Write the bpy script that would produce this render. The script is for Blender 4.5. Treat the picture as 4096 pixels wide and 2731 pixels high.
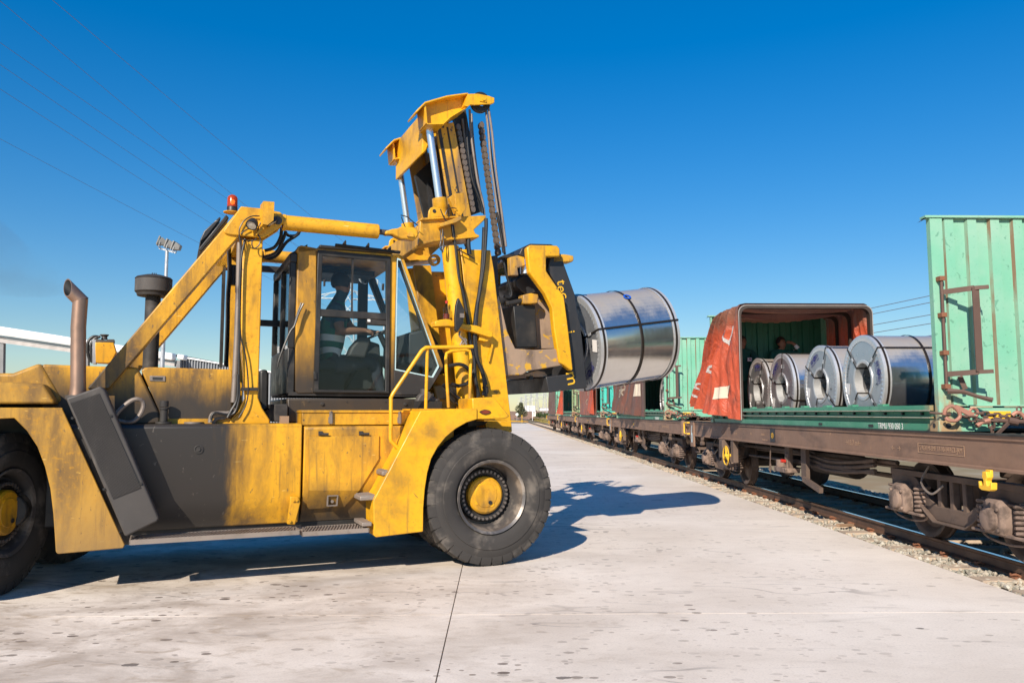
import bpy, bmesh, math, random
from mathutils import Vector, Matrix
R = math.radians
random.seed(7)
for o in list(bpy.data.objects):
    bpy.data.objects.remove(o)
scene = bpy.context.scene
COL = scene.collection

# ------------------------------------------------------------------ camera
cam_data = bpy.data.cameras.new('camera')
cam = bpy.data.objects.new('camera', cam_data)
COL.objects.link(cam)
cam.location = (0, 0, 1.66)
cam.rotation_euler = (math.pi / 2 + 0.09184, 0, -0.01863)
cam_data.sensor_width = 36
cam_data.lens = 27.246
cam_data.clip_start = 0.1
cam_data.clip_end = 9000
scene.camera = cam

# ------------------------------------------------------------------ sky, sun, exposure
SUN_EL = R(31.5)
SUN_AZ = R(202)              # compass bearing of the sun, clockwise from +Y: behind the camera, to the left
world = bpy.data.worlds.new('World')
scene.world = world
world.use_nodes = True
wn = world.node_tree
for n in list(wn.nodes):
    wn.nodes.remove(n)
w_out = wn.nodes.new('ShaderNodeOutputWorld')
w_bg = wn.nodes.new('ShaderNodeBackground')
w_sky = wn.nodes.new('ShaderNodeTexSky')
w_sky.sky_type = 'NISHITA'
w_sky.sun_disc = False
w_sky.sun_elevation = SUN_EL
w_sky.sun_rotation = SUN_AZ
w_sky.altitude = 0
w_sky.air_density = 1.4
w_sky.dust_density = 0.0
w_sky.ozone_density = 8.0
w_hsv = wn.nodes.new('ShaderNodeHueSaturation')
w_hsv.inputs['Saturation'].default_value = 1.5
w_hsv.inputs['Hue'].default_value = 0.51
w_hsv.inputs['Value'].default_value = 1.0
w_gam = wn.nodes.new('ShaderNodeGamma')
w_gam.inputs[1].default_value = 0.75
wn.links.new(w_sky.outputs[0], w_gam.inputs[0])
wn.links.new(w_gam.outputs[0], w_hsv.inputs['Color'])
wn.links.new(w_hsv.outputs[0], w_bg.inputs[0])
wn.links.new(w_bg.outputs[0], w_out.inputs[0])
w_bg.inputs[1].default_value = 0.14

sun_data = bpy.data.lights.new('sun', 'SUN')
sun_data.energy = 5.0
sun_data.angle = R(0.53)
sun_data.color = (1.0, 0.90, 0.77)
sun = bpy.data.objects.new('sun', sun_data)
COL.objects.link(sun)
sd = Vector((math.sin(SUN_AZ) * math.cos(SUN_EL), math.cos(SUN_AZ) * math.cos(SUN_EL), math.sin(SUN_EL)))
sun.rotation_euler = sd.to_track_quat('Z', 'Y').to_euler()
sun.location = sd * 50

vs = scene.view_settings
vs.view_transform = 'Standard'
vs.look = 'None'
vs.gamma = 1.0
vs.use_curve_mapping = False
vs.exposure = 0.42
scene.cycles.max_bounces = 6
scene.cycles.transparent_max_bounces = 16
scene.cycles.use_denoising = True

# ------------------------------------------------------------------ materials
MATS = {}
def new_mat(name):
    m = bpy.data.materials.new(name)
    m.use_nodes = True
    nt = m.node_tree
    b = nt.nodes['Principled BSDF']
    MATS[name] = m
    return m, nt, b

def noise(nt, vec, scale, detail=4, rough=0.55, dist=0.0):
    n = nt.nodes.new('ShaderNodeTexNoise')
    n.inputs['Scale'].default_value = scale
    n.inputs['Detail'].default_value = detail
    n.inputs['Roughness'].default_value = rough
    n.inputs['Distortion'].default_value = dist
    if vec is not None:
        nt.links.new(vec, n.inputs['Vector'])
    return n.outputs['Fac']

def ramp(nt, fac, lo, hi, a=0.0, b=1.0):
    n = nt.nodes.new('ShaderNodeMapRange')
    n.interpolation_type = 'SMOOTHSTEP'
    n.inputs['From Min'].default_value = lo
    n.inputs['From Max'].default_value = hi
    n.inputs['To Min'].default_value = a
    n.inputs['To Max'].default_value = b
    nt.links.new(fac, n.inputs['Value'])
    return n.outputs['Result']

def mixc(nt, fac, a, b):
    n = nt.nodes.new('ShaderNodeMix')
    n.data_type = 'RGBA'
    for i, v in ((0, fac), (6, a), (7, b)):
        if isinstance(v, (int, float)):
            n.inputs[i].default_value = v
        elif isinstance(v, tuple):
            n.inputs[i].default_value = (v[0], v[1], v[2], 1)
        else:
            nt.links.new(v, n.inputs[i])
    return n.outputs[2]

def mth(nt, op, a, b=0.0):
    n = nt.nodes.new('ShaderNodeMath')
    n.operation = op
    for i, v in ((0, a), (1, b)):
        if isinstance(v, (int, float)):
            n.inputs[i].default_value = v
        else:
            nt.links.new(v, n.inputs[i])
    return n.outputs[0]

def coords(nt, scale=(1, 1, 1), world_space=False, loc=(0, 0, 0), rot=(0, 0, 0)):
    if world_space:
        g = nt.nodes.new('ShaderNodeNewGeometry')
        v = g.outputs['Position']
    else:
        t = nt.nodes.new('ShaderNodeTexCoord')
        v = t.outputs['Object']
    mp = nt.nodes.new('ShaderNodeMapping')
    mp.inputs['Scale'].default_value = scale
    mp.inputs['Location'].default_value = loc
    mp.inputs['Rotation'].default_value = rot
    nt.links.new(v, mp.inputs['Vector'])
    return mp.outputs['Vector']

def bump(nt, b, fac, strength=0.2, dist=0.01):
    n = nt.nodes.new('ShaderNodeBump')
    n.inputs['Strength'].default_value = strength
    n.inputs['Distance'].default_value = dist
    nt.links.new(fac, n.inputs['Height'])
    nt.links.new(n.outputs[0], b.inputs['Normal'])

def surf(name, base, rough=0.5, metal=0.0, grime=None, grime_lo=0.5, grime_hi=0.75, gscale=3.0, stretch=(1, 1, 1),
         spots=None, spot_lo=0.66, spot_hi=0.7, sscale=14.0, vary=0.08, bump_s=0.0, bump_scale=30.0, world_space=False, spec=0.5, fine=None):
    """a worn painted or bare surface: base colour, large soft grime, small hard-edged chips, slight roughness change"""
    m, nt, b = new_mat(name)
    v = coords(nt, stretch, world_space)
    v1 = coords(nt, (1, 1, 1), world_space, (3.1, 1.7, 0.4))
    n1 = noise(nt, v1, 1.3, 5)
    dark = tuple(c * (1 - vary * 2) for c in base)
    lite = tuple(min(1, c * (1 + vary)) for c in base)
    col = mixc(nt, ramp(nt, n1, 0.3, 0.7), dark, lite)
    rf = None
    if grime:
        g = ramp(nt, noise(nt, v, gscale, 6, 0.62, 0.3), grime_lo, grime_hi)
        col = mixc(nt, g, col, grime)
        rf = g
    if fine:
        f = ramp(nt, noise(nt, v1, gscale * 9, 4, 0.7), 0.5, 0.68, 0, 0.7)
        col = mixc(nt, f, col, fine)
    if name.startswith('yellow') and name != 'yellow_paint':
        run = ramp(nt, noise(nt, coords(nt, (9, 9, 0.5), world_space, (2, 4, 1)), 2.2, 5, 0.6), 0.56, 0.72, 0, 0.65)
        run = mth(nt, 'MULTIPLY', run, ramp(nt, noise(nt, v1, 0.9, 3), 0.42, 0.62))
        col = mixc(nt, run, col, (0.2, 0.11, 0.03))
        scr = ramp(nt, noise(nt, coords(nt, (3, 3, 22), world_space, (7, 1, 3), (0, .5, 0)), 2.6, 2, 0.5), 0.74, 0.76, 0, 0.6)
        col = mixc(nt, scr, col, (0.85, 0.6, 0.2))
        blk = ramp(nt, noise(nt, coords(nt, (1, 1, 1), world_space, (1, 9, 4)), 7, 6, 0.75, 1.2), 0.645, 0.69, 0, 0.9)
        col = mixc(nt, blk, col, (0.07, 0.05, 0.035))
    if spots:
        s = ramp(nt, noise(nt, coords(nt, (1, 1, 1), world_space, (9, 2, 5)), sscale, 3, 0.6, 0.6), spot_lo, spot_hi)
        col = mixc(nt, s, col, spots)
    nt.links.new(col, b.inputs['Base Color'])
    b.inputs['Metallic'].default_value = metal
    b.inputs['Specular IOR Level'].default_value = spec
    rr = ramp(nt, noise(nt, v1, 5, 4), 0.25, 0.75, max(0.02, rough - 0.1), min(1, rough + 0.12))
    nt.links.new(rr, b.inputs['Roughness'])
    if bump_s:
        bump(nt, b, noise(nt, v1, bump_scale, 5, 0.6), bump_s)
    return m

YEL = (0.72, 0.36, 0.014)
surf('yellow', YEL, 0.42, grime=(0.12, 0.07, 0.026), grime_lo=0.44, grime_hi=0.74, gscale=2.3, stretch=(1, 1, 0.45), spots=(0.09, 0.06, 0.035), spot_lo=0.7, spot_hi=0.74, sscale=17, vary=0.1, bump_s=0.05, fine=(0.46, 0.21, 0.012))
surf('yellow_clean', (0.78, 0.4, 0.010), 0.36, grime=(0.28, 0.15, 0.03), grime_lo=0.46, grime_hi=0.78, gscale=2.2, spots=(0.16, 0.1, 0.04), spot_lo=0.73, spot_hi=0.76, sscale=15, vary=0.06, fine=(0.6, 0.28, 0.01))
surf('yellow_worn', (0.66, 0.34, 0.02), 0.5, grime=(0.2, 0.13, 0.075), grime_lo=0.42, grime_hi=0.66, gscale=3.2, stretch=(1, 1, 0.3), spots=(0.07, 0.05, 0.04), spot_lo=0.64, spot_hi=0.68, sscale=12, vary=0.12, bump_s=0.08)
surf('scuffed_steel', (0.36, 0.25, 0.17), 0.6, 0.1, grime=(0.15, 0.105, 0.075), gscale=4, stretch=(1, 1, 0.3), spots=(0.6, 0.33, 0.03), spot_lo=0.56, spot_hi=0.62, sscale=7)
surf('black_steel', (0.018, 0.017, 0.016), 0.48, grime=(0.06, 0.05, 0.04), grime_lo=0.45, grime_hi=0.8, gscale=4)
surf('dark_plate', (0.03, 0.03, 0.032), 0.4, grime=(0.12, 0.1, 0.085), grime_lo=0.5, grime_hi=0.85, gscale=3, stretch=(1, 1, 0.25), spots=(0.2, 0.17, 0.14), spot_lo=0.7, spot_hi=0.73)
surf('soot_black', (0.028, 0.025, 0.023), 0.68, grime=(0.065, 0.057, 0.05), gscale=5)
surf('muffler_grey', (0.062, 0.055, 0.05), 0.6, grime=(0.13, 0.115, 0.1), grime_lo=0.5, grime_hi=0.8, gscale=4, stretch=(1, 1, 0.4))
surf('exhaust_pipe', (0.33, 0.21, 0.15), 0.42, 0.65, grime=(0.15, 0.1, 0.075), gscale=3)
surf('rubber', (0.05, 0.046, 0.043), 0.8, grime=(0.15, 0.13, 0.11), grime_lo=0.5, grime_hi=0.75, gscale=3.5, bump_s=0.12, bump_scale=22, spec=0.25)
surf('rim_steel', (0.13, 0.12, 0.115), 0.4, 0.4, grime=(0.36, 0.31, 0.26), grime_lo=0.48, grime_hi=0.7, gscale=5)
surf('nut_steel', (0.2, 0.17, 0.15), 0.45, 0.6)
surf('hose', (0.014, 0.014, 0.014), 0.42)
surf('grey_tube', (0.24, 0.2, 0.17), 0.5, 0.3, grime=(0.09, 0.07, 0.06))
surf('step_steel', (0.3, 0.25, 0.21), 0.6, 0.35, grime=(0.16, 0.12, 0.09), gscale=5)
surf('chain_steel', (0.16, 0.125, 0.1), 0.5, 0.3)
surf('lens_clear', (0.55, 0.5, 0.42), 0.15)
surf('white_plastic', (0.75, 0.74, 0.7), 0.4)
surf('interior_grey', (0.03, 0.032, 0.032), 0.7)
surf('wood_block', (0.32, 0.2, 0.12), 0.8)
def plain(name, base, rough=0.5, metal=0.0, spec=0.5):
    m, nt, b = new_mat(name)
    b.inputs['Base Color'].default_value = (*base, 1)
    b.inputs['Roughness'].default_value = rough
    b.inputs['Metallic'].default_value = metal
    b.inputs['Specular IOR Level'].default_value = spec
    return m
plain('chrome', (0.86, 0.86, 0.86), 0.24, 0.85)
plain('white_paint', (0.78, 0.77, 0.73), 0.6)
plain('pale_blue_paint', (0.55, 0.7, 0.74), 0.6)
plain('yellow_paint', (0.8, 0.46, 0.03), 0.55)
plain('ink_blue', (0.025, 0.025, 0.16), 0.5)
plain('ink_black', (0.015, 0.015, 0.02), 0.5)
plain('faded_lettering', (0.42, 0.26, 0.16), 0.7)
plain('cream_lettering', (0.6, 0.5, 0.38), 0.7)
plain('paper', (0.78, 0.74, 0.7), 0.6)
plain('strap', (0.035, 0.026, 0.02), 0.4, 0.5)
plain('gold', (0.75, 0.42, 0.02), 0.5)
plain('red_plastic', (0.45, 0.03, 0.02), 0.3)
plain('blue_plastic', (0.01, 0.09, 0.5), 0.3)
plain('dark_red', (0.2, 0.035, 0.015), 0.3)
plain('bore_dark', (0.02, 0.02, 0.02), 0.6)
plain('seal_grey', (0.45, 0.62, 0.64), 0.6)

# the tank: yellow with a soot-blackened rear half, the soot edge ragged and vertical
def sooty(name, u0, u1, base=YEL, soot=(0.03, 0.026, 0.023), low=None):
    m, nt, b = new_mat(name)
    v = coords(nt)
    sep = nt.nodes.new('ShaderNodeSeparateXYZ')
    nt.links.new(v, sep.inputs[0])
    vs_ = coords(nt, (1, 1, 0.28))
    n1 = noise(nt, vs_, 3.2, 7, 0.65, 0.4)
    u = mth(nt, 'ADD', sep.outputs[0], mth(nt, 'MULTIPLY', mth(nt, 'SUBTRACT', n1, 0.5), 0.75))
    s = ramp(nt, u, u0, u1, 1.0, 0.0)
    g = ramp(nt, noise(nt, coords(nt, (1, 1, 0.3)), 2.6, 7, 0.66, 0.3), 0.37, 0.7)
    f = ramp(nt, noise(nt, v, 22, 4, 0.7), 0.5, 0.68, 0, 0.6)
    c = mixc(nt, g, base, (0.17, 0.095, 0.03))
    c = mixc(nt, f, c, (0.5, 0.24, 0.013))
    run = ramp(nt, noise(nt, coords(nt, (9, 9, 0.5), False, (2, 4, 1)), 2.2, 5, 0.6), 0.54, 0.72, 0, 0.6)
    c = mixc(nt, run, c, (0.19, 0.105, 0.03))
    scr = ramp(nt, noise(nt, coords(nt, (3, 3, 20), False, (7, 1, 3), (0, .6, 0)), 2.4, 2, 0.5), 0.73, 0.75, 0, 0.6)
    c = mixc(nt, scr, c, (0.85, 0.58, 0.16))
    if low is not None:
        lw = mth(nt, 'ADD', sep.outputs[2], mth(nt, 'MULTIPLY', mth(nt, 'SUBTRACT', n1, 0.5), 0.5))
        c = mixc(nt, mth(nt, 'POWER', ramp(nt, lw, low[0], low[1], 0.95, 0.0), 0.6), c, soot)
    c = mixc(nt, s, c, soot)
    sp = ramp(nt, noise(nt, coords(nt, (1, 1, 0.5), False, (4, 4, 4)), 26, 3, 0.6, 0.4), 0.67, 0.7, 0, 0.7)
    c = mixc(nt, sp, c, mixc(nt, s, (0.12, 0.08, 0.04), (0.14, 0.12, 0.1)))
    nt.links.new(c, b.inputs['Base Color'])
    b.inputs['Roughness'].default_value = 0.45
    return m

def glass(name, tint, gloss=0.1):
    m = bpy.data.materials.new(name)
    m.use_nodes = True
    MATS[name] = m
    nt = m.node_tree
    for n in list(nt.nodes):
        nt.nodes.remove(n)
    out = nt.nodes.new('ShaderNodeOutputMaterial')
    tr = nt.nodes.new('ShaderNodeBsdfTransparent')
    tr.inputs[0].default_value = (*tint, 1)
    gl = nt.nodes.new('ShaderNodeBsdfGlossy')
    gl.inputs['Roughness'].default_value = 0.03
    lw = nt.nodes.new('ShaderNodeLayerWeight')
    lw.inputs[0].default_value = 0.5
    fr = nt.nodes.new('ShaderNodeMath'); fr.operation = 'MULTIPLY_ADD'
    nt.links.new(mth(nt, 'POWER', lw.outputs['Facing'], 4.0), fr.inputs[0])
    fr.inputs[1].default_value = 0.6; fr.inputs[2].default_value = 0.022
    df = nt.nodes.new('ShaderNodeBsdfDiffuse')
    df.inputs[0].default_value = (0.25, 0.26, 0.24, 1)
    mx = nt.nodes.new('ShaderNodeMixShader')
    nt.links.new(fr.outputs[0], mx.inputs[0])
    nt.links.new(tr.outputs[0], mx.inputs[1])
    nt.links.new(gl.outputs[0], mx.inputs[2])
    v = coords(nt)
    dirt = ramp(nt, noise(nt, v, 4, 5, 0.6), 0.4, 0.8, 0.002, gloss)
    m2 = nt.nodes.new('ShaderNodeMixShader')
    nt.links.new(dirt, m2.inputs[0])
    nt.links.new(mx.outputs[0], m2.inputs[1])
    nt.links.new(df.outputs[0], m2.inputs[2])
    nt.links.new(m2.outputs[0], out.inputs[0])
    return m
glass('cab_glass', (0.94, 0.98, 0.985), 0.008)
glass('cab_glass_low', (0.86, 0.90, 0.90), 0.012)
glass('bottle_clear', (0.8, 0.82, 0.84), 0.05)

# ------------------------------------------------------------------ mesh helpers
class MB:
    def __init__(s):
        s.v = []; s.f = []; s.m = []
    def face(s, idx, mi=0):
        s.f.append(tuple(idx)); s.m.append(mi)
    def pts(s, pl):
        i = len(s.v); s.v += [tuple(p) for p in pl]; return list(range(i, i + len(pl)))
    def box(s, x0, x1, y0, y1, z0, z1, mi=0):
        i = s.pts([(x0, y0, z0), (x1, y0, z0), (x1, y1, z0), (x0, y1, z0), (x0, y0, z1), (x1, y0, z1), (x1, y1, z1), (x0, y1, z1)])
        for q in ((0, 3, 2, 1), (4, 5, 6, 7), (0, 1, 5, 4), (1, 2, 6, 5), (2, 3, 7, 6), (3, 0, 4, 7)):
            s.face([i[k] for k in q], mi)
        return s
    def loft(s, rings, cap=True, closed=True, mi=0):
        ids = [s.pts(r) for r in rings]
        n = len(rings[0])
        for a, b in zip(ids[:-1], ids[1:]):
            for k in range(n if closed else n - 1):
                k2 = (k + 1) % n
                s.face((a[k], a[k2], b[k2], b[k]), mi)
        if cap and closed:
            s.face(ids[0][::-1], mi); s.face(ids[-1], mi)
        return s
    def prism(s, poly, a0, a1, axis='v', mi=0):
        """polygon in a plane extruded along the third axis: 'v' poly=(x,z) along y; 'x' poly=(y,z) along x; 'z' poly=(x,y) along z"""
        def mk(p, a):
            return {'v': (p[0], a, p[1]), 'x': (a, p[0], p[1]), 'z': (p[0], p[1], a)}[axis]
        return s.loft([[mk(p, a0) for p in poly], [mk(p, a1) for p in poly]], mi=mi)
    def ring(s, outer, inner, a0, a1, axis='v', mi=0):
        def mk(p, a):
            return {'v': (p[0], a, p[1]), 'x': (a, p[0], p[1]), 'z': (p[0], p[1], a)}[axis]
        o0 = s.pts([mk(p, a0) for p in outer]); o1 = s.pts([mk(p, a1) for p in outer])
        i0 = s.pts([mk(p, a0) for p in inner]); i1 = s.pts([mk(p, a1) for p in inner])
        n = len(outer)
        for k in range(n):
            q = (k + 1) % n
            s.face((o0[k], o0[q], i0[q], i0[k]), mi); s.face((o1[q], o1[k], i1[k], i1[q]), mi)
            s.face((o0[q], o0[k], o1[k], o1[q]), mi); s.face((i0[k], i0[q], i1[q], i1[k]), mi)
        return s
    def frame_at(s, d):
        d = Vector(d).normalized()
        a = Vector((0, 0, 1)) if abs(d.z) < 0.9 else Vector((1, 0, 0))
        x = d.cross(a).normalized(); y = d.cross(x).normalized()
        return x, y
    def cyl(s, p0, p1, r0, r1=None, n=16, mi=0, cap=True):
        r1 = r0 if r1 is None else r1
        p0 = Vector(p0); p1 = Vector(p1)
        x, y = s.frame_at(p1 - p0)
        rs = []
        for p, r in ((p0, r0), (p1, r1)):
            rs.append([p + x * (r * math.cos(2 * math.pi * k / n)) + y * (r * math.sin(2 * math.pi * k / n)) for k in range(n)])
        return s.loft(rs, cap, mi=mi)
    def lathe(s, prof, org, axis, n=32, mi=0, cap=False):
        """prof = [(distance along axis, radius)]"""
        org = Vector(org); d = Vector(axis).normalized()
        x, y = s.frame_at(d)
        rs = []
        for a, r in prof:
            rs.append([org + d * a + x * (r * math.cos(2 * math.pi * k / n)) + y * (r * math.sin(2 * math.pi * k / n)) for k in range(n)])
        return s.loft(rs, cap, mi=mi)
    def tube(s, path, r, n=8, mi=0, smooth_path=0, cap=True, rr=None):
        P = [Vector(p) for p in path]
        if smooth_path:
            P = catmull(P, smooth_path)
        m = len(P)
        rs = []
        px = None
        for i in range(m):
            t = (P[min(i + 1, m - 1)] - P[max(i - 1, 0)])
            if t.length < 1e-9: t = Vector((0, 0, 1))
            t.normalize()
            if px is None:
                x, y = s.frame_at(t)
            else:
                x = (px - t * px.dot(t))
                if x.length < 1e-6: x, y = s.frame_at(t)
                x.normalize(); y = t.cross(x)
            px = x
            rad = r if rr is None else rr[i]
            rs.append([P[i] + x * (rad * math.cos(2 * math.pi * k / n)) + y * (rad * math.sin(2 * math.pi * k / n)) for k in range(n)])
        return s.loft(rs, cap, mi=mi)
    def obox(s, c, ax, ay, az, mi=0):
        """box from a centre and three half-axis vectors"""
        c = Vector(c); ax = Vector(ax); ay = Vector(ay); az = Vector(az)
        P = [c + ax * i + ay * j + az * k for k in (-1, 1) for i, j in ((-1, -1), (1, -1), (1, 1), (-1, 1))]
        i = s.pts(P)
        for q in ((0, 3, 2, 1), (4, 5, 6, 7), (0, 1, 5, 4), (1, 2, 6, 5), (2, 3, 7, 6), (3, 0, 4, 7)):
            s.face([i[k] for k in q], mi)
        return s
    def bar(s, p0, p1, w, h, up=(0, 0, 1), mi=0):
        p0 = Vector(p0); p1 = Vector(p1); d = (p1 - p0)
        x = d.cross(Vector(up))
        if x.length < 1e-6: x = d.cross(Vector((1, 0, 0)))
        x.normalize(); z = x.cross(d).normalized()
        return s.obox((p0 + p1) / 2, d / 2, x * (w / 2), z * (h / 2), mi)
    def mesh(s, name, mats, smooth=35, fix=True):
        me = bpy.data.meshes.new(name)
        me.from_pydata([tuple(p) for p in s.v], [], s.f)
        for m in (mats if isinstance(mats, (list, tuple)) else [mats]):
            me.materials.append(MATS[m] if isinstance(m, str) else m)
        if any(s.m):
            me.polygons.foreach_set('material_index', s.m)
        if fix:
            bm = bmesh.new(); bm.from_mesh(me)
            bmesh.ops.recalc_face_normals(bm, faces=bm.faces)
            bm.to_mesh(me); bm.free()
        if smooth:
            me.polygons.foreach_set('use_smooth', [True] * len(me.polygons))
            me.set_sharp_from_angle(angle=R(smooth))
        me.update()
        return me
    def build(s, name, mats, parent=None, smooth=35, bevel=0, seg=2, loc=None, fix=True):
        return link(name, s.mesh(name, mats, smooth, fix), parent, bevel, seg, loc)

def link(name, me, parent=None, bevel=0, seg=2, loc=None):
    o = bpy.data.objects.new(name, me)
    COL.objects.link(o)
    if parent is not None:
        o.parent = parent
    if loc is not None:
        o.location = loc
    if bevel:
        b = o.modifiers.new('bevel', 'BEVEL')
        b.width = bevel; b.segments = seg; b.limit_method = 'ANGLE'; b.angle_limit = R(32)
        b.harden_normals = False
    return o

def catmull(P, k):
    out = []
    n = len(P)
    for i in range(n - 1):
        p0 = P[max(i - 1, 0)]; p1 = P[i]; p2 = P[i + 1]; p3 = P[min(i + 2, n - 1)]
        for j in range(k):
            t = j / k
            out.append(0.5 * ((2 * p1) + (p2 - p0) * t + (2 * p0 - 5 * p1 + 4 * p2 - p3) * t * t + (3 * p1 - p0 - 3 * p2 + p3) * t ** 3))
    out.append(P[-1].copy())
    return out

def empty(name, loc=(0, 0, 0), rz=0.0, parent=None):
    o = bpy.data.objects.new(name, None)
    o.empty_display_size = 0.2
    COL.objects.link(o)
    o.location = loc
    o.rotation_euler = (0, 0, rz)
    if parent is not None: o.parent = parent
    return o

def tag(o, label=None, cat=None, group=None, kind=None):
    if label: o['label'] = label
    if cat: o['category'] = cat
    if group: o['group'] = group
    if kind: o['kind'] = kind
    return o

def copy_tree(o, parent=None):
    c = o.copy()
    COL.objects.link(c)
    if parent is not None: c.parent = parent
    for ch in list(o.children):
        copy_tree(ch, c)
    return c

def text(name, body, mat, parent, loc, xdir, ydir, size=0.2, ext=0.001, align='CENTER', sx=1.0):
    """flat lettering laid on a surface: xdir is the reading direction, ydir is up"""
    cu = bpy.data.curves.new(name, 'FONT')
    cu.body = body; cu.size = size; cu.extrude = ext
    cu.align_x = align; cu.align_y = 'CENTER'
    cu.materials.append(MATS[mat])
    tmp = bpy.data.objects.new('tmp', cu)
    me = bpy.data.meshes.new_from_object(tmp)
    bpy.data.objects.remove(tmp); bpy.data.curves.remove(cu)
    o = bpy.data.objects.new(name, me)
    COL.objects.link(o)
    if parent is not None: o.parent = parent
    x = Vector(xdir).normalized(); y = Vector(ydir).normalized(); z = x.cross(y)
    M = Matrix(((x.x * sx, y.x, z.x, loc[0]), (x.y * sx, y.y, z.y, loc[1]), (x.z * sx, y.z, z.z, loc[2]), (0, 0, 0, 1)))
    o.matrix_local = M
    return o

# ================================================================== SETTING
TRACK = 6.06                 # centre line of the track (x), running along +Y
EDGE = 4.79                  # edge of the concrete yard
RAIL_TOP = 0.16

# --- concrete
def concrete_mat():
    m, nt, b = new_mat('concrete')
    v = coords(nt, (1, 1, 1), True)
    sep = nt.nodes.new('ShaderNodeSeparateXYZ')
    nt.links.new(v, sep.inputs[0])
    oi = nt.nodes.new('ShaderNodeObjectInfo')
    base = mixc(nt, ramp(nt, noise(nt, v, 0.35, 5), 0.3, 0.7), (0.70, 0.605, 0.505), (0.83, 0.74, 0.64))
    base = mixc(nt, mth(nt, 'MULTIPLY', oi.outputs['Random'], 0.22), base, (0.58, 0.505, 0.43))
    # brown traffic film, heavier towards the left where the trucks turn
    side = ramp(nt, sep.outputs[0], -5.0, 3.0, 1.0, 0.15)
    film = mth(nt, 'MULTIPLY', ramp(nt, noise(nt, coords(nt, (0.75, 1.15, 1), True), 1.1, 7, 0.66, 0.5), 0.36, 0.68), side)
    base = mixc(nt, mth(nt, 'MULTIPLY', film, 0.85), base, (0.29, 0.225, 0.17))
    clus = ramp(nt, noise(nt, coords(nt, (0.8, 1.1, 1), True, (6, 2, 0)), 0.75, 4, 0.6), 0.38, 0.62, 0.12, 1.0)
    blot = mth(nt, 'MULTIPLY', ramp(nt, noise(nt, coords(nt, (0.7, 1.2, 1), True, (4, 1, 0)), 4.5, 6, 0.7, 0.6), 0.5, 0.7), side)
    base = mixc(nt, mth(nt, 'MULTIPLY', blot, 0.75), base, (0.34, 0.255, 0.175))
    # fine speckle
    base = mixc(nt, ramp(nt, noise(nt, v, 60, 3, 0.7), 0.45, 0.75, 0, 0.3), base, (0.36, 0.31, 0.26))
    # drips and grit: small dark dots of two sizes
    vo = nt.nodes.new('ShaderNodeTexVoronoi')
    vo.inputs['Scale'].default_value = 8.5
    nt.links.new(coords(nt, (0.8, 1.35, 1), True, (0.3, 0.2, 0)), vo.inputs['Vector'])
    sepc = nt.nodes.new('ShaderNodeSeparateColor')
    nt.links.new(vo.outputs['Color'], sepc.inputs[0])
    rad = mth(nt, 'MULTIPLY', ramp(nt, sepc.outputs[0], 0.2, 1.0), 0.32)
    dot = mth(nt, 'MULTIPLY', mth(nt, 'GREATER_THAN', rad, vo.outputs['Distance']), ramp(nt, sep.outputs[0], -1, 6, 1.0, 0.3))
    base = mixc(nt, mth(nt, 'MULTIPLY', mth(nt, 'MULTIPLY', dot, clus), ramp(nt, sepc.outputs[1], 0, 1, 0.2, 0.95)), base, (0.10, 0.07, 0.052))
    vo3 = nt.nodes.new('ShaderNodeTexVoronoi')
    vo3.inputs['Scale'].default_value = 17
    nt.links.new(coords(nt, (0.8, 1.2, 1), True, (1.3, 5.2, 0)), vo3.inputs['Vector'])
    sc3 = nt.nodes.new('ShaderNodeSeparateColor')
    nt.links.new(vo3.outputs['Color'], sc3.inputs[0])
    dot3 = mth(nt, 'MULTIPLY', mth(nt, 'GREATER_THAN', mth(nt, 'MULTIPLY', ramp(nt, sc3.outputs[0], 0.35, 1.0), 0.36), vo3.outputs['Distance']), ramp(nt, noise(nt, v, 0.9, 3), 0.35, 0.6))
    dot3 = mth(nt, 'MULTIPLY', dot3, ramp(nt, sep.outputs[0], -1, 5, 1.0, 0.25))
    base = mixc(nt, mth(nt, 'MULTIPLY', mth(nt, 'MULTIPLY', dot3, clus), ramp(nt, sc3.outputs[1], 0, 1, 0.2, 0.9)), base, (0.15, 0.105, 0.075))
    vo2 = nt.nodes.new('ShaderNodeTexVoronoi')
    vo2.inputs['Scale'].default_value = 2.3
    nt.links.new(coords(nt, (0.75, 1.3, 1), True, (5.3, 0.7, 0)), vo2.inputs['Vector'])
    sepc2 = nt.nodes.new('ShaderNodeSeparateColor')
    nt.links.new(vo2.outputs['Color'], sepc2.inputs[0])
    warp = mth(nt, 'ADD', vo2.outputs['Distance'], mth(nt, 'MULTIPLY', noise(nt, v, 20, 4), 0.1))
    dot2 = mth(nt, 'LESS_THAN', warp, mth(nt, 'MULTIPLY', ramp(nt, sepc2.outputs[0], 0.6, 1.0), 0.15))
    base = mixc(nt, mth(nt, 'MULTIPLY', dot2, 0.78), base, (0.085, 0.07, 0.06))
    # tyre scrubs: thin curved streaks
    sc = nt.nodes.new('ShaderNodeTexNoise')
    sc.inputs['Scale'].default_value = 0.55; sc.inputs['Detail'].default_value = 2; sc.inputs['Distortion'].default_value = 1.6
    nt.links.new(coords(nt, (0.5, 1.5, 1), True, (9, -14, 0), (0, 0, .35)), sc.inputs['Vector'])
    line = mth(nt, 'ABSOLUTE', mth(nt, 'SUBTRACT', sc.outputs['Fac'], 0.52))
    arcs = mth(nt, 'MULTIPLY', ramp(nt, line, 0.003, 0.011, 1, 0), ramp(nt, noise(nt, coords(nt, (0.6, 0.6, 1), True, (2, 7, 0)), 0.8, 4), 0.5, 0.62))
    base = mixc(nt, mth(nt, 'MULTIPLY', arcs, 0.5), base, (0.22, 0.19, 0.17))
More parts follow.
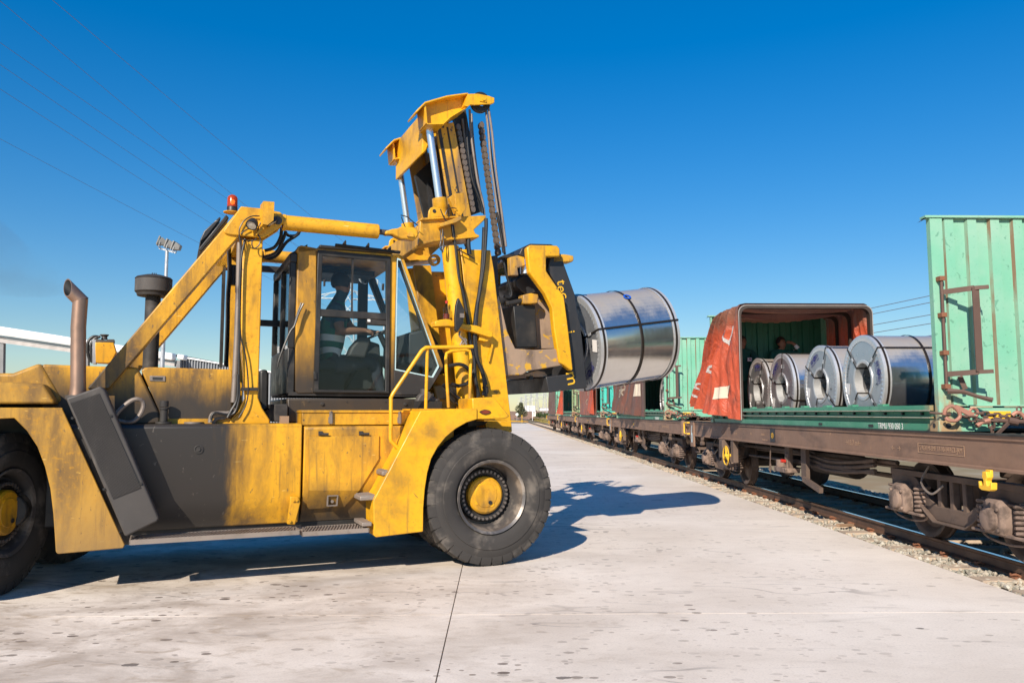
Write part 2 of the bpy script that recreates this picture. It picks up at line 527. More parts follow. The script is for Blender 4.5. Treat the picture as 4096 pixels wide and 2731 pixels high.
    st = ramp(nt, noise(nt, coords(nt, (0.45, 2.4, 1), True, (1, 3, 0), (0, 0, .25)), 1.6, 6, 0.62, 0.8), 0.6, 0.75, 0, 0.4)
    base = mixc(nt, st, base, (0.33, 0.285, 0.245))
    nt.links.new(base, b.inputs['Base Color'])
    b.inputs['Roughness'].default_value = 0.82
    b.inputs['Specular IOR Level'].default_value = 0.3
    bump(nt, b, noise(nt, v, 35, 5, 0.65), 0.12, 0.006)
concrete_mat()
surf('joint_filler', (0.16, 0.13, 0.11), 0.9)
SLAB_W, SLAB_L = 5.17, 5.6
yard = MB().box(-56, EDGE - 0.02, -16, 128, -0.30, -0.02).build('concrete_yard', 'joint_filler')
tag(yard, 'pale stained concrete yard of large cast slabs beside the track', 'concrete yard', kind='structure')
slab_me = MB().box(-SLAB_W / 2 + 0.0045, SLAB_W / 2 - 0.0045, -SLAB_L / 2 + 0.0025, SLAB_L / 2 - 0.0025, -0.2, 0.0).mesh('concrete_slab', 'concrete')
for i in range(11):
    for j in range(-4, 21):
        o = link('concrete_slab', slab_me, yard)
        o.location = (EDGE - SLAB_W * (i + 0.5), 6.6 + SLAB_L * (j + 0.5), random.uniform(-0.001, 0.001))

# --- open ground to the horizon
def ground_mat():
    m, nt, b = new_mat('dry_ground')
    v = coords(nt, (1, 1, 1), True)
    c = mixc(nt, ramp(nt, noise(nt, v, 0.02, 6), 0.35, 0.65), (0.30, 0.2, 0.11), (0.2, 0.17, 0.07))
    c = mixc(nt, ramp(nt, noise(nt, v, 0.6, 5), 0.45, 0.7), c, (0.34, 0.28, 0.18))
    nt.links.new(c, b.inputs['Base Color'])
    b.inputs['Roughness'].default_value = 0.95
ground_mat()
g = MB(); g.v = [(-6000, -600, -0.32), (6000, -600, -0.32), (6000, 8000, -0.32), (-6000, 8000, -0.32)]; g.face((0, 1, 2, 3))
tag(g.build('ground', 'dry_ground', smooth=0), 'dry open ground reaching to the horizon', kind='structure')
def bank(name, y0, y1, x0, x1, h, mat, seed, label):
    rnd = random.Random(seed)
    nx, ny = 60, 8
    ph = [rnd.uniform(0, 6.28) for _ in range(4)]
    mb = MB(); ids = []
    for j in range(ny + 1):
        row = []
        for i in range(nx + 1):
            x = x0 + (x1 - x0) * i / nx; y = y0 + (y1 - y0) * j / ny
            e = math.sin(math.pi * j / ny) ** 0.6
            z = -0.35 + e * h * (0.85 + 0.1 * math.sin(x * 0.05 + ph[0]) + 0.1 * math.sin(x * 0.17 + ph[1])) + rnd.uniform(-.06, .06)
            row.append((x, y, z))
        ids.append(mb.pts(row))
    for j in range(ny):
        for i in range(nx):
            mb.face((ids[j][i], ids[j][i + 1], ids[j + 1][i + 1], ids[j + 1][i]))
    return tag(mb.build(name, mat), label, kind='structure')
surf('earth', (0.36, 0.2, 0.12), 0.95, grime=(0.26, 0.2, 0.1), gscale=0.3, world_space=True)
surf('dry_grass', (0.27, 0.21, 0.065), 0.95, grime=(0.16, 0.16, 0.05), gscale=1.2, world_space=True)
bank('earth_bank', 240, 330, -300, 300, 3.0, 'earth', 3, 'bare reddish earth bank beyond the end of the track')
bank('verge', 132, 236, 9.5, 160, 0.9, 'dry_grass', 5, 'low grassy verge beyond the last wagon')

# --- track: sleepers, rails, ballast
surf('rail_steel', (0.15, 0.085, 0.055), 0.6, 0.35, grime=(0.09, 0.06, 0.045), gscale=6, spots=(0.3, 0.2, 0.14), spot_lo=0.7, spot_hi=0.72, sscale=30, world_space=True)
plain('rail_polished', (0.62, 0.62, 0.64), 0.16, 1.0)
surf('sleeper_concrete', (0.48, 0.37, 0.27), 0.9, grime=(0.25, 0.2, 0.15), gscale=4, world_space=True)
surf('rust', (0.22, 0.09, 0.045), 0.8, grime=(0.12, 0.06, 0.04), gscale=6)
def ballast_mat():
    m, nt, b = new_mat('ballast_stone')
    g_ = nt.nodes.new('ShaderNodeNewGeometry')
    rnd_ = g_.outputs['Random Per Island']
    c = mixc(nt, ramp(nt, rnd_, 0, 0.5), (0.24, 0.235, 0.19), (0.42, 0.36, 0.28))
    c = mixc(nt, ramp(nt, rnd_, 0.5, 1.0), c, (0.5, 0.46, 0.38))
    v = coords(nt, (1, 1, 1), True)
    c = mixc(nt, ramp(nt, noise(nt, v, 25, 4), 0.45, 0.7, 0, 0.5), c, (0.22, 0.17, 0.12))
    nt.links.new(c, b.inputs['Base Color'])
    b.inputs['Roughness'].default_value = 0.9
ballast_mat()
track = tag(empty('railway_track', (TRACK, 0, 0)), 'railway track with rusty rails on concrete sleepers beside the yard', 'railway track', kind='structure')
rp = [(-.065, 0), (.065, 0), (.065, .012), (.012, .03), (.009, .105), (.033, .12), (.035, .143), (.026, .150), (-.026, .150), (-.035, .143), (-.033, .12), (-.009, .105), (-.012, .03), (-.065, .012)]
for sx in (-0.75, 0.75):
    mb = MB()
    ys = [-4, 20, 60, 140, 300, 420]
    ids = [mb.pts([(sx + p[0], y, RAIL_TOP - .15 + p[1]) for p in rp]) for y in ys]
    n = len(rp)
    for a, b2 in zip(ids[:-1], ids[1:]):
        for k in range(n):
            mb.face((a[k], a[(k + 1) % n], b2[(k + 1) % n], b2[k]), 1 if k in (7,) else 0)
    mb.build('rail', ['rail_steel', 'rail_polished'], track)
sl = MB().loft([[(-1.245, -.14, -.2), (1.245, -.14, -.2), (1.245, .14, -.2), (-1.245, .14, -.2)],
                [(-1.235, -.105, .004), (1.235, -.105, .004), (1.235, .105, .004), (-1.235, .105, .004)]]).mesh('sleeper', 'sleeper_concrete')
clip = MB()
for s in (-1, 1):
    clip.tube([(s * .05, -.03, .02), (s * .1, -.035, .045), (s * .13, 0, .03), (s * .1, .035, .045), (s * .05, .03, .02)], .011, 6, smooth_path=3)
    clip.box(s * .09 - .03, s * .09 + .03, -.05, .05, -.003, .018)
clip_me = clip.mesh('rail_clip', 'rust')
y = 4.2
k = 0
while y < 130 and k < 205:
    s = link('sleeper', sl, track); s.location = (random.uniform(-.02, .02), y, random.uniform(-.004, .004))
    if y < 24:
        for sx in (-0.75, 0.75):
            c = link('rail_clip', clip_me, s); c.location = (sx, 0, .005)
    y += 0.615; k += 1
# ballast bed under the stones
bed = MB()
prof = [(EDGE - .015, -.06), (EDGE + .4, -.075), (TRACK, -.07), (TRACK + 1.3, -.05), (TRACK + 1.9, -.02), (TRACK + 3.0, -.33)]
bed.loft([[(x, y, z) for x, z in prof] for y in (-6, 128)], cap=False, closed=False)
surf('ballast_bed_grey', (0.3, 0.27, 0.22), 0.95, grime=(0.18, 0.15, 0.11), gscale=14, bump_s=0.9, bump_scale=26, world_space=True, fine=(0.42, 0.38, 0.31))
tag(bed.build('ballast_bed', 'ballast_bed_grey', smooth=0), 'grey crushed stone bed under the track', kind='structure')
ico = bmesh.new(); bmesh.ops.create_icosphere(ico, subdivisions=1, radius=1.0)
IV = [v.co.copy() for v in ico.verts]; IF = [[v.index for v in f.verts] for f in ico.faces]; ico.free()
def stones(n, x0, x1, y0, y1, size, zf, mb, rnd):
    for _ in range(n):
        x = rnd.uniform(x0, x1); y = y0 + (y1 - y0) * rnd.random() ** 1.5
        s = rnd.uniform(.55, 1.25) * size
        a = rnd.uniform(0, 6.28); ca, sa = math.cos(a), math.sin(a)
        e = (rnd.uniform(.7, 1.25), rnd.uniform(.6, 1.0), rnd.uniform(.5, .85))
        base = len(mb.v)
        z = zf(x) + rnd.uniform(-.3, .5) * s
        for p in IV:
            j = rnd.uniform(.78, 1.15)
            px, py, pz = p.x * e[0] * s * j, p.y * e[1] * s * j, p.z * e[2] * s * j
            mb.v.append((x + px * ca - py * sa, y + px * sa + py * ca, z + pz))
        for f in IF:
            mb.f.append((base + f[0], base + f[1], base + f[2])); mb.m.append(0)
rnd = random.Random(11)
sb = MB()
stones(3600, EDGE + .03, 5.26, 4.6, 32, .034, lambda x: -.02, sb, rnd)
stones(900, EDGE + .05, 5.22, 32, 70, .05, lambda x: -.02, sb, rnd)
stones(3000, 5.38, 6.74, 4.6, 34, .036, lambda x: -.045, sb, rnd)
stones(3200, 6.9, 8.6, 6, 45, .042, lambda x: -.02 - max(0, x - 7.9) * .2, sb, rnd)
tag(sb.build('ballast', 'ballast_stone', smooth=0, fix=False), 'loose grey and tan ballast stones around the rails', kind='stuff')
plank = MB().box(-.16, .16, -.03, .03, 0, .035).build('wood_offcut', 'wood_block', bevel=.004)
plank.location = (5.02, 11.3, .03); plank.rotation_euler = (0.1, 0.05, R(28))
tag(plank, 'orange brown wood offcut lying on the ballast beside the near rail', 'wood offcut')

# --- far shed and canopy on the left
surf('shed_white', (0.8, 0.79, 0.76), 0.5)
surf('shed_grey', (0.2, 0.2, 0.2), 0.6)
surf('shed_cladding', (0.22, 0.235, 0.25), 0.5)
surf('shed_beam', (0.42, 0.39, 0.37), 0.6)
shed = tag(empty('loading_shed', (-30, 60, 0)), 'grey corrugated shed with a white edged open canopy behind the truck', 'shed')
def sh(pl, y0, y1, name, mat, **kw):
    m = MB().prism([(p[0] + 30, p[1]) for p in pl], y0, y1)
    return m.build(name, mat, shed, **kw)
sh([(-51.703,10.367),(-24.843,6.204),(-24.821,5.645),(-51.635,9.515)], -.5, .3, 'canopy_fascia', 'shed_white', bevel=.12, seg=3)
sh([(-24.497,6.147),(-23.940,6.070),(-23.982,5.665),(-24.481,5.742)], -.5, .3, 'canopy_fascia', 'shed_white', bevel=.1, seg=3)
sh([(-51.628,9.438),(-24.821,5.645),(-24.817,5.529),(-51.616,9.283)], -.2, .2, 'canopy_shadow_gap', 'shed_grey')
sh([(-51.615,9.264),(-24.816,5.510),(-24.804,5.202),(-51.582,8.858)], -.1, .2, 'canopy_beam', 'shed_beam')
sh([(-51.697,10.290),(-24.842,6.166),(-24.837,6.050),(-51.681,10.096)], .31, 9, 'canopy_roof', 'shed_grey')
for pl in ([(-38.234,7.418),(-37.966,7.380),(-37.691,1.489),(-37.954,1.489)], [(-31.762,6.561),(-31.494,6.523),(-31.282,1.489),(-31.546,1.489)], [(-24.747,5.703),(-24.440,5.665),(-24.296,1.489),(-24.600,1.489)]):
    sh(pl, .0, .3, 'post', 'shed_grey')
x0s, x1s = (-25.225,6.037), (-9.756,3.464)
cw = MB(); n_ = 70; top_ = []; bot_ = []
for i in range(n_ + 1):
    for (f_, o_) in ((i, 0), (i + .35, 0), (i + .45, .14), (i + .9, .14)):
        f = f_ / n_
        xa = x0s[0] + (x1s[0] - x0s[0]) * f; za = x0s[1] + (x1s[1] - x0s[1]) * f
        top_.append((xa + 30, 2 + o_, za)); bot_.append((xa + 30, 2 + o_, -.3))
cw.loft([bot_, top_], cap=False, closed=False)
cw.build('cladding', 'shed_cladding', shed, smooth=0, fix=False)
sh([(-25.150,6.157),(-9.757,3.543),(-9.756,3.444),(-25.146,6.037)], 1.9, 9, 'roof_edge', 'shed_white')

# --- floodlight mast
surf('galvanised', (0.5, 0.51, 0.52), 0.4, 0.5)
surf('lamp_grey', (0.24, 0.235, 0.22), 0.5)
lp = tag(empty('floodlight_mast', (-17.4, 40.5, 0)), 'tall thin steel mast carrying three floodlights behind the truck', 'floodlight mast')
MB().cyl((0, 0, -.1), (0, 0, 10.15), .13, .085, 12).build('pole', 'galvanised', lp)
MB().bar((-.45, .1, 10.3), (.5, -.1, 10.02), .07, .09).build('crossbar', 'galvanised', lp)
for (x, z, r) in ((-.38, 10.65, -.25), (.06, 10.5, -.45), (.42, 10.38, -.55)):
    h = MB()
    h.loft([[(-.2, -.05, -.22), (.22, -.05, -.22), (.22, .05, .22), (-.2, .05, .22)][:4],
            [(-.13, .3, -.13), (.13, .3, -.13), (.13, .3, .13), (-.13, .3, .13)]])
    o = h.build('floodlight', 'lamp_grey', lp, bevel=.02); o.location = (x, 0, z); o.rotation_euler = (R(-18), 0, R(-60) + r)
    f = MB().ring([(-.23, -.24), (.25, -.24), (.25, .24), (-.23, .24)], [(-.18, -.19), (.2, -.19), (.2, .19), (-.18, .19)], -.1, -.045).build('bezel', 'lamp_grey', o)
    g2 = MB().box(-.18, .2, -.085, -.06, -.19, .19).build('glass', 'lens_clear', o)
    br = MB().tube([(-.2, .05, -.05), (-.22, .05, -.32), (.22, .05, -.32), (.22, .05, -.05)], .018, 6).build('bracket', 'galvanised', o)

# --- pylons and wires
surf('pylon_steel', (0.55, 0.56, 0.57), 0.5, 0.3)
def pylon(loc, h, w, label, rz=0.0, t=.06, arms=((.62, .22), (.76, .17), (.9, .13)), group='power pylons in the distance'):
    p = tag(empty('power_pylon', loc, rz), label, 'power pylon', group)
    m = MB()
    def wid(f): return w * (1 - f) * .5 + w * .09 * f if f < .62 else w * (.5 * .38 + .09 * .62) * (1 - (f - .62) / .38 * .75)
    lv = [0, .16, .3, .42, .53, .62, .7, .76, .83, .9, 1.0]
    for a, b2 in zip(lv[:-1], lv[1:]):
        wa, wb = wid(a), wid(b2)
        ca = [(-wa, -wa), (wa, -wa), (wa, wa), (-wa, wa)]; cb = [(-wb, -wb), (wb, -wb), (wb, wb), (-wb, wb)]
        for i in range(4):
            j = (i + 1) % 4
            m.bar((*ca[i], a * h), (*cb[i], b2 * h), t, t)
            m.bar((*ca[i], a * h), (*cb[j], b2 * h), t * .6, t * .6)
            m.bar((*ca[j], a * h), (*cb[i], b2 * h), t * .6, t * .6)
    m.build('lattice_body', 'pylon_steel', p, smooth=0)
    for f, l in arms:
        a = MB(); L = l * h; wv = wid(f)
        for s in (-1, 1):
            for yy in (-wv, wv):
                a.bar((s * wv, yy, f * h), (s * L, 0, f * h), t * .8, t * .8)
                a.bar((s * wv, yy, (f + .05) * h), (s * L, 0, f * h), t * .7, t * .7)
                for q in (.3, .6):
                    a.bar((s * (wv + (L - wv) * q), yy * (1 - q), f * h), (s * (wv + (L - wv) * (q - .25)), yy * (1.25 - q), (f + .05 * (1.25 - q)) * h), t * .5, t * .5)
            a.cyl((s * L, 0, f * h), (s * L, 0, f * h - .045 * h), t * .9, t * .9, 6)
        a.build('cross_arm', 'pylon_steel', p, smooth=0)
    return p
PX, PY_ = -13.6, 70.0
pylon((PX, PY_, -.3), 15.5, 2.2, 'white lattice power pylon seen through the cab windows', R(12), .085, ((.66, .21), (.79, .24), (.91, .17)))
pylon((10.6 + 4.6, 250, 0), 11.5, 1.6, 'tallest grey lattice pylon left of the far wagon', .2, .07)
pylon((15.2, 300, 0), 11.3, 1.6, 'second grey lattice pylon from the far wagon', .2, .08)
pylon((15.5, 360, 0), 11.6, 1.7, 'lattice pylon just behind the white signal post', .2, .1)
pylon((15.6, 430, 0), 11.9, 1.8, 'faint lattice pylon between the bush and the signal post', .2, .12)
pylon((15.2, 500, 0), 12.1, 1.9, 'faintest lattice pylon right behind the top of the bush', .2, .14)
plain('wire', (0.16, 0.15, 0.17), 0.6)
def wire(p0, p1, sag, r, label, group, ext=0.0):
    p0 = Vector(p0); p1 = Vector(p1)
    if ext: p1 = p1 + (p1 - p0) * ext
    pts = []
    for i in range(25):
        t = i / 24
        p = p0.lerp(p1, t); p.z -= sag * 4 * t * (1 - t); pts.append(p)
    org = p0.copy()
    o = MB().tube([q - org for q in pts], r, 5).build('power_line', 'wire', None)
    o.location = org
    tag(o, label, 'power line', group)
GL = 'power lines crossing the sky from the upper left'
left_wires = [((-13.2 + 1.7, 70, 15.2), (-13.648,14.839), 'highest power line, crossing behind the yellow lamp bracket'),
 ((-13.4 - 1.0, 70, 13.7), (-15.670,15.096), 'power line passing just behind the amber beacon'),
 ((-13.4 - .4, 70, 14.0), (-17.874,15.427), 'third power line from the top, meeting the arm below the beacon'),
 ((-13.5 - .8, 70, 12.7), (-18.484,15.067), 'fourth power line from the top, running to the black unit on the arm'),
 ((-13.5 - 1.8, 70, 12.3), (-19.414,14.771), 'fifth power line from the top, just under its close neighbour'),
 ((-13.5 - 1.2, 70, 10.9), (-21.579,14.025), 'lowest power line, ending at the foot of the black unit')]
LY = [24.0, 24.5, 27.0, 28.0, 29.5, 33.0]
for (a, xz, lb), ly in zip(left_wires, LY):
    wire(a, (xz[0], ly, xz[1]), 0.55, .008, lb, GL, 0.9)
GR = 'thin power lines behind the open container'
rw = [((34.076,11.181), 'topmost thin wire above the red hood frame'), ((34.049,10.643), 'second thin wire below the top, right of the red hood'),
      ((34.000,9.668), 'third thin wire, middle of the gap beside the hood'), ((33.966,8.973), 'fourth thin wire above the largest coil'),
      ((33.918,8.023), 'lowest thin wire just above the largest coil')]
for (xz, lb), sl_ in zip(rw, (.192, .174, .158, .135, .122)):
    d = Vector((-.18, 1, 0)).normalized()
    z0 = xz[1]
    far = Vector((xz[0], 60, 0)) + d * 320
    # the wire keeps its height level; a little sag
    wire((far.x, far.y, z0 + 1.2), (xz[0], 60, z0), 1.0, .028, lb, GR, .1)

# --- far trees, buildings, signs at the end of the track
surf('bark', (0.13, 0.09, 0.06), 0.9)
surf('leaf', (0.075, 0.085, 0.035), 0.8, grime=(0.13, 0.13, 0.055), gscale=0.8, world_space=True)
surf('leaf_green', (0.06, 0.1, 0.03), 0.8, grime=(0.1, 0.13, 0.04), gscale=0.8, world_space=True)
def tree(name, loc, h, blobs, label, mat, group, n=1300, ls=.16, seed=1):
    rnd = random.Random(seed)
    t = tag(empty(name, loc), label, 'tree', group)
    tr = MB(); tr.tube([(0, 0, -.3), (.05, 0, h * .3), (-.03, .02, h * .75)], .09, 7, rr=[.12, .08, .03])
    for k in range(6):
        a = rnd.uniform(0, 6.28); z = h * rnd.uniform(.2, .6)
        tr.tube([(0, 0, z), (math.cos(a) * h * .15, math.sin(a) * h * .15, z + h * .12), (math.cos(a) * h * .25, math.sin(a) * h * .2, z + h * .2)], .03, 5, rr=[.04, .03, .012])
    tr.build('trunk', 'bark', t)
    c = MB()
    for i in range(n):
        b_ = rnd.choice(blobs)
        while True:
            p = Vector((rnd.uniform(-1, 1), rnd.uniform(-1, 1), rnd.uniform(-1, 1)))
            if .25 < p.length < 1: break
        q = Vector((b_[0] + p.x * b_[3], b_[1] + p.y * b_[3], b_[2] + p.z * b_[4]))
        d = Vector((rnd.uniform(-1, 1), rnd.uniform(-1, 1), rnd.uniform(-.6, 1))).normalized()
        x, y_ = c.frame_at(d)
        s = ls * rnd.uniform(.6, 1.5)
        i0 = c.pts([q - x * s, q + y_ * s * .5, q + x * s, q - y_ * s * .5])
        c.face(i0)
    c.build('crown', mat, t, smooth=0, fix=False)
    return t
GT = 'far trees and bushes beyond the track'
tree('bush_tree', (6.1, 196, .3), 4.2, [(-.9, 0, 2.2, .85, 1.1), (-.2, 0, 3.2, .6, .9), (.5, 0, 1.3, 1.1, 1.0), (-.6, 0, 1.1, 1.0, .9), (.1, .2, 2.2, .8, .8)], 'tall grey green bush growing beside the far end of the track', 'leaf', GT, 1500, .15, 2)
k = 0
for (x, y, h, lb) in ((10.9, 205, 1.9, 'low green bush right of the white signal board'), (11.9, 208, 2.2, 'rounded green bush between signal board and far wagon'), (13.1, 210, 1.7, 'small green bush just left of the far wagon'), (14.6, 212, 2.4, 'green bush half hidden by the far wagon end')):
    tree('bush_tree', (x, y, .2), h, [(0, 0, h * .5, h * .45, h * .42), (h * .3, 0, h * .38, h * .35, h * .35), (-h * .3, 0, h * .4, h * .33, h * .36)], lb, 'leaf_green', GT, 500, .12, 20 + k); k += 1
hall = tag(empty('white_hall', (24, 560, 0)), 'long white hall far off behind the bush', 'building')
MB().box(-4.5, 3.2, 0, 12, -.4, 6.3).build('wall', 'shed_white', hall)
MB().prism([(-4.9, 6.3), (3.6, 6.3), (2.4, 7.0), (-3.7, 7.0)], -.3, 12.3).build('roof', 'shed_white', hall)
hall2 = tag(empty('white_hall', (38, 620, 0)), 'white hall far off just above the last wagon', 'building')
MB().box(-4, 4, 0, 12, -.4, 5.6).build('wall', 'shed_white', hall2)
MB().box(-4.2, 4.2, -.2, 12, 5.6, 6.0).build('roof', 'shed_grey', hall2)
sp = tag(empty('railway_signal', (9.0, 200, 0)), 'white signal post with a dark marked board beyond the last wagon', 'railway signal')
MB().cyl((0, 0, -.3), (-.1, 0, 5.6), .09, .05, 8).build('pole', 'white_paint', sp)
MB().box(-.1, .8, -.1, -.04, .8, 2.35).build('board', 'white_paint', sp)
m = MB()
for (x, z, w_, h_) in ((.15, 2.0, .4, .1), (.1, 1.75, .5, .12), (.25, 1.45, .35, .14), (.05, 1.15, .45, .12)): m.box(x, x + w_, -.12, -.105, z, z + h_)
m.build('marking', 'ink_black', sp)
MB().cyl((.9, 0, 2.2), (.9, -.1, 2.2), .18, .18, 10).build('signal_lamp', 'black_steel', sp)
s2 = tag(empty('disc_sign', (4.75, 190, 0)), 'small round white sign left of the far track', 'sign')
MB().cyl((0, 0, -.3), (0, 0, 1.0), .05, .05, 8).build('post', 'galvanised', s2)
MB().cyl((0, -.06, 1.3), (0, -.02, 1.3), .36, .36, 16).build('disc', 'white_paint', s2)
s3 = tag(empty('marker_post', (4.72, 150, 0)), 'thin yellow marker post beside the far rails', 'marker post')
MB().cyl((0, 0, -.2), (0, 0, 1.3), .07, .07, 8).build('post', 'yellow_paint', s3)
MB().cyl((0, 0, .5), (0, 0, .62), .075, .075, 8).build('band', 'black_steel', s3)
gr = MB(); rnd = random.Random(4)
for _ in range(5200):
    x = rnd.uniform(8.8, 26); y = rnd.uniform(100, 190)
    h = rnd.uniform(.25, .7); a = rnd.uniform(0, 3.14); w_ = .05
    i0 = gr.pts([(x - w_ * math.cos(a), y - w_ * math.sin(a), -.3), (x + w_ * math.cos(a), y + w_ * math.sin(a), -.3), (x + rnd.uniform(-.2, .2), y, h)])
    gr.face(i0)
tag(gr.build('grass', 'dry_grass', smooth=0, fix=False), 'dry yellow green grass beyond the last wagon', kind='stuff')

# ================================================================== TRAIN
surf('wagon_brown', (0.25, 0.15, 0.10), 0.75, grime=(0.12, 0.075, 0.055), grime_lo=0.45, grime_hi=0.75, gscale=2.2, stretch=(1, 0.5, 1.5), spots=(0.1, 0.06, 0.05), spot_lo=0.68, spot_hi=0.72, sscale=9, vary=0.08, fine=(0.2, 0.12, 0.082))
surf('bogie_brown', (0.13, 0.088, 0.066), 0.85, grime=(0.06, 0.043, 0.035), gscale=5, vary=0.12, bump_s=0.15)
surf('axle_box_dust', (0.25, 0.175, 0.135), 0.85, grime=(0.1, 0.07, 0.055), grime_lo=.42, grime_hi=.62, gscale=6)
surf('wheel_steel', (0.11, 0.075, 0.058), 0.65, 0.3, grime=(0.19, 0.13, 0.1), gscale=4)
surf('tread_steel', (0.35, 0.3, 0.27), 0.3, 0.9)
surf('underframe_dark', (0.05, 0.037, 0.03), 0.85)
def green(name, base, worn, rustc=(0.26, 0.12, 0.05)):
    m, nt, b = new_mat(name)
    v = coords(nt)
    c = mixc(nt, ramp(nt, noise(nt, v, 1.4, 6, 0.6), 0.35, 0.7), base, worn)
    sp = ramp(nt, noise(nt, coords(nt, (1, 1, 1), False, (3, 8, 1)), 11, 3, 0.62, 0.5), 0.63, 0.67, 0, 0.75)
    c = mixc(nt, sp, c, tuple(x * 0.62 for x in base))
    fine = ramp(nt, noise(nt, v, 38, 3, 0.6), 0.6, 0.72, 0, 0.5)
    c = mixc(nt, fine, c, tuple(x * 0.7 for x in base))
    ru = ramp(nt, noise(nt, coords(nt, (2.2, 2.2, 0.55), False, (1, 5, 2)), 2.6, 7, 0.68, 0.6), 0.63, 0.72)
    c = mixc(nt, ru, c, rustc)
    # rust bleeding out round the lower corner, below the lock rod
    sx_ = nt.nodes.new('ShaderNodeSeparateXYZ'); nt.links.new(v, sx_.inputs[0])
    cr = mth(nt, 'MULTIPLY', ramp(nt, sx_.outputs[2], .5, .25, 0, 1), ramp(nt, sx_.outputs[0], -.98, -1.12, 0, 1))
    cr = mth(nt, 'MULTIPLY', cr, ramp(nt, noise(nt, coords(nt, (1, 1, .5), False, (6, 1, 2)), 5, 5, .65), .36, .56))
    cr = mth(nt, 'MULTIPLY', cr, ramp(nt, mth(nt, 'ABSOLUTE', sx_.outputs[1]), 4.1, 4.3))
    c = mixc(nt, mth(nt, 'MULTIPLY', cr, .9), c, (0.36, 0.2, 0.09))
    nt.links.new(c, b.inputs['Base Color'])
    b.inputs['Roughness'].default_value = 0.5
    return m
green('green_a', (0.165, 0.43, 0.29), (0.26, 0.455, 0.335))
green('green_b', (0.15, 0.45, 0.30), (0.25, 0.48, 0.35))
green('green_cyan', (0.035, 0.50, 0.40), (0.08, 0.52, 0.43))
green('green_olive', (0.22, 0.32, 0.15), (0.29, 0.36, 0.2))
green('rail_green', (0.045, 0.235, 0.14), (0.11, 0.30, 0.2))
surf('rib_rust', (0.2, 0.34, 0.24), 0.6, grime=(0.21, 0.135, 0.08), grime_lo=0.4, grime_hi=0.62, gscale=5, stretch=(1, 1, 0.25))
green('inner_shade_green', (0.016, 0.13, 0.075), (0.02, 0.155, 0.09))  # wall insides: unbleached paint, darkened further so the colour carries the shade inside
surf('rust_bar', (0.12, 0.072, 0.055), 0.7, 0.2, grime=(0.1, 0.06, 0.045), gscale=7)
surf('worn_edge', (0.42, 0.36, 0.3), 0.6, grime=(0.18, 0.1, 0.06), gscale=9)
def fabric(name, base, dirt, thru=0.35, lo=0.45, hi=0.7, top=None):
    m, nt, b = new_mat(name)
    v = coords(nt)
    d = ramp(nt, noise(nt, coords(nt, (1, 0.7, 0.5)), 2.2, 7, 0.66, 0.5), lo, hi)
    c = mixc(nt, d, base, dirt)
    c = mixc(nt, ramp(nt, noise(nt, v, 14, 4), 0.55, 0.75, 0, 0.4), c, tuple(x * 0.55 for x in base))
    if top:
        sp_ = nt.nodes.new('ShaderNodeSeparateXYZ'); nt.links.new(v, sp_.inputs[0])
        zz = mth(nt, 'ADD', sp_.outputs[2], mth(nt, 'MULTIPLY', mth(nt, 'SUBTRACT', noise(nt, coords(nt, (1, 4, 1)), 3, 5), .5), .5))
        c = mixc(nt, ramp(nt, zz, 1.75, 2.2, 0, .85), c, top)
    nt.links.new(c, b.inputs['Base Color'])
    b.inputs['Roughness'].default_value = 0.38
    bump(nt, b, noise(nt, coords(nt, (1, 1, .6)), 4.5, 6, 0.6, 1.2), 0.9, 0.06)
    out = nt.nodes['Material Output']
    tr = nt.nodes.new('ShaderNodeBsdfTranslucent')
    nt.links.new(c, tr.inputs[0])
    mx = nt.nodes.new('ShaderNodeMixShader')
    mx.inputs[0].default_value = thru
    nt.links.new(b.outputs[0], mx.inputs[1]); nt.links.new(tr.outputs[0], mx.inputs[2])
    nt.links.new(mx.outputs[0], out.inputs[0])
    return m
fabric('tarp_red', (0.60, 0.105, 0.045), (0.31, 0.085, 0.05), 0.22, 0.46, 0.74, (0.24, 0.125, 0.08))
fabric('tarp_brown', (0.15, 0.075, 0.055), (0.21, 0.07, 0.045), 0.08)
fabric('tarp_rust', (0.3, 0.105, 0.07), (0.2, 0.085, 0.06), 0.12)
surf('hoop_steel', (0.06, 0.043, 0.034), 0.6, 0.2)
surf('hoop_trim', (0.4, 0.36, 0.33), 0.5, 0.3)
def coil_mat(name, base, rough, streak, dust=0.0):
    m, nt, b = new_mat(name)
    v = coords(nt)
    st = noise(nt, coords(nt, streak), 5, 4, 0.6)
    n2 = noise(nt, v, 2.0, 5, 0.6)
    c = mixc(nt, ramp(nt, st, 0.3, 0.75), tuple(x * 0.93 for x in base), base)
    c = mixc(nt, ramp(nt, n2, 0.52, 0.75, 0, 0.35), c, tuple(x * 0.7 for x in base))
    met = 0.93
    if dust:
        # dust and dried oil that has settled on the upper half
        g_ = nt.nodes.new('ShaderNodeNewGeometry'); sp_ = nt.nodes.new('ShaderNodeSeparateXYZ')
        nt.links.new(g_.outputs['True Normal'], sp_.inputs[0])
        up_ = mth(nt, 'ADD', sp_.outputs[2], mth(nt, 'MULTIPLY', mth(nt, 'SUBTRACT', noise(nt, v, 3.2, 6, 0.65), 0.5), 0.9))
        d = ramp(nt, up_, 0.25, 1.0, 0, dust)
        c = mixc(nt, d, c, (0.30, 0.255, 0.215))
        nt.links.new(mth(nt, 'SUBTRACT', 0.93, mth(nt, 'MULTIPLY', d, 0.85)), b.inputs['Metallic'])
    else:
        b.inputs['Metallic'].default_value = 0.9
    nt.links.new(c, b.inputs['Base Color'])
    nt.links.new(mth(nt, 'ADD', ramp(nt, st, 0.3, 0.75, rough - .03, rough + .04), ramp(nt, n2, .45, .75, 0, .12)), b.inputs['Roughness'])
    bump(nt, b, noise(nt, v, 3.2, 3, 0.5), 0.10, 0.02)
    return m
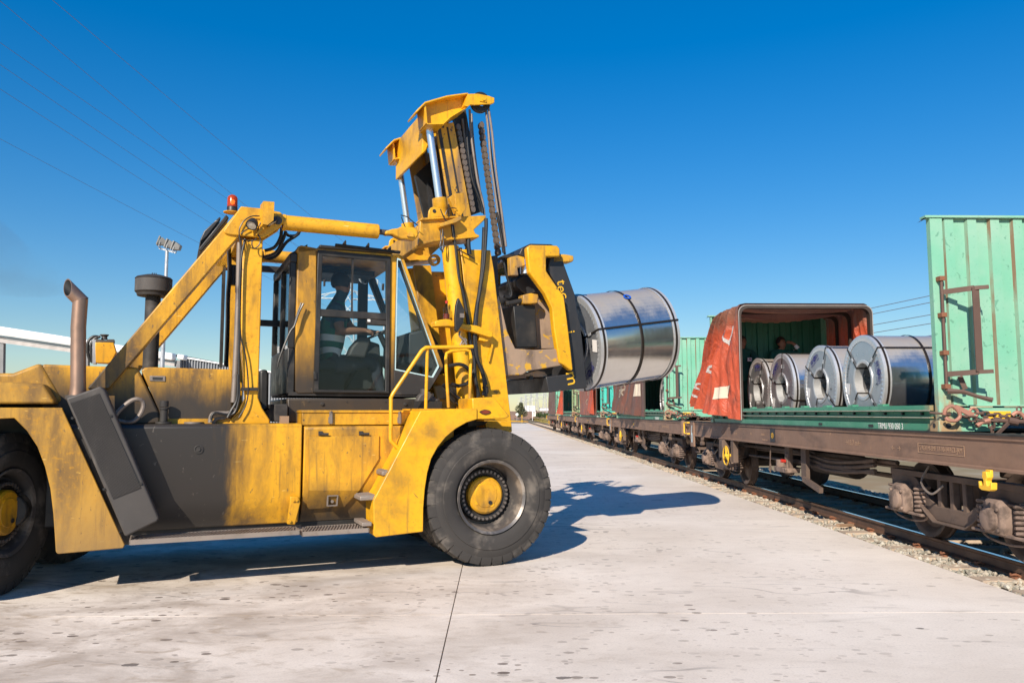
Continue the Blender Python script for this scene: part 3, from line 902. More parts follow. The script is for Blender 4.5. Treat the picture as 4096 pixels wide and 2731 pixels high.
coil_mat('coil_wrap', (0.70, 0.69, 0.67), 0.17, (5, 1, 1), 0.9)
coil_mat('coil_face', (0.58, 0.585, 0.60), 0.30, (1, 2, 2))
coil_mat('coil_ring', (0.70, 0.70, 0.69), 0.34, (3, 8, 8))
MATS['coil_ring'].node_tree.nodes['Principled BSDF'].inputs['Metallic'].default_value = 0.6
MATS['coil_face'].node_tree.nodes['Principled BSDF'].inputs['Metallic'].default_value = 0.78

# ------------------------------------------------------------------ coils
CR, CB, CL = 0.665, 0.258, 1.26
def make_coil(label, parent_loc, rot=(0, 0, 0), roll=0.0, straps=(0.6, 2.2, 3.7, 5.2), group='steel coils in the open container', paper=0.9, logo=1.2):
    t = tag(empty('steel_coil', parent_loc), label, 'steel coil', group)
    t.rotation_euler = rot
    hl = CL / 2
    MB().lathe([(-hl, CR - .004), (hl, CR - .004)], (0, 0, 0), (1, 0, 0), 72).build('wrapper', 'coil_wrap', t, fix=False)
    for s in (-1, 1):
        f = MB().lathe([(s * (hl - .004), CB + .03), (s * (hl - .004), CR - .07)], (0, 0, 0), (1, 0, 0), 64)
        f.build('end_face', 'coil_face', t)
        # crimped edge protector: flat band on the outside, ribbed flange on the face
        r_ = MB(); n = 120
        rings = []
        for a, rad in ((hl - .10, CR + .001), (hl - .098, CR + .006), (hl + .004, CR + .006), (hl + .007, CR - .01), (hl + .006, CR - .03), (hl + .003, CR - .085), (hl - .004, CR - .087)):
            ring = []
            for k in range(n):
                th = 2 * math.pi * k / n
                rr = rad; aa = a
                if rad < CR - .02 and rad > CR - .086 : aa = a + (.006 if k % 2 else -.003)
                ring.append((s * aa, rr * math.cos(th), rr * math.sin(th)))
            rings.append(ring)
        r_.loft(rings, cap=False)
        r_.build('edge_protector', 'coil_ring', t, smooth=28)
        b_ = MB().lathe([(s * (hl - .12), CB - .002), (s * (hl + .004), CB - .002), (s * (hl + .007), CB + .012), (s * (hl + .005), CB + .045), (s * (hl - .004), CB + .046)], (0, 0, 0), (1, 0, 0), 56)
        b_.build('bore_ring', 'coil_ring', t)
    MB().lathe([(-hl, CB), (hl, CB)], (0, 0, 0), (1, 0, 0), 56).build('bore', 'coil_wrap', t)
    for x in (-hl + .055, 0.02, hl - .055):
        MB().lathe([(x - .016, CR + .006), (x - .016, CR + .0105), (x + .016, CR + .0105), (x + .016, CR + .006)], (0, 0, 0), (1, 0, 0), 72).build('strap', 'strap', t)
    for a in straps:
        a += roll
        s_ = MB()
        e = Vector((0, math.cos(a), math.sin(a))); q = Vector((0, -math.sin(a), math.cos(a))) * .013; X = Vector((1, 0, 0))
        s_.obox(e * (CR + .012), X * (hl + .011), q, e * .0025)
        for s in (-1, 1):
            s_.obox(e * ((CR + CB) / 2) + X * s * (hl + .0105), e * ((CR - CB) / 2 + .008), q, X * .002)
        s_.obox(e * (CB - .005), X * (hl + .011), q, e * .0025)
        s_.build('strap', 'strap', t, smooth=0)
        bk = MB().obox(e * (CR - .24) - X * (hl + .014), e * .035, q * 1.3, X * .004); bk.build('strap_buckle', 'coil_ring', t, smooth=0)
    # printing on the visible face, read from the -x side
    xf = -hl + .001
    def face_text(body, rad, ang, size, mat='ink_blue', sx=1.0, up=1):
        e = Vector((0, math.cos(ang), math.sin(ang)))
        yd = e * up
        xd = Vector((0, yd.z, -yd.y)) * 1.0
        # reading direction for a viewer on the -x side: x_read cross y_up = -X
        if xd.cross(yd).x > 0: xd = -xd
        text('lettering', body, mat, t, tuple(e * rad + Vector((xf - .004, 0, 0))), xd, yd, size, .0005, sx=sx)
    face_text('\u4e2d', .50, logo + .26 + roll, .085); face_text('\u56fd', .50, logo + .14 + roll, .085)
    o = MB().lathe([(0, .048), (-.003, .048), (-.003, .036), (0, .036)], (xf, .50 * math.cos(logo + roll), .50 * math.sin(logo + roll)), (1, 0, 0), 20)
    o.build('emblem', 'ink_blue', t)
    MB().obox((xf - .003, .50 * math.cos(logo + roll), .50 * math.sin(logo + roll)), (.001, 0, 0), (0, .012, 0), (0, 0, .034)).build('emblem', 'ink_blue', t)
    face_text('\u6c99', .50, logo - .14 + roll, .085); face_text('\u94a2', .50, logo - .26 + roll, .085)
    face_text('SHAGANG  CHINA', .425, logo + roll, .036, 'ink_blue', 1.15)
    for k, ch in enumerate('\u6c5f\u82cf\u6c99\u94a2\u96c6\u56e2\u6709\u9650\u516c\u53f8'):
        face_text(ch, .50, logo - 2.2 - k * .085 + roll, .042, 'ink_black')
    text('lettering', '\u2191', 'ink_black', t, (xf - .004, -.42, -.1), (0, -1, 0), (0, 0, 1), .1, .0005)
    e = Vector((0, math.cos(paper), math.sin(paper)))
    p = MB().obox(e * .5 + Vector((xf - .005, 0, 0)), (.001, 0, 0), (0, .055, .01), (0, -.014, .08)); p.build('paper_label', 'paper', t, smooth=0)
    return t
# ------------------------------------------------------------------ wagon
def build_bogie(parent, y, dup_of=None):
    bg = empty('bogie', (0, y, 0), parent=parent)
    MB().box(-.85, .85, -.2, .2, .62, .92).box(-.3, .3, -.3, .3, .92, 1.0).build('bolster', 'bogie_brown', bg, bevel=.02)
    for s in (-1, 1):
        m = MB(); X = s * 1.0
        m.box(X - .06, X + .06, -1.28, 1.28, .90, .97)
        path = [(-1.28, .84), (-.98, .86), (-.72, .80), (-.46, .60), (-.30, .51), (.30, .51), (.46, .60), (.72, .80), (.98, .86), (1.28, .84)]
        top = [(a, b + .09) for a, b in path]; bot = [(a, b - .07) for a, b in path]
        m.loft([[(X + dx, p[0], p[1]) for p in top + bot[::-1]] for dx in (-.045, .045)])
        m.loft([[(X + dx, p[0], p[1]) for p in [(a, b - .07) for a, b in path] + [(a, b - .095) for a, b in path][::-1]] for dx in (-.10, .10)])
        for yy in (-.24, 0, .24):
            m.box(X - .04, X + .04, yy - .035, yy + .035, .58, .905)
        m.build('side_frame', 'bogie_brown', bg, bevel=.008)
    for ax in (-.9, .9):
        MB().cyl((-.98, ax, .62), (.98, ax, .62), .075, n=14).build('axle', 'bogie_brown', bg)
        for s in (-1, 1):
            w = MB()
            # profile along x from outside (s side) inwards
            w.lathe([(0, .07), (-.02, .10), (-.06, .12), (-.075, .34), (-.02, .39), (-.005, .42), (0, .455), (-.10, .462), (-.105, .49), (-.135, .485), (-.14, .40), (-.12, .34), (-.115, .12), (-.16, .1), (-.18, .07)], (s * .815, ax, .62), (s, 0, 0), 40)
            w.build('wheel', 'wheel_steel', bg)
            x0 = s * 1.03
            b_ = MB()
            b_.loft([[(x0 + s * dx, ax + p[0] * k, .62 + p[1] * k) for p in ((-.13, -.15), (.13, -.15), (.17, -.06), (.17, .1), (.1, .19), (-.1, .19), (-.17, .1), (-.17, -.06))] for dx, k in ((-.13, 1), (.12, 1), (.16, .86))])
            b_.lathe([(.15, .12), (.2, .115), (.215, .08), (.22, .0)], (x0, ax, .62), (s, 0, 0), 14)
            b_.box(min(x0, x0 + s * .1), max(x0, x0 + s * .1), ax - .42, ax + .42, .455, .485)
            for yy in (-.12, .12):
                for zz in (-.1, .1):
                    b_.cyl((x0 + s * .15, ax + yy, .62 + zz), (x0 + s * .18, ax + yy, .62 + zz), .022, n=6)
            b_.build('axle_box', 'axle_box_dust', bg, bevel=.008)
            for dy in (-.29, .29):
                if s == -1:
                    pts = []
                    for k in range(49):
                        th = 2 * math.pi * k / 8
                        pts.append((x0 + .082 * math.cos(th), ax + dy + .082 * math.sin(th), .49 + .30 * k / 48))
                    MB().tube(pts, .02, 6).cyl((x0, ax + dy, .49), (x0, ax + dy, .8), .045, n=8).build('spring', 'axle_box_dust', bg)
                else:
                    MB().cyl((x0, ax + dy, .49), (x0, ax + dy, .8), .09, n=8).build('spring', 'bogie_brown', bg)
            MB().tube([(x0, ax - .42, .47), (x0, ax - .3, .40), (x0, ax, .37), (x0, ax + .3, .40), (x0, ax + .42, .47)], .013, 6, smooth_path=3).build('safety_strap', 'axle_box_dust', bg)
    if True:
        MB().tube([(-1.08, .35, 1.05), (-1.16, .38, .86), (-1.16, .18, .75), (-1.12, 0, .86)], .013, 6, smooth_path=5).build('brake_hose', 'grey_tube', bg)
    return bg

def build_wagon():
    w = empty('flat_wagon')
    for s in (-1, 1):
        m = MB()
        prof = [(1.30, 1.44), (1.30, 1.40), (1.285, 1.395), (1.285, 1.14), (1.31, 1.13), (1.31, 1.105), (1.17, 1.105), (1.17, 1.125), (1.25, 1.13), (1.25, 1.40), (1.17, 1.41), (1.17, 1.44)]
        m.loft([[(s * p[0], y, p[1]) for p in prof] for y in (-6.7, 6.7)])
        m.build('side_sill', 'wagon_brown', w)
        m = MB().box(min(s * 1.315, s * 1.15), max(s * 1.315, s * 1.15), -6.7, 6.7, 1.441, 1.462); m.build('deck_lip', 'soot_black', w)
    for y in (-6.72, 6.58):
        MB().box(-1.31, 1.31, y, y + .14, 1.08, 1.46).build('end_beam', 'wagon_brown', w)
    for y in (-5.2, -4.4, -3.0, -1.5, 0, 1.5, 3.0, 4.4, 5.2):
        MB().box(-1.2, 1.2, y - .06, y + .06, 1.13, 1.42).build('cross_beam', 'underframe_dark', w)
    MB().box(-.22, .22, -6.6, 6.6, 1.0, 1.38).build('centre_sill', 'underframe_dark', w)
    MB().box(-1.15, 1.15, -4.6, 4.6, 1.425, 1.44).build('deck_plate', 'underframe_dark', w)
    for y in (-4.4, 4.4):
        build_bogie(w, y)
    for s in (-1, 1):
        for e in (-1, 1):
            b_ = MB(); b_.cyl((s * .87, e * 6.7, 1.06), (s * .87, e * 6.83, 1.06), .12, n=14); b_.cyl((s * .87, e * 6.83, 1.06), (s * .87, e * 6.87, 1.06), .2, n=18)
            b_.build('buffer', 'bogie_brown', w)
    # brake rigging, valve gear and pipes between the bogies, near side
    for (y0, y1, x, z, r) in ((-3.0, 3.2, -.9, 1.02, .03), (-3.1, 3.0, -.7, .95, .025), (-2.6, 2.6, -1.0, .85, .02), (-3.2, 3.2, -.6, .8, .035)):
        MB().cyl((x, y0, z), (x, y1, z - .03), r, n=8).build('brake_pipe', 'bogie_brown', w)
    for k, dz in enumerate((.02, .09, .16)):
        MB().tube([(-1.0, -2.6, 1.05 - dz), (-1.0, -1.9, .98 - dz), (-1.0, -1.1, .95 - dz), (-1.0, -.4, 1.02 - dz)], .028, 7, smooth_path=5).build('brake_pipe', 'bogie_brown', w)
    MB().cyl((-.5, -1.0, .84), (-.5, .4, .84), .2, n=18).build('air_tank', 'underframe_dark', w)
    for y in (-.55, .15):
        MB().box(-1.16, -1.10, y - .1, y + .1, .62, 1.11).build('valve_hanger', 'bogie_brown', w)
    v = MB(); v.box(-1.25, -1.0, .0, .55, .66, .74); v.cyl((-1.15, .45, .72), (-1.15, .45, .86), .09, n=10); v.cyl((-1.15, .15, .74), (-1.15, .15, .98), .05, n=8)
    v.build('brake_valve', 'axle_box_dust', w, bevel=.01)
    MB().tube([(-1.24, .7, 1.1), (-1.25, .72, .78), (-1.25, .76, .7), (-1.25, .72, .62), (-1.25, .68, .7), (-1.25, .71, .78)], .011, 6).build('pull_rod', 'bogie_brown', w)
    MB().cyl((-1.28, .12, .86), (-1.2, .12, .85), .028, n=8).build('valve_knob', 'red_plastic', w)
    MB().bar((-1.2, -.65, .62), (-1.2, -1.3, .5), .06, .08).build('brake_lever', 'bogie_brown', w)
    # handbrake wheel
    hw = empty('handbrake_wheel', (-1.36, 3.0, .79), parent=w)
    n = 28
    MB().lathe([(-.014, .19), (0, .205), (.014, .19), (0, .175), (-.014, .19)], (0, 0, 0), (1, 0, 0), 28).build('rim', 'yellow_paint', hw)
    for k in range(3):
        a = 1.57 + k * 2.094
        MB().bar((0, 0, 0), (0, .18 * math.cos(a), .18 * math.sin(a)), .03, .03).build('spoke', 'yellow_paint', hw)
    MB().cyl((-.03, 0, 0), (.25, 0, 0), .03, n=10).build('hub', 'yellow_paint', hw)
    MB().box(-1.36, -1.2, 3.25, 3.5, .72, 1.1).build('brake_box', 'bogie_brown', w, bevel=.02)
    MB().box(-1.3, -1.2, 2.7, 2.86, .66, 1.11).build('bracket', 'bogie_brown', w)
    # lashing hook
    hk = MB(); hk.box(-1.345, -1.315, -4.9, -4.76, 1.0, 1.13)
    hk.loft([[(-1.35 + dx, p[0], p[1]) for p in ((-4.88, 1.1), (-4.77, 1.1), (-4.75, 1.0), (-4.79, .94), (-4.78, .86), (-4.69, .85), (-4.68, .92), (-4.64, .92), (-4.65, .80), (-4.72, .77), (-4.93, .77), (-5.0, .80), (-5.01, .92), (-4.97, .92), (-4.96, .85), (-4.88, .86), (-4.86, .94), (-4.9, 1.0))] for dx in (-.03, .03)])
    hk.v = [(p_[0], -4.83 + (p_[1] + 4.83) * .55, 1.1 + (p_[2] - 1.1) * .55) for p_ in hk.v]
    hk2 = hk.mesh('lashing_hook', 'bogie_brown')
    o = link('lashing_hook', hk2, w, .006); o.location = (0, 9.7, 0)
    o = link('lashing_hook', hk2, w, .006); o.location = (0, -.72, 0)
    # end handle and step
    MB().tube([(-1.33, 6.35, 1.36), (-1.38, 6.35, 1.37), (-1.38, 6.35, 1.13), (-1.33, 6.35, 1.12)], .001, 4).build('step_bracket', 'bogie_brown', w)
    MB().tube([(-1.32, 6.15, 1.42), (-1.37, 6.15, 1.42), (-1.37, 6.48, 1.42), (-1.37, 6.5, 1.39), (-1.37, 6.5, 1.18), (-1.37, 6.48, 1.15), (-1.37, 6.15, 1.15), (-1.32, 6.15, 1.15)], .018, 8).build('grab_handle', 'yellow_paint', w)
    MB().box(-1.33, -1.29, 5.75, 6.05, .85, 1.44).build('end_plate', 'wagon_brown', w)
    MB().tube([(-1.2, 6.1, .85), (-1.2, 6.1, .72), (-1.2, 5.7, .72), (-1.2, 5.7, .85)], .016, 6).build('step_iron', 'bogie_brown', w)
    xf = -1.287
    L = dict(xdir=(0, -1, 0), ydir=(0, 0, 1))
    text('lettering', '6', 'pale_blue_paint', w, (-1.333, 5.9, 1.13), (0, -1, 0), (0, 0, 1), .62, .001, sx=.45)
    MB().box(xf - .004, xf - .002, .33, .57, 1.16, 1.385).build('placard', 'ink_black', w)
    MB().lathe([(0, .05), (-.002, .05), (-.002, .042), (0, .042)], (xf - .006, .45, 1.27), (1, 0, 0), 22).build('emblem', 'gold', w)
    text('lettering', 'U', 'gold', w, (xf - .006, .45, 1.27), L['xdir'], L['ydir'], .085, .0005, sx=.8)
    for (t_, y, z, s_) in (('1288 D-9', .95, 1.27, .05), ('POLLARD 20-10', .85, 1.18, .04), ('\u219213,7 m\u2190', -2.6, 1.26, .1), ('\u2190', -3.66, 1.24, .09), ('\u2192', -3.8, 1.24, .09), ('RIV', 3.4, 1.26, .09), ('31 71', 2.55, 1.24, .07), ('A', 4.35, 1.29, .09), ('REV', 3.9, 1.3, .05), ('46', 1.6, 1.27, .07), ('0001 4550 012-4', 4.9, 1.3, .05), ('8', -1.9, 1.36, .05), ('T', -3.1, 1.2, .06)):
        text('lettering', t_, 'faded_lettering', w, (xf - .003, y, z), L['xdir'], L['ydir'], s_, .0005)
    fr = MB().ring([(-4.22, 1.215), (-5.1, 1.215), (-5.1, 1.325), (-4.22, 1.325)], [(-4.228, 1.222), (-5.092, 1.222), (-5.092, 1.318), (-4.228, 1.318)], xf - .004, xf - .002, 'x'); fr.build('lettering_frame', 'faded_lettering', w, smooth=0)
    text('lettering', 'S REV M-SMF 17-10-14 RCL-JRM', 'faded_lettering', w, (xf - .003, -4.66, 1.27), L['xdir'], L['ydir'], .075, .0005, sx=.8)
    hx = MB().ring([(3.4 + .12 * math.cos(k * 1.0472) * 1.4, 1.26 + .085 * math.sin(k * 1.0472)) for k in range(6)], [(3.4 + .112 * math.cos(k * 1.0472) * 1.4, 1.26 + .078 * math.sin(k * 1.0472)) for k in range(6)], xf - .004, xf - .002, 'x'); hx.build('lettering_frame', 'faded_lettering', w, smooth=0)
    return w

PITCH = 13.75
WY = 13.0
proto = build_wagon()
wl = ['brown flat wagon in front, carrying the open green container', 'second brown flat wagon, under the dark brown tarpaulin', 'third brown flat wagon, under the bright turquoise container',
      'fourth brown flat wagon, under the olive green container', 'last brown flat wagon, farthest down the track']
for i in range(5):
    o = proto if i == 0 else copy_tree(proto)
    o.location = (TRACK, WY + PITCH * i, 0)
    tag(o, wl[i], 'flat wagon', 'flat wagons of the train')

for o in proto.children:
    if o.name.startswith('lashing_hook') and o.location.y < 0:
        o.data = o.data.copy(); o.data.materials[0] = MATS['yellow_paint']; o['label'] = 'bright yellow lashing hook'
# ------------------------------------------------------------------ containers
DECK = 1.464
def corrugated(m, y, s, x0, x1, z0, z1, first=.0):
    """vertical trapezoid ribs along x; s=-1 ribs stand out towards -y"""
    pts = [(x0, y)]
    x = x0 + first
    while x < x1 - .12:
        pts += [(x, y), (x + .018, y + s * .036), (x + .118, y + s * .036), (x + .136, y)]
        x += .256
    pts.append((x1, y))
    n = len(pts)
    a = m.pts([(p[0], p[1], z0) for p in pts]); b = m.pts([(p[0], p[1], z1) for p in pts])
    c = m.pts([(p[0], p[1] - s * .004, z0) for p in pts]); d = m.pts([(p[0], p[1] - s * .004, z1) for p in pts])
    for k in range(n - 1):
        sl_ = abs(pts[k + 1][1] - pts[k][1]) > .01
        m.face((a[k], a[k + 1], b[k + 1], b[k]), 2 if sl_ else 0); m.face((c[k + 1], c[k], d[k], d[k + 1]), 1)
    return m

def hood(parent, y0, y1, top_len, bot_len, mat, folds, amp, seed, flare=.28, zb0=.06, zb1=.36, sag=.1, nt=90, roof_len=None):
    """tarpaulin hood: one sheet hung over the hoops from side to side, gathered in folds along y.
    y0 = near hoop (local y); top_len / bot_len = how far the gathered cloth reaches back at the top and at the hem"""
    rnd = random.Random(seed)
    m = MB()
    ph = [rnd.uniform(0, 6.28) for _ in range(8)]
    sec = []                     # (x, z, t) around the section, t=0 left hem .. 1 right hem
    H0 = 2.33; W0 = 1.33; rc = .16
    n_side = 28
    for k in range(n_side + 1):
        sec.append((-W0, k / n_side, 'L'))
    for k in range(1, 18):
        sec.append((-W0 + 2 * W0 * k / 18, 1.0, 'T'))
    for k in range(n_side + 1):
        sec.append((W0, 1 - k / n_side, 'R'))
    ids = []
    for j in range(nt + 1):
        t = j / nt
        row = []
        tri0 = 2 * abs(((t * folds + .13 * math.sin(t * 9 + ph[0])) % 1) - .5) * 2 - 1
        def pleat(h):
            # lapped pleats of unequal width that run together towards the top, with finer creases on them
            x_ = t * folds + .22 * math.sin(t * 7 + ph[0]) + .16 * math.sin(2.4 * h + ph[2]) * (1 - h)
            f_ = x_ % 1
            w_ = .45 + .2 * math.sin(ph[3] + int(x_) * 2.1)
            big = (f_ / w_ if f_ < w_ else (1 - f_) / (1 - w_)) * 2 - 1
            big = math.copysign(abs(big) ** .75, big)
            return .72 * big + .2 * math.sin(x_ * 14.2 + 5 * h + ph[4]) + .13 * math.sin(x_ * 31 - 9 * h + ph[5]) + .12 * math.sin(11 * h + 6 * t + ph[6])
        edge = min(1, t * 9)
        for (x, h, part) in sec:
            zb = zb0 + (zb1 - zb0) * t
            if part == 'T':
                u = x / W0
                z = H0 + .02 - sag * (1 - u * u) * (.35 + .65 * abs(math.sin(t * math.pi * max(2, folds * .6)))) * edge + amp * .35 * tri0 * edge
                rl_ = roof_len or top_len
                y = y0 + t * (top_len + (rl_ - top_len) * (1 - u ** 4 if u < 0 else 1))
                xx = x
            else:
                s = -1 if part == 'L' else 1
                q = 1 - h
                z = zb + (H0 - zb) * h
                y = y0 + t * (top_len + (bot_len - top_len) * q ** (.85 if roof_len else 1.15)) if (s < 0 or not roof_len) else y0 + t * roof_len
                out = amp * pleat(h) * edge * (.5 + .75 * q) + flare * (q ** 1.7) * math.sin(math.pi * min(1, t * 1.0) ** .8) * (1 if s < 0 else .5)
                out += .02 * math.sin(7 * h + ph[1] + 5 * t) * edge
                if h > .93: out *= (1 - (h - .93) / .07 * .6)
                if s > 0 and roof_len: out = out * (1 - t ** 3) - .045
                xx = s * (W0 + out) - s * (.05 * max(0, (h - .95) / .05) ** 2)
            row.append((xx, y, z))
        ids.append(m.pts(row))
    for a, b in zip(ids[:-1], ids[1:]):
        for k in range(len(sec) - 1):
            m.face((a[k], a[k + 1], b[k + 1], b[k]))
    return m.build('tarpaulin', mat, parent, smooth=50, fix=False)

def hoop(parent, y, zt=2.3, w=1.32, d=.09, mat='hoop_steel', t=.05):
    m = MB(); r = .15
    def path(off):
        P = [(-(w - off), .06)]
        for k in range(7):
            a = math.pi - k * math.pi / 12
            P.append((-(w - off) + r + (r) * math.cos(a), zt - off - r + r * math.sin(a)))
        for k in range(7):
            a = math.pi / 2 - k * math.pi / 12
            P.append(((w - off) - r + r * math.cos(a), zt - off - r + r * math.sin(a)))
        P.append((w - off, .06))
        return P
    o_, i_ = path(0), path(t)
    n = len(o_)
    A = m.pts([(p[0], y, p[1]) for p in o_]); B = m.pts([(p[0], y + d, p[1]) for p in o_])
    C = m.pts([(p[0], y, p[1]) for p in i_]); D = m.pts([(p[0], y + d, p[1]) for p in i_])
    for k in range(n - 1):
        m.face((A[k], A[k + 1], C[k + 1], C[k])); m.face((B[k + 1], B[k], D[k], D[k + 1]))
        m.face((A[k + 1], A[k], B[k], B[k + 1])); m.face((C[k], C[k + 1], D[k + 1], D[k]))
    return m.build('hoop', mat, parent, smooth=30)

HALFL = 4.45
def build_container(gm, rail='rail_green', detail=True):
    c = empty('coil_container')
    y0 = -HALFL
    # end walls: ribbed sheet, corner posts, top rail, bottom beam
    for s in (-1, 1):
        e = empty('end_wall', (0, 0, 0), parent=c)
        Y = s * HALFL
        corrugated(MB(), Y - s * .05, s, -1.18, 1.18, .28, 2.33, .027).build('ribbed_sheet', [gm, 'inner_shade_green', 'rib_rust'], e, smooth=20, fix=False)
        for sx in (-1, 1):
            p = MB()
            p.box(min(sx * 1.305, sx * 1.17), max(sx * 1.305, sx * 1.17), min(Y, Y - s * .022), max(Y, Y - s * .022), .12, 2.335)
            p.box(min(sx * 1.305, sx * 1.275), max(sx * 1.305, sx * 1.275), min(Y - s * .022, Y - s * .075), max(Y - s * .022, Y - s * .075), .12, 2.335)
            p.build('corner_post', gm, e)
            q = MB(); q.box(min(sx * 1.325, sx * 1.14), max(sx * 1.325, sx * 1.14), min(Y + s * .02, Y - s * .16), max(Y + s * .02, Y - s * .16), -.005, .118)
            q.build('corner_casting', gm, e, bevel=.006)
            h_ = MB(); h_.lathe([(0, .026), (.004, .026), (.004, .0)], (sx * 1.327, Y - s * .07, .06), (sx, 0, 0), 12); h_.build('casting_hole', 'bore_dark', e)
            h_ = MB(); h_.lathe([(0, .03), (.004, .03), (.004, .0)], (sx * 1.225, Y + s * .0215, .06), (0, s, 0), 12); h_.build('casting_hole', 'bore_dark', e)
        MB().box(-1.36, 1.36, min(Y + s * .015, Y - s * .1), max(Y + s * .015, Y - s * .1), 2.336, 2.36).build('top_rail', gm, e)
        for sx in (-1, 1):
            f = MB(); f.pts([(sx * 1.30, Y, 2.362), (sx * 1.30, Y - s * .1, 2.362), (sx * 1.39, Y - s * .1, 2.30), (sx * 1.39, Y, 2.30)]); f.face((0, 1, 2, 3)); f.build('flashing', 'soot_black', e)
        b = MB(); b.box(-1.168, 1.168, min(Y + s * .004, Y - s * .12), max(Y + s * .004, Y - s * .12), .085, .25); b.box(-1.168, 1.168, min(Y + s * .03, Y - s * .06), max(Y + s * .03, Y - s * .06), .268, .281)
        b.build('bottom_beam', gm, e, bevel=.004)
        b = MB(); b.prism([(-.72, .0), (-1.14, .0), (-1.14, .084), (-.55, .084)], min(Y, Y - s * .05), max(Y, Y - s * .05)); b.build('gusset', gm, e)
        if s < 0:
            MB().box(-.80, -.53, Y - .008, Y - .0045, .135, .215).build('plate', 'yellow_paint', e)
            text('lettering', 'P.8', 'ink_black', e, (-.44, Y - .008, .195), (1, 0, 0), (0, 0, 1), .05, .0005)
            # lock rod, hinged gate bar and keeper
            l = lambda p, y=8.36: (p[0] - TRACK, y0 + (y - 8.29), p[1] - DECK)
            r0, r1 = (4.818,3.137), (4.791,1.893)
            a = Vector(l(r0, 8.235)); b2 = Vector(l(r1, 8.235)); b2.x = a.x
            MB().cyl(a, b2, .017, n=8).build('lock_rod', 'rust_bar', e)
            for zz in (.98, .66, .33, .04):
                p = b2.lerp(a, zz)
                MB().box(p.x - .03, p.x + .03, p.y - .03, y0 + .002, p.z - .025, p.z + .025).build('rod_guide', 'rust', e, bevel=.004)
            for (za, tipz) in ((.86, 0), (.145, 0)):
                p = b2.lerp(a, za)
                g_ = MB(); g_.bar((p.x, p.y, p.z), (p.x + .23, p.y - .20, p.z + .015), .012, .055); g_.bar((p.x + .23, p.y - .20, p.z + .015), (p.x + .36, p.y - .24, p.z + .02), .03, .04)
                g_.build('gate_arm', 'rust_bar', e)
            p1 = b2.lerp(a, .86); p2 = b2.lerp(a, .145)
            MB().bar((p2.x + .24, p2.y - .205, p2.z + .02), (p1.x + .24, p1.y - .205, p1.z + .02), .075, .012, up=(0, 1, 0)).build('gate_bar', 'rust_bar', e)
            p = b2.lerp(a, .0)
            MB().tube([(p.x, p.y - .01, p.z), (p.x + .13, p.y - .08, p.z - .01), (p.x + .24, p.y - .14, p.z - .06), (p.x + .36, p.y - .2, p.z - .1)], .022, 6, rr=[.035, .026, .022, .03]).build('handle', 'rust_bar', e)
            MB().bar((p.x + .16, p.y + .02, p.z + .16), (p.x + .2, p.y, p.z + .02), .03, .05).build('keeper', 'rust_bar', e)
    # side rails
    for sx in (-1, 1):
        m = MB()
        prof = [(1.30, .225), (1.30, .281), (1.18, .281), (1.18, .0), (1.30, -.003), (1.305, .075), (1.23, .08), (1.23, .135), (1.30, .138), (1.30, .152), (1.23, .155), (1.23, .222)]
        m.loft([[(sx * p[0], y, p[1]) for p in prof] for y in (-HALFL + .195, HALFL - .195)])
        m.build('side_rail', rail, c)
        for zz in (.218, .14):
            MB().box(min(sx * 1.306, sx * 1.295), max(sx * 1.306, sx * 1.295), -HALFL + .2, HALFL - .2, zz, zz + .009).build('worn_edge', 'worn_edge', c)
        y = -HALFL + .45
        bolt = MB().cyl((sx * 1.225, 0, .187), (sx * 1.262, 0, .187), .016, n=8).mesh('bolt', 'black_steel')
        while y < HALFL - .3:
            o = link('bolt', bolt, c); o.location = (0, y, 0); y += .42
        lug = MB().box(sx * 1.26 - .04, sx * 1.26 + .04, -.07, .07, .28, .305).mesh('lug', rail)
        y = -HALFL + 1.3
        while y < HALFL - .3:
            o = link('lug', lug, c); o.location = (0, y, 0); y += .82
    for y in (-2.9, -1.35):
        MB().box(-1.309, -1.28, y - .06, y + .06, .02, .05).build('pocket', 'bore_dark', c)
    MB().box(-1.175, 1.175, -HALFL + .2, HALFL - .2, -.002, .03).build('floor', 'underframe_dark', c)
    for x in (-.55, .55):
        MB().box(x - .1, x + .1, -HALFL + .3, HALFL - .3, .031, .06).build('coil_skid', 'wood_block', c)
    text('lettering', 'TRMU 930 050 3', 'white_paint', c, (-1.312, -3.4, .035), (0, -1, 0), (0, 0, 1), .105, .0005, sx=.82)
    return c

CY0 = 8.29 + HALFL
gm = ['green_a', 'green_b', 'green_cyan', 'green_olive', 'green_b']
cl = ['open green coil container on the front wagon, its red hood pushed back', 'pale green container behind the red hood, half under a dark brown tarpaulin',
      'bright turquoise container with a rust red tarpaulin', 'olive green container with a hanging red tarpaulin flap', 'last container, wholly covered by a brown tarpaulin']
CONT = []
for i in range(5):
    c = build_container(gm[i])
    c.location = (TRACK, CY0 + PITCH * i, DECK)
    tag(c, cl[i], 'container', 'coil containers on the wagons')
    CONT.append(c)
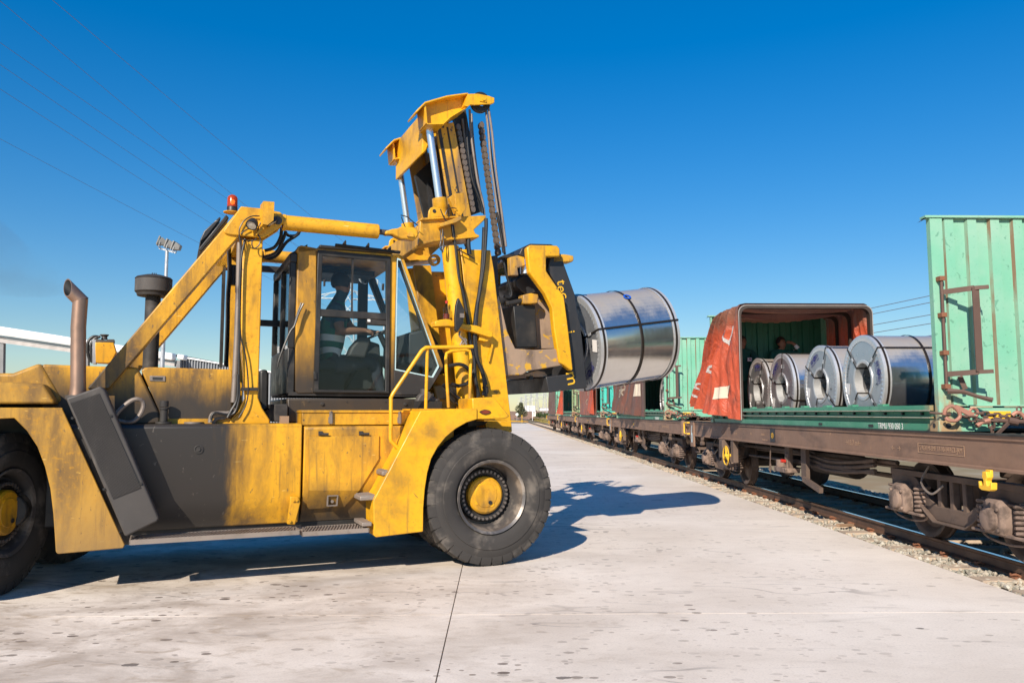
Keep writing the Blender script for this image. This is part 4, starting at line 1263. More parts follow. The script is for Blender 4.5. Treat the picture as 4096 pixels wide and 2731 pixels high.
# hoods
hoop(CONT[0], 2.285, 2.31, 1.333, .008, 'hoop_trim', .014)
hoop(CONT[0], 2.295, 2.30, 1.325, .12, 'hoop_steel', .05)
hoop(CONT[0], 3.1, 2.28, 1.27, .06)
hoop(CONT[0], 3.7, 2.28, 1.27, .06)
h1 = hood(CONT[0], 2.33, 4.3, 1.3, 3.45, 'tarp_red', 4.4, .15, 3, .32, .06, .45, .16, 170, 2.13)
hoop(CONT[1], -1.45, 2.3, 1.33, .06); h2 = hood(CONT[1], -1.42, 4.3, 5.6, 6.9, 'tarp_brown', 5.5, .10, 5, .22, .08, .3, .05)
hoop(CONT[2], -3.0, 2.3, 1.33, .06); h3 = hood(CONT[2], -2.95, 4.3, 7.3, 7.3, 'tarp_rust', 9.0, .05, 6, .06, .08, .1, .05)
hoop(CONT[3], 2.1, 2.3, 1.33, .06); hood(CONT[3], 2.15, 4.3, 1.6, 3.6, 'tarp_red', 4.5, .08, 7, .3, .06, .3, .05)
hood(CONT[4], -4.3, 4.3, 8.6, 8.6, 'tarp_brown', 16, .035, 8, .03, .06, .06, .04)
# red lining flap thrown back over the third hood
fl = MB(); ids = []
for j in range(13):
    t = j / 12; row = []
    for k in range(17):
        h = k / 16; q = 1 - h
        row.append((-1.42 - .05 * math.sin(t * 9 + h * 2) - .22 * q * math.sin(t * 3.14), -2.98 + t * (.25 + 1.6 * q), .12 + 1.7 * h + .25 * t * q))
    ids.append(fl.pts(row))
for a, b in zip(ids[:-1], ids[1:]):
    for k in range(16): fl.face((a[k], a[k + 1], b[k + 1], b[k]))
fl.build('tarpaulin_flap', 'tarp_red', CONT[2], smooth=50, fix=False)
# white curtain strip, patches and numbers on the tarps
LX = dict(xdir=(0, -1, 0), ydir=(0, 0, 1))
from mathutils.bvhtree import BVHTree
def drape(o, hood_o, off=.014):
    """lay flat lettering or a patch onto the folds of a tarpaulin (both in container space)"""
    bv = BVHTree.FromPolygons([v.co for v in hood_o.data.vertices], [list(p.vertices) for p in hood_o.data.polygons])
    me = o.data; bm = bmesh.new(); bm.from_mesh(me)
    bmesh.ops.triangulate(bm, faces=bm.faces)
    for _ in range(6):
        long_ = [e for e in bm.edges if e.calc_length() > .035]
        if not long_: break
        bmesh.ops.subdivide_edges(bm, edges=long_, cuts=1, use_grid_fill=False)
        bmesh.ops.triangulate(bm, faces=bm.faces)
    M = o.matrix_basis.copy()
    for v in bm.verts:
        p = M @ v.co
        h = bv.ray_cast(Vector((-4, p.y, p.z)), Vector((1, 0, 0)))
        if h[0] is not None: p.x = h[0].x - off
        v.co = p
    bm.to_mesh(me); bm.free(); o.matrix_basis = Matrix.Identity(4)
    return o
def side_text(c, body, y, z, size, mat, x=-1.5, tilt=0.0, sx=1.0, out=0.0):
    yd = Vector((out, math.sin(tilt), math.cos(tilt))).normalized(); xd = Vector((0, -math.cos(tilt), math.sin(tilt)))
    xd = (xd - yd * xd.dot(yd)).normalized()
    return text('lettering', body, mat, c, (x, y, z), xd, yd, size, .002, sx=sx)

def patch(c, y, z, w_, h_, sl=0.0):
    m = MB(); n = 8; ids = []
    for i in range(n + 1):
        ids.append(m.pts([(-2, y + w_ * (i / n - .5), z + sl * (i / n - .5) + h_ * (j / n - .5)) for j in range(n + 1)]))
    for a, b in zip(ids[:-1], ids[1:]):
        for j in range(n): m.face((a[j], b[j], b[j + 1], a[j + 1]))
    return m.build('patch', 'cream_lettering', c, smooth=0)
for (bd_, y, z, sz, tl, sx) in (('V', 2.95, 1.72, .55, .12, 1.3), ('S', 3.75, 1.02, .52, .3, 1.3), ('19', 4.55, .66, .42, .38, 1.1)):
    drape(side_text(CONT[0], bd_, y, z, sz, 'white_paint', -2, tl, sx), h1)
drape(patch(CONT[0], 2.95, .62, .62, .24, -.05), h1)
drape(side_text(CONT[1], 'STV', 1.3, 1.6, .7, 'cream_lettering', -2, .06, 1.1), h2)
drape(side_text(CONT[1], 'TF-083', 2.5, .95, .66, 'cream_lettering', -2, .12, 1.1), h2)
drape(patch(CONT[1], -.7, .95, .7, .4), h2)
drape(side_text(CONT[2], 'R', .2, 1.3, .6, 'cream_lettering', -2, 0, 1.2), h3)
drape(side_text(CONT[2], '07300', .6, .75, .42, 'cream_lettering', -2, 0, 1.2), h3)
# coils in the first container (axes across the wagon) and one in the second
zc = 2.125
make_coil('largest looking steel coil, nearest the ribbed end wall', (6.07, 11.45, zc + .02), roll=.0, straps=(.83, 2.42, 3.98, 5.44), paper=5.75 + .3, logo=2.95)
make_coil('steel coil second from the ribbed end wall, with a pinkish sheen', (6.07, 12.98, zc), roll=.1, straps=(.45, 1.9, 3.6, 5.1), paper=6.05, logo=1.05)
make_coil('dull grey steel coil, third from the ribbed end wall', (6.07, 14.78, zc), roll=.0, straps=(.38, 1.75, 3.5, 4.75), paper=5.75, logo=.95)
make_coil('farthest steel coil in the open container, next to the red hood', (6.07, 16.12, zc), roll=.3, straps=(.3, 1.8, 3.5, 4.9), paper=6.0, logo=1.3)
make_coil('steel coil showing in the opening of the second container', (6.07, CY0 + PITCH - 3.0, zc), roll=.2, group='steel coils in other containers')
make_coil('steel coil glimpsed inside the olive green container', (6.07, CY0 + PITCH * 3 - 3.4, zc), roll=.6, group='steel coils in other containers')
make_coil('dim steel coil deeper inside the second container', (6.07, CY0 + PITCH - 1.2, zc), roll=.9, group='steel coils in other containers')

# ------------------------------------------------------------------ load binder chain at the corner of a container
surf('binder_pink', (0.42, 0.2, 0.14), 0.6, 0.2, grime=(0.22, 0.12, 0.09), gscale=8)
def link_mesh(L=.085, w=.055, r=.011):
    pts = []
    for k in range(12):
        a = 2 * math.pi * k / 12
        pts.append(((L / 2 - w / 2) * (1 if math.cos(a) > 0 else -1) + w / 2 * math.cos(a), w / 2 * math.sin(a), 0))
    m = MB(); n = len(pts)
    P = [Vector(p) for p in pts]
    rings = []
    for i in range(n):
        t = (P[(i + 1) % n] - P[i - 1]).normalized(); x = Vector((0, 0, 1)); y_ = t.cross(x)
        rings.append([P[i] + x * r * math.cos(q * 1.0472) + y_ * r * math.sin(q * 1.0472) for q in range(6)])
    ids = [m.pts(q) for q in rings]
    for i in range(n):
        a, b = ids[i], ids[(i + 1) % n]
        for k in range(6): m.face((a[k], a[(k + 1) % 6], b[(k + 1) % 6], b[k]))
    return m.mesh('chain_link', 'rust_bar')
LM = link_mesh()
def chain_run(parent, p0, p1, sag=.03, step=.066, seed=0):
    p0 = Vector(p0); p1 = Vector(p1); n = max(2, int((p1 - p0).length / step))
    rnd = random.Random(seed)
    for i in range(n):
        t = (i + .5) / n
        p = p0.lerp(p1, t); p.z -= sag * 4 * t * (1 - t)
        d = (p1 - p0).normalized()
        o = link('chain_link', LM, parent); o.location = p
        q = d.to_track_quat('X', 'Z')
        o.rotation_mode = 'QUATERNION'
        o.rotation_quaternion = q @ Matrix.Rotation((math.pi / 2 if i % 2 else 0) + rnd.uniform(-.3, .3), 3, 'X').to_quaternion()
def binder(label, yc):
    b = tag(empty('load_binder', (TRACK - .28, yc - HALFL, DECK)), label, 'load binder', 'chain load binders on the containers')
    # claw hook gripping the corner casting
    hk = MB(); hk.tube([(-1.03, -.10, .18), (-1.02, -.12, .24), (-.96, -.13, .27), (-.9, -.13, .22), (-.88, -.13, .16), (-.93, -.13, .115), (-1.0, -.13, .12), (-1.03, -.12, .15)], .02, 8, smooth_path=3, rr=None)
    hk.build('claw_hook', 'binder_pink', b)
    MB().bar((-.93, -.13, .26), (-.74, -.13, .17), .035, .05).build('claw_shank', 'binder_pink', b)
    e = MB().lathe([(-.015, .045), (0, .06), (.015, .045), (0, .03), (-.015, .045)], (-.73, -.13, .2), (0, 1, 0), 16); e.build('eye', 'binder_pink', b)
    MB().cyl((-1.16, -.05, .2), (-.95, -.08, .18), .012, n=8).build('pin', 'rust_bar', b)
    chain_run(b, (-.86, -.14, .17), (-.5, -.15, .11), .02, seed=1)
    chain_run(b, (-.70, -.12, .2), (-.1, -.1, .16), .02, seed=2)
    MB().cyl((-.55, -.15, .12), (-.18, -.16, .1), .024, n=10).build('tension_barrel', 'rust_bar', b)
    MB().tube([(-.72, -.15, .06), (-.66, -.15, .1), (-.58, -.15, .12)], .025, 8).build('grab_hook', 'binder_pink', b)
    chain_run(b, (-.56, -.15, .1), (-.55, -.14, -.01), .0, seed=3)
    MB().tube([(-.34, -.16, .17), (-.3, -.17, .2), (-.25, -.16, .19), (-.2, -.16, .14)], .022, 8, smooth_path=3).build('grab_hook', 'binder_pink', b)
    MB().lathe([(-.01, .025), (0, .035), (.01, .025), (0, .015), (-.01, .025)], (-.27, -.17, .235), (0, 1, 0), 12).build('eye', 'rust_bar', b)
    lv = MB().bar((-.38, -.17, .1), (-.66, -.30, -.075), .022, .03); lv.build('lever', 'rust_bar', b)
    MB().cyl((-.40, -.17, .12), (-.30, -.17, .1), .04, n=10).build('pivot_body', 'rust_bar', b)
    chain_run(b, (-.18, -.16, .1), (.3, -.15, .05), .02, seed=4)
    chain_run(b, (-.12, -.14, .06), (-.12, -.14, -.01), .0, seed=5)
    return b
binder('rusty chain binder with a long lever across the nearest container corner', CY0)
binder('rusty chain binder at the foot of the pale green container', CY0 + PITCH)
binder('rusty chain binder at the foot of the turquoise container', CY0 + PITCH * 2)
binder('rusty chain binder at the foot of the olive green container', CY0 + PITCH * 3)

# ================================================================== FORKLIFT
# truck space: u forward, v to the truck's left (away from the camera), w up; origin under the front axle
TR = tag(empty('forklift_truck', (-0.686, 9.950, 0), 0.39794), 'large worn yellow forklift truck carrying a steel coil on its mast', 'forklift truck')
sooty('tank_paint', -2.75, -2.35)
sooty('hood_paint', -4.9, -4.6, low=(1.72, 2.06))
sooty('cab_post_paint', -3.0, -2.9, low=(1.95, 2.5))
sooty('body_paint', -4.0, -3.9, low=(.5, .98))
sooty('arm_paint', -3.9, -3.35)
sooty('counterweight_paint', -9, -8, base=(0.56, 0.30, 0.035), soot=(0.2, 0.13, 0.06), low=(-.3, 1.1))
def SP(pl, v):                 # (u, w) outline at a given v -> 3d points
    return [(p[0], v, p[1]) for p in pl]

# --- chassis
ch = MB(); ch.box(-5.6, .55, -.42, .42, .52, 1.25); ch.box(-3.7, -.2, -.95, .95, .72, 1.2); ch.box(-3.6, -.95, -1.02, 1.02, .40, .73); ch.cyl((0, -1.0, .745), (0, 1.0, .745), .22, n=18); ch.cyl((-4.55, -.8, .745), (-4.55, .8, .745), .16, n=14)
ch.box(-5.7, -3.95, -.43, .43, 1.2, 2.0); ch.build('chassis', 'black_steel', TR, bevel=.02)

# --- wheels
def tyre_mesh(R_=.745, wd=.46, lugs=34, rim=.40):
    """tyre and tread lugs; axis along v, outer face at v=0, inner at v=wd"""
    m = MB()
    prof = [(.05, rim), (.018, rim + .03), (.0, rim + .10), (-.004, rim + .165), (.006, rim + .172), (.004, rim + .195), (.014, R_ - .12), (.03, R_ - .05), (.06, R_ - .014), (wd / 2, R_ - .006), (wd - .06, R_ - .014), (wd - .03, R_ - .05), (wd - .012, R_ - .12), (wd, rim + .14), (wd - .02, rim + .03), (wd - .05, rim)]
    m.lathe(prof, (0, 0, 0), (0, 1, 0), 72)
    for k in range(lugs):
        for side in (0, 1):
            a = 2 * math.pi * (k + .5 * side) / lugs
            er = Vector((math.cos(a), 0, math.sin(a))); et = Vector((-math.sin(a), 0, math.cos(a))); ev = Vector((0, 1, 0))
            v0 = .012 if side == 0 else wd - .012
            s = 1 if side == 0 else -1
            # block with a shoulder that runs a little down the sidewall
            w_ = .056
            P = []
            for (vv, r0, sk) in ((v0 + s * .004, R_ - .085, 0), (v0 + s * .026, R_ - .012, 0), (v0 + s * .2, R_ + .004, .05)):
                for sgn in (-1, 1):
                    P.append(er * r0 + et * (sgn * w_ + sk) + ev * vv)
            Q = [p - er * .05 + ev * s * .01 for p in P]
            i = m.pts(P + Q)
            for q in ((0, 1, 3, 2), (2, 3, 5, 4), (0, 2, 8, 6), (2, 4, 10, 8), (1, 7, 9, 3), (3, 9, 11, 5), (0, 6, 7, 1), (4, 5, 11, 10)):
                m.face([i[z] for z in q])
    return m.mesh('tyre', 'rubber', 40, True)
TY = tyre_mesh()
def rim_mesh(deep):
    m = MB()
    m.lathe([(.05, .385), (.02, .405), (.012, .40), (.03, .372), (.07, .358), (.16, .335), (deep, .325), (deep + .005, .20), (deep + .2, .2)], (0, 0, 0), (0, 1, 0), 56)
    return m.mesh('rim', 'rim_steel')
RIM_D, RIM_S = rim_mesh(.33), rim_mesh(.12)
nut_me = MB().cyl((0, 0, 0), (0, -.028, 0), .016, n=6).mesh('wheel_nut', 'nut_steel')
ring_me = MB().lathe([(0, .21), (-.02, .245), (-.02, .285), (.0, .30), (.05, .30)], (0, 0, 0), (0, 1, 0), 40).mesh('nut_ring', 'black_steel')
hub_me = MB().lathe([(.06, .215), (-.05, .205), (-.065, .185), (-.065, .135), (-.072, .13), (-.072, .06), (-.068, .05), (-.068, .0)], (0, 0, 0), (0, 1, 0), 40).mesh('hub_cap', 'yellow')
def wheel(u, v, flip, rot=0.0, nuts=True, name='wheel', rear=False):
    w = empty(name, (u, v, .745), rot + (math.pi if flip else 0), TR)
    link('tyre', TY, w)
    link('rim', RIM_S if rear else RIM_D, w)
    if nuts:
        d = .10 if rear else .27
        o = link('nut_ring', ring_me, w, loc=(0, d, 0))
        for k in range(34):
            a = 2 * math.pi * k / 34
            link('wheel_nut', nut_me, w, loc=(.262 * math.cos(a), d - .02, .262 * math.sin(a)))
        link('hub_cap', hub_me, w, loc=(0, d, 0))
        for k in range(4):
            a = .6 + k * 1.57
            MB().cyl((.13 * math.cos(a), d - .062, .13 * math.sin(a)), (.13 * math.cos(a), d - .07, .13 * math.sin(a)), .025, n=12).build('hub_plug', 'yellow_clean', w)
        MB().cyl((.05, d - .07, -.08), (.05, d - .082, -.08), .022, n=10).build('valve_cap', 'black_steel', w)
    return w
wheel(.06, -1.5, False)
wheel(.06, -.98, False, nuts=False)
wheel(.06, 1.5, True, nuts=False)
wheel(.06, .98, True, nuts=False)
rw_ = wheel(-4.50, -.92, False, R(68), True, 'wheel', True)
wheel(-4.50, .92, True, R(50), False, 'wheel', True)

# --- side tank with the soot-black rear half and a chamfered foot
(u0, wt), (u1, wt2) = [(-3.661,1.553),(-1.946,1.538)]
wm = (-1.945,0.819)[1]; wb = (-2.519,0.531)[1]
tank = MB(); prof = [(-1.2, wt - .03), (-1.2, wm), (-1.06, wb), (-.55, wb), (-.55, wt), (-1.17, wt)]
tank.loft([[(u, p[0], p[1]) for p in prof] for u in (u0 - .45, u1)])
tank.build('fuel_tank', 'tank_paint', TR, bevel=.012)
c = (-2.934,1.307)
MB().lathe([(0, .045), (-.01, .045), (-.012, .032), (-.006, .03), (-.006, .02), (-.016, .018), (-.016, 0)], (c[0], -1.2, c[1]), (0, 1, 0), 20).build('tank_plug', 'soot_black', TR)
c = (-3.257,1.558)
fc = MB(); fc.cyl((c[0], -1.08, wt), (c[0], -1.08, wt + .02), .075, n=18); fc.cyl((c[0], -1.08, wt + .02), (c[0], -1.08, wt + .14), .036, n=16); fc.cyl((c[0], -1.08, wt + .14), (c[0], -1.08, wt + .16), .044, n=16); fc.cyl((c[0], -1.08, wt + .165), (c[0], -1.08, wt + .225), .04, n=16)
fc.build('filler_neck', 'soot_black', TR, bevel=.004)
c = (-2.981,1.546)
MB().cyl((c[0], -1.0, wt - .01), (c[0], -1.0, wt + .018), .09, n=20).build('tank_cap', 'grey_tube', TR)
# bracket between tank and step
b0 = [(-2.057,0.819),(-1.978,0.815),(-1.953,0.754),(-2.000,0.534),(-2.078,0.543),(-2.056,0.759)]
MB().prism(b0, -1.25, -1.18).build('step_bracket', 'yellow', TR, bevel=.008)
for p in [(-2.025,0.779),(-1.995,0.777),(-2.054,0.573)]:
    MB().cyl((p[0], -1.25, p[1]), (p[0], -1.27, p[1]), .013, n=8).build('bolt', 'yellow', TR)

# --- battery body with hinged access panel
(a0, at), (a1, _) = [(-1.936,1.523),(-0.736,1.521)]
am = (-1.689,0.861)[1]; ab = (-1.655,0.529)[1]
bd = MB(); prof = [(-1.2, at - .02), (-1.2, am), (-1.03, ab), (-.5, ab), (-.5, at), (-1.18, at)]
bd.loft([[(u, p[0], p[1]) for p in prof] for u in (a0 + .012, a1 + .45)])
bd.build('battery_body', 'body_paint', TR, bevel=.01)
pu = [(-1.881,1.417),(-1.145,1.421),(-1.145,1.169),(-1.347,0.849),(-1.872,0.870)]
pn = MB().prism(pu, -1.222, -1.203)
lo = [(-1.862,0.864),(-1.334,0.843),(-1.486,0.674),(-1.876,0.671)]
top2 = [pu[4], pu[3]]
A = [(top2[0][0], -1.222, top2[0][1]), (top2[1][0], -1.222, top2[1][1]), (lo[2][0], -1.135, lo[2][1] + .0), (lo[3][0], -1.135, lo[3][1])]
i = pn.pts(A + [(p[0], p[1] + .02, p[2]) for p in A])
for q in ((0, 1, 2, 3), (7, 6, 5, 4), (0, 3, 7, 4), (1, 5, 6, 2), (2, 6, 7, 3)): pn.face([i[k] for k in q])
pan = pn.build('access_panel', 'body_paint', TR, smooth=20)
for x0_ in (350, 670):
    pass
for pa in ([(-1.772,1.441),(-1.683,1.440)], [(-1.348,1.438),(-1.255,1.438)]):
    MB().cyl((pa[0][0], -1.235, pa[0][1]), (pa[1][0], -1.235, pa[1][1]), .013, n=8).box(pa[0][0] - .01, pa[0][0] + .03, -1.23, -1.2, pa[0][1] - .012, pa[0][1] + .03).build('hinge', 'soot_black', pan)
lk = [(-1.676,0.810),(-1.564,0.808),(-1.572,0.697),(-1.678,0.698)]
lt = MB(); lt.ring([(p[0], p[1]) for p in lk], [(p[0] * .82 + lk[0][0] * .045 + lk[1][0] * .045 + lk[2][0] * .045 + lk[3][0] * .045, p[1] * .82 + .045 * sum(q[1] for q in lk)) for p in lk], -1.215, -1.17)
cu_ = sum(p[0] for p in lk) / 4; cw_ = sum(p[1] for p in lk) / 4
lt.cyl((cu_, -1.17, cw_ - .01), (cu_, -1.2, cw_ - .01), .016, n=10); lt.build('latch', 'grey_tube', pan)
# box lid with latches, in front of the cab base
bx_ = [(-1.942,1.684),(-0.665,1.685),(-0.648,1.525),(-1.936,1.533)]
MB().box(bx_[0][0], bx_[1][0] + .1, -1.15, -.8, bx_[3][1], bx_[0][1] - .02).build('locker', 'yellow', TR, bevel=.006)
MB().box(bx_[0][0] - .008, bx_[1][0] + .1, -1.165, -.8, bx_[0][1] - .022, bx_[0][1] + .005).build('locker_lid', 'yellow', TR, bevel=.005)
for p in [(-1.651,1.667),(-0.905,1.664)]:
    m = MB(); m.box(p[0] - .014, p[0] + .014, -1.185, -1.15, p[1] - .12, p[1] + .01); m.box(p[0] - .022, p[0] + .022, -1.176, -1.15, p[1] - .11, p[1] - .05); m.tube([(p[0] - .012, -1.18, p[1] - .03), (p[0], -1.195, p[1] + .02), (p[0] + .012, -1.18, p[1] - .03)], .004, 5)
    m.build('toggle_latch', 'grey_tube', TR)
MB().box(*[(-2.153,1.539)[0], (-2.071,1.539)[0]], -1.12, -1.02, wt, wt + .075).build('wood_block', 'wood_block', TR)

# --- steps: grating in two lengths
def grating(u0, u1, v0, v1, w, skew, n):
    s = empty('step', (0, 0, 0), parent=TR)
    m = MB(); m.box(u0, u1, v0, v0 + .012, w - .045, w); m.box(u0, u1, v1 - .012, v1, w - .045, w); m.box(u0, u0 + .012, v0, v1, w - .045, w - .002); m.box(u1 - .012, u1, v0, v1, w - .045, w - .002)
    m.build('step_frame', 'step_steel', s)
    for k in range(n):
        u = u0 + (u1 - u0) * (k + .5) / n
        b = MB().bar((min(max(u - skew, u0 + .012), u1 - .012), v0 + .012, w - .015), (min(max(u + skew, u0 + .012), u1 - .012), v1 - .012, w - .015), .012, .03); b.build('grating_bar', 'step_steel', s)
    for k in range(3):
        v = v0 + (v1 - v0) * (k + 1) / 4
        MB().box(u0 + .012, u1 - .012, v - .003, v + .003, w - .03, w - .01).build('grating_bar', 'step_steel', s)
    return s
ws = .515
grating(-3.5, -1.99, -1.5, -1.19, ws, .05, 44)
e0 = [(-1.979,0.520),(-1.272,0.430)]
g2 = grating(-1.97, -1.30, -1.5, -1.12, ws - .02, .05, 22)
MB().obox((-1.33, -1.33, ws + .02), (.05, 0, 0), (0, .19, 0), (0, 0, .02)).build('step_kerb', 'step_steel', TR, bevel=.006)
for (x_, y_, z_) in ((0, 0, 0),):
    st = [(-1.392,0.826),(-1.190,0.831),(-1.174,0.725),(-1.364,0.766)]
    s = empty('step', parent=TR)
    MB().box(st[0][0], -1.14, -1.46, -1.16, st[0][1] - .06, st[0][1] - .015).build('step_frame', 'step_steel', s, bevel=.01)
    for k in range(7):
        MB().box(st[0][0] + .01, -1.16, -1.45 + k * .042, -1.435 + k * .042, st[0][1] - .015, st[0][1] - .003).build('grating_bar', 'step_steel', s)
    st = (-1.163,1.063)
    s = empty('step', parent=TR)
    MB().box(st[0], -1.0, -1.46, -1.16, st[1] - .05, st[1] - .005).build('step_frame', 'step_steel', s, bevel=.01)
    for k in range(7):
        MB().box(st[0] + .01, -1.02, -1.45 + k * .042, -1.435 + k * .042, st[1] - .005, st[1] + .006).build('grating_bar', 'step_steel', s)

# --- front mudguard
fo = [(-0.773,1.681),(-0.473,1.698),(-0.129,1.710),(-0.127,1.591),(-0.253,1.555),(-0.370,1.493),(-0.485,1.404),(-0.577,1.297),(-0.647,1.175),(-0.688,1.029),(-0.714,0.857),(-0.728,0.659),(-0.728,0.422),(-1.229,0.396),(-1.251,0.415),(-1.263,0.760),(-1.249,0.795)]
fm = MB().prism(fo, -1.5, -1.47)
mud = fm.build('mudguard', 'yellow_clean', TR, bevel=.008)
# folded flange along the slanting rear edge, and inner curved skirt over the tyre
fe = [(-0.773,1.681),(-1.249,0.795),(-1.263,0.760),(-1.251,0.415)]
m = MB()
ids = [m.pts([(p[0], v, p[1]) for v in (-1.475, -1.16)] + [(p[0] + .02, v, p[1] - .01) for v in (-1.16, -1.475)]) for p in fe]
for a, b in zip(ids[:-1], ids[1:]):
    for k in range(4): m.face((a[k], a[(k + 1) % 4], b[(k + 1) % 4], b[k]))
m.build('mudguard_flange', 'yellow_clean', TR)
arc = fo[3:13]
m = MB(); ids = [m.pts([(p[0], -1.47, p[1]), (p[0], -.6, p[1]), (p[0] - .012, -.6, p[1] + .012), (p[0] - .012, -1.47, p[1] + .012)]) for p in arc]
for a, b in zip(ids[:-1], ids[1:]):
    for k in range(4): m.face((a[k], a[(k + 1) % 4], b[(k + 1) % 4], b[k]))
m.build('mudguard_skirt', 'soot_black', TR)
tp = [(-0.769,1.682),(-0.125,1.710)]
MB().box(tp[0][0], tp[1][0] + .01, -1.468, -.7, tp[1][1] - .03, tp[1][1] - .004).build('deck_plate', 'yellow', TR)
# nose box with marker light and thin splash plate
nb = [(-0.178,1.821),(0.080,1.836),(0.271,1.623),(0.216,1.595),(-0.123,1.590),(-0.171,1.652)]
nose = MB().prism(nb, -1.48, -.95).build('nose_box', 'yellow_clean', TR, bevel=.012)
ml = [(-0.097,1.671),(-0.072,1.687),(-0.030,1.698),(0.018,1.688),(0.042,1.671),(0.018,1.652),(-0.029,1.641),(-0.072,1.652)]
MB().prism(ml, -1.492, -1.481).build('marker_light', 'black_steel', nose)
cx_ = sum(p[0] for p in ml) / 8; cy_ = sum(p[1] for p in ml) / 8
MB().prism([(cx_ + (p[0] - cx_) * .8, cy_ + (p[1] - cy_) * .72) for p in ml], -1.50, -1.4921).build('marker_lens', 'dark_red', nose)
sp_ = [(-0.024,1.590),(0.512,1.565)]
m = MB(); m.loft([[(sp_[0][0], -1.45, sp_[0][1]), (sp_[0][0], -.9, sp_[0][1] + .0), (sp_[0][0], -.9, sp_[0][1] - .02), (sp_[0][0], -1.45, sp_[0][1] - .02)], [(sp_[1][0], -1.45, sp_[1][1]), (sp_[1][0], -.9, sp_[1][1]), (sp_[1][0], -.9, sp_[1][1] - .006), (sp_[1][0], -1.45, sp_[1][1] - .006)]]); m.build('splash_plate', 'yellow', TR)
un = [(-0.122,1.588),(0.158,1.587),(0.070,1.522),(-0.122,1.507)]
MB().prism(un, -1.2, -.9).build('guard_bracket', 'soot_black', TR)

# --- rear mudguard, counterweight, engine hood
rf_ = [(-4.637,1.706),(-4.105,1.708),(-4.099,1.689),(-3.541,0.443),(-3.554,0.413),(-4.079,0.398),(-4.097,0.418),(-4.108,0.534),(-4.132,0.758),(-4.166,0.982),(-4.217,1.178),(-4.285,1.359),(-4.373,1.502),(-4.474,1.614),(-4.635,1.662)]
rf_[0] = (-5.5, rf_[0][1]); rf_[-1] = (-5.5, rf_[-1][1] - .1)
MB().prism(rf_, -1.28, -1.25).build('rear_mudguard', 'counterweight_paint', TR, bevel=.008)
m = MB(); arc = rf_[6:]
ids = [m.pts([(p[0], -1.25, p[1]), (p[0], -.5, p[1]), (p[0] + .012, -.5, p[1] + .012), (p[0] + .012, -1.25, p[1] + .012)]) for p in arc]
for a, b in zip(ids[:-1], ids[1:]):
    for k in range(4): m.face((a[k], a[(k + 1) % 4], b[(k + 1) % 4], b[k]))
m.build('mudguard_skirt', 'black_steel', TR)
m = MB(); m.box(-3.98, -3.86, -1.22, -.5, .62, 1.42); m.build('mud_flap', 'soot_black', TR)
cwl = [(-4.681,1.997),(-4.266,1.925),(-4.177,1.778),(-4.164,1.741),(-4.666,1.727)]
cwl[0] = (-6.3, cwl[0][1] + .02); cwl[-1] = (-6.3, cwl[-1][1])
m = MB(); m.prism(cwl, -1.26, 1.26); m.build('counterweight', 'counterweight_paint', TR, bevel=.03, seg=3)
cwh = [(-4.727,2.008),(-4.551,2.027),(-4.342,2.126),(-4.318,2.106),(-4.138,1.782),(-4.194,1.738),(-4.713,1.735)]
cwh[0] = (-6.15, cwh[0][1]); cwh[-1] = (-6.15, cwh[-1][1])
m = MB(); m.prism(cwh, -1.0, 1.0); m.build('counterweight_cap', 'counterweight_paint', TR, bevel=.03, seg=3)
MB().box(-6.3, -5.5, -1.24, 1.24, .6, (-4.464,1.728)[1] - .004).build('counterweight_body', 'counterweight_paint', TR, bevel=.03)
hl = [(-4.335,2.098),(-4.301,2.117),(-3.510,2.103),(-3.495,2.064),(-3.303,1.670),(-3.280,1.554),(-4.306,1.496)]
MB().prism(hl, -.98, .98).build('engine_hood', 'hood_paint', TR, bevel=.02)
hr = [(-3.478,2.079),(-3.450,2.102),(-3.399,2.112),(-2.649,2.106),(-2.627,2.089),(-2.620,1.639),(-3.265,1.554),(-3.281,1.564),(-3.301,1.677)]
hr[5] = (-2.617,1.551)
hood_r = MB().prism(hr, -.98, .98).build('engine_hood', 'hood_paint', TR, bevel=.035, seg=3)
hp = [(-3.399,2.026),(-3.257,2.026),(-3.257,1.972),(-3.397,1.974)]
q = MB().prism(hp, -.99, -.981); q.build('hood_latch', 'grey_tube', hood_r, bevel=.003)
hp2 = [(-3.373,2.013),(-3.282,2.011),(-3.284,1.986),(-3.372,1.987)]
MB().prism(hp2, -.994, -.9905).build('latch_recess', 'bore_dark', hood_r)
lo_ = [(-3.218,1.628),(-2.875,1.625),(-2.873,1.570),(-3.216,1.572)]
MB().box(hr[8][0], hr[4][0], -1.0, -.9, wt - .01, wt + .05).build('hood_sill', 'yellow', TR)
# ribs on the rear grille top
gr_ = [(-4.361,2.150),(-4.108,2.149)]
for k in range(22):
    u = gr_[0][0] + (gr_[1][0] - gr_[0][0]) * k / 21
    MB().box(u - .006, u + .006, -.6, -.5, gr_[0][1] - .12, gr_[0][1] - .02).build('grille_rib', 'black_steel', TR)

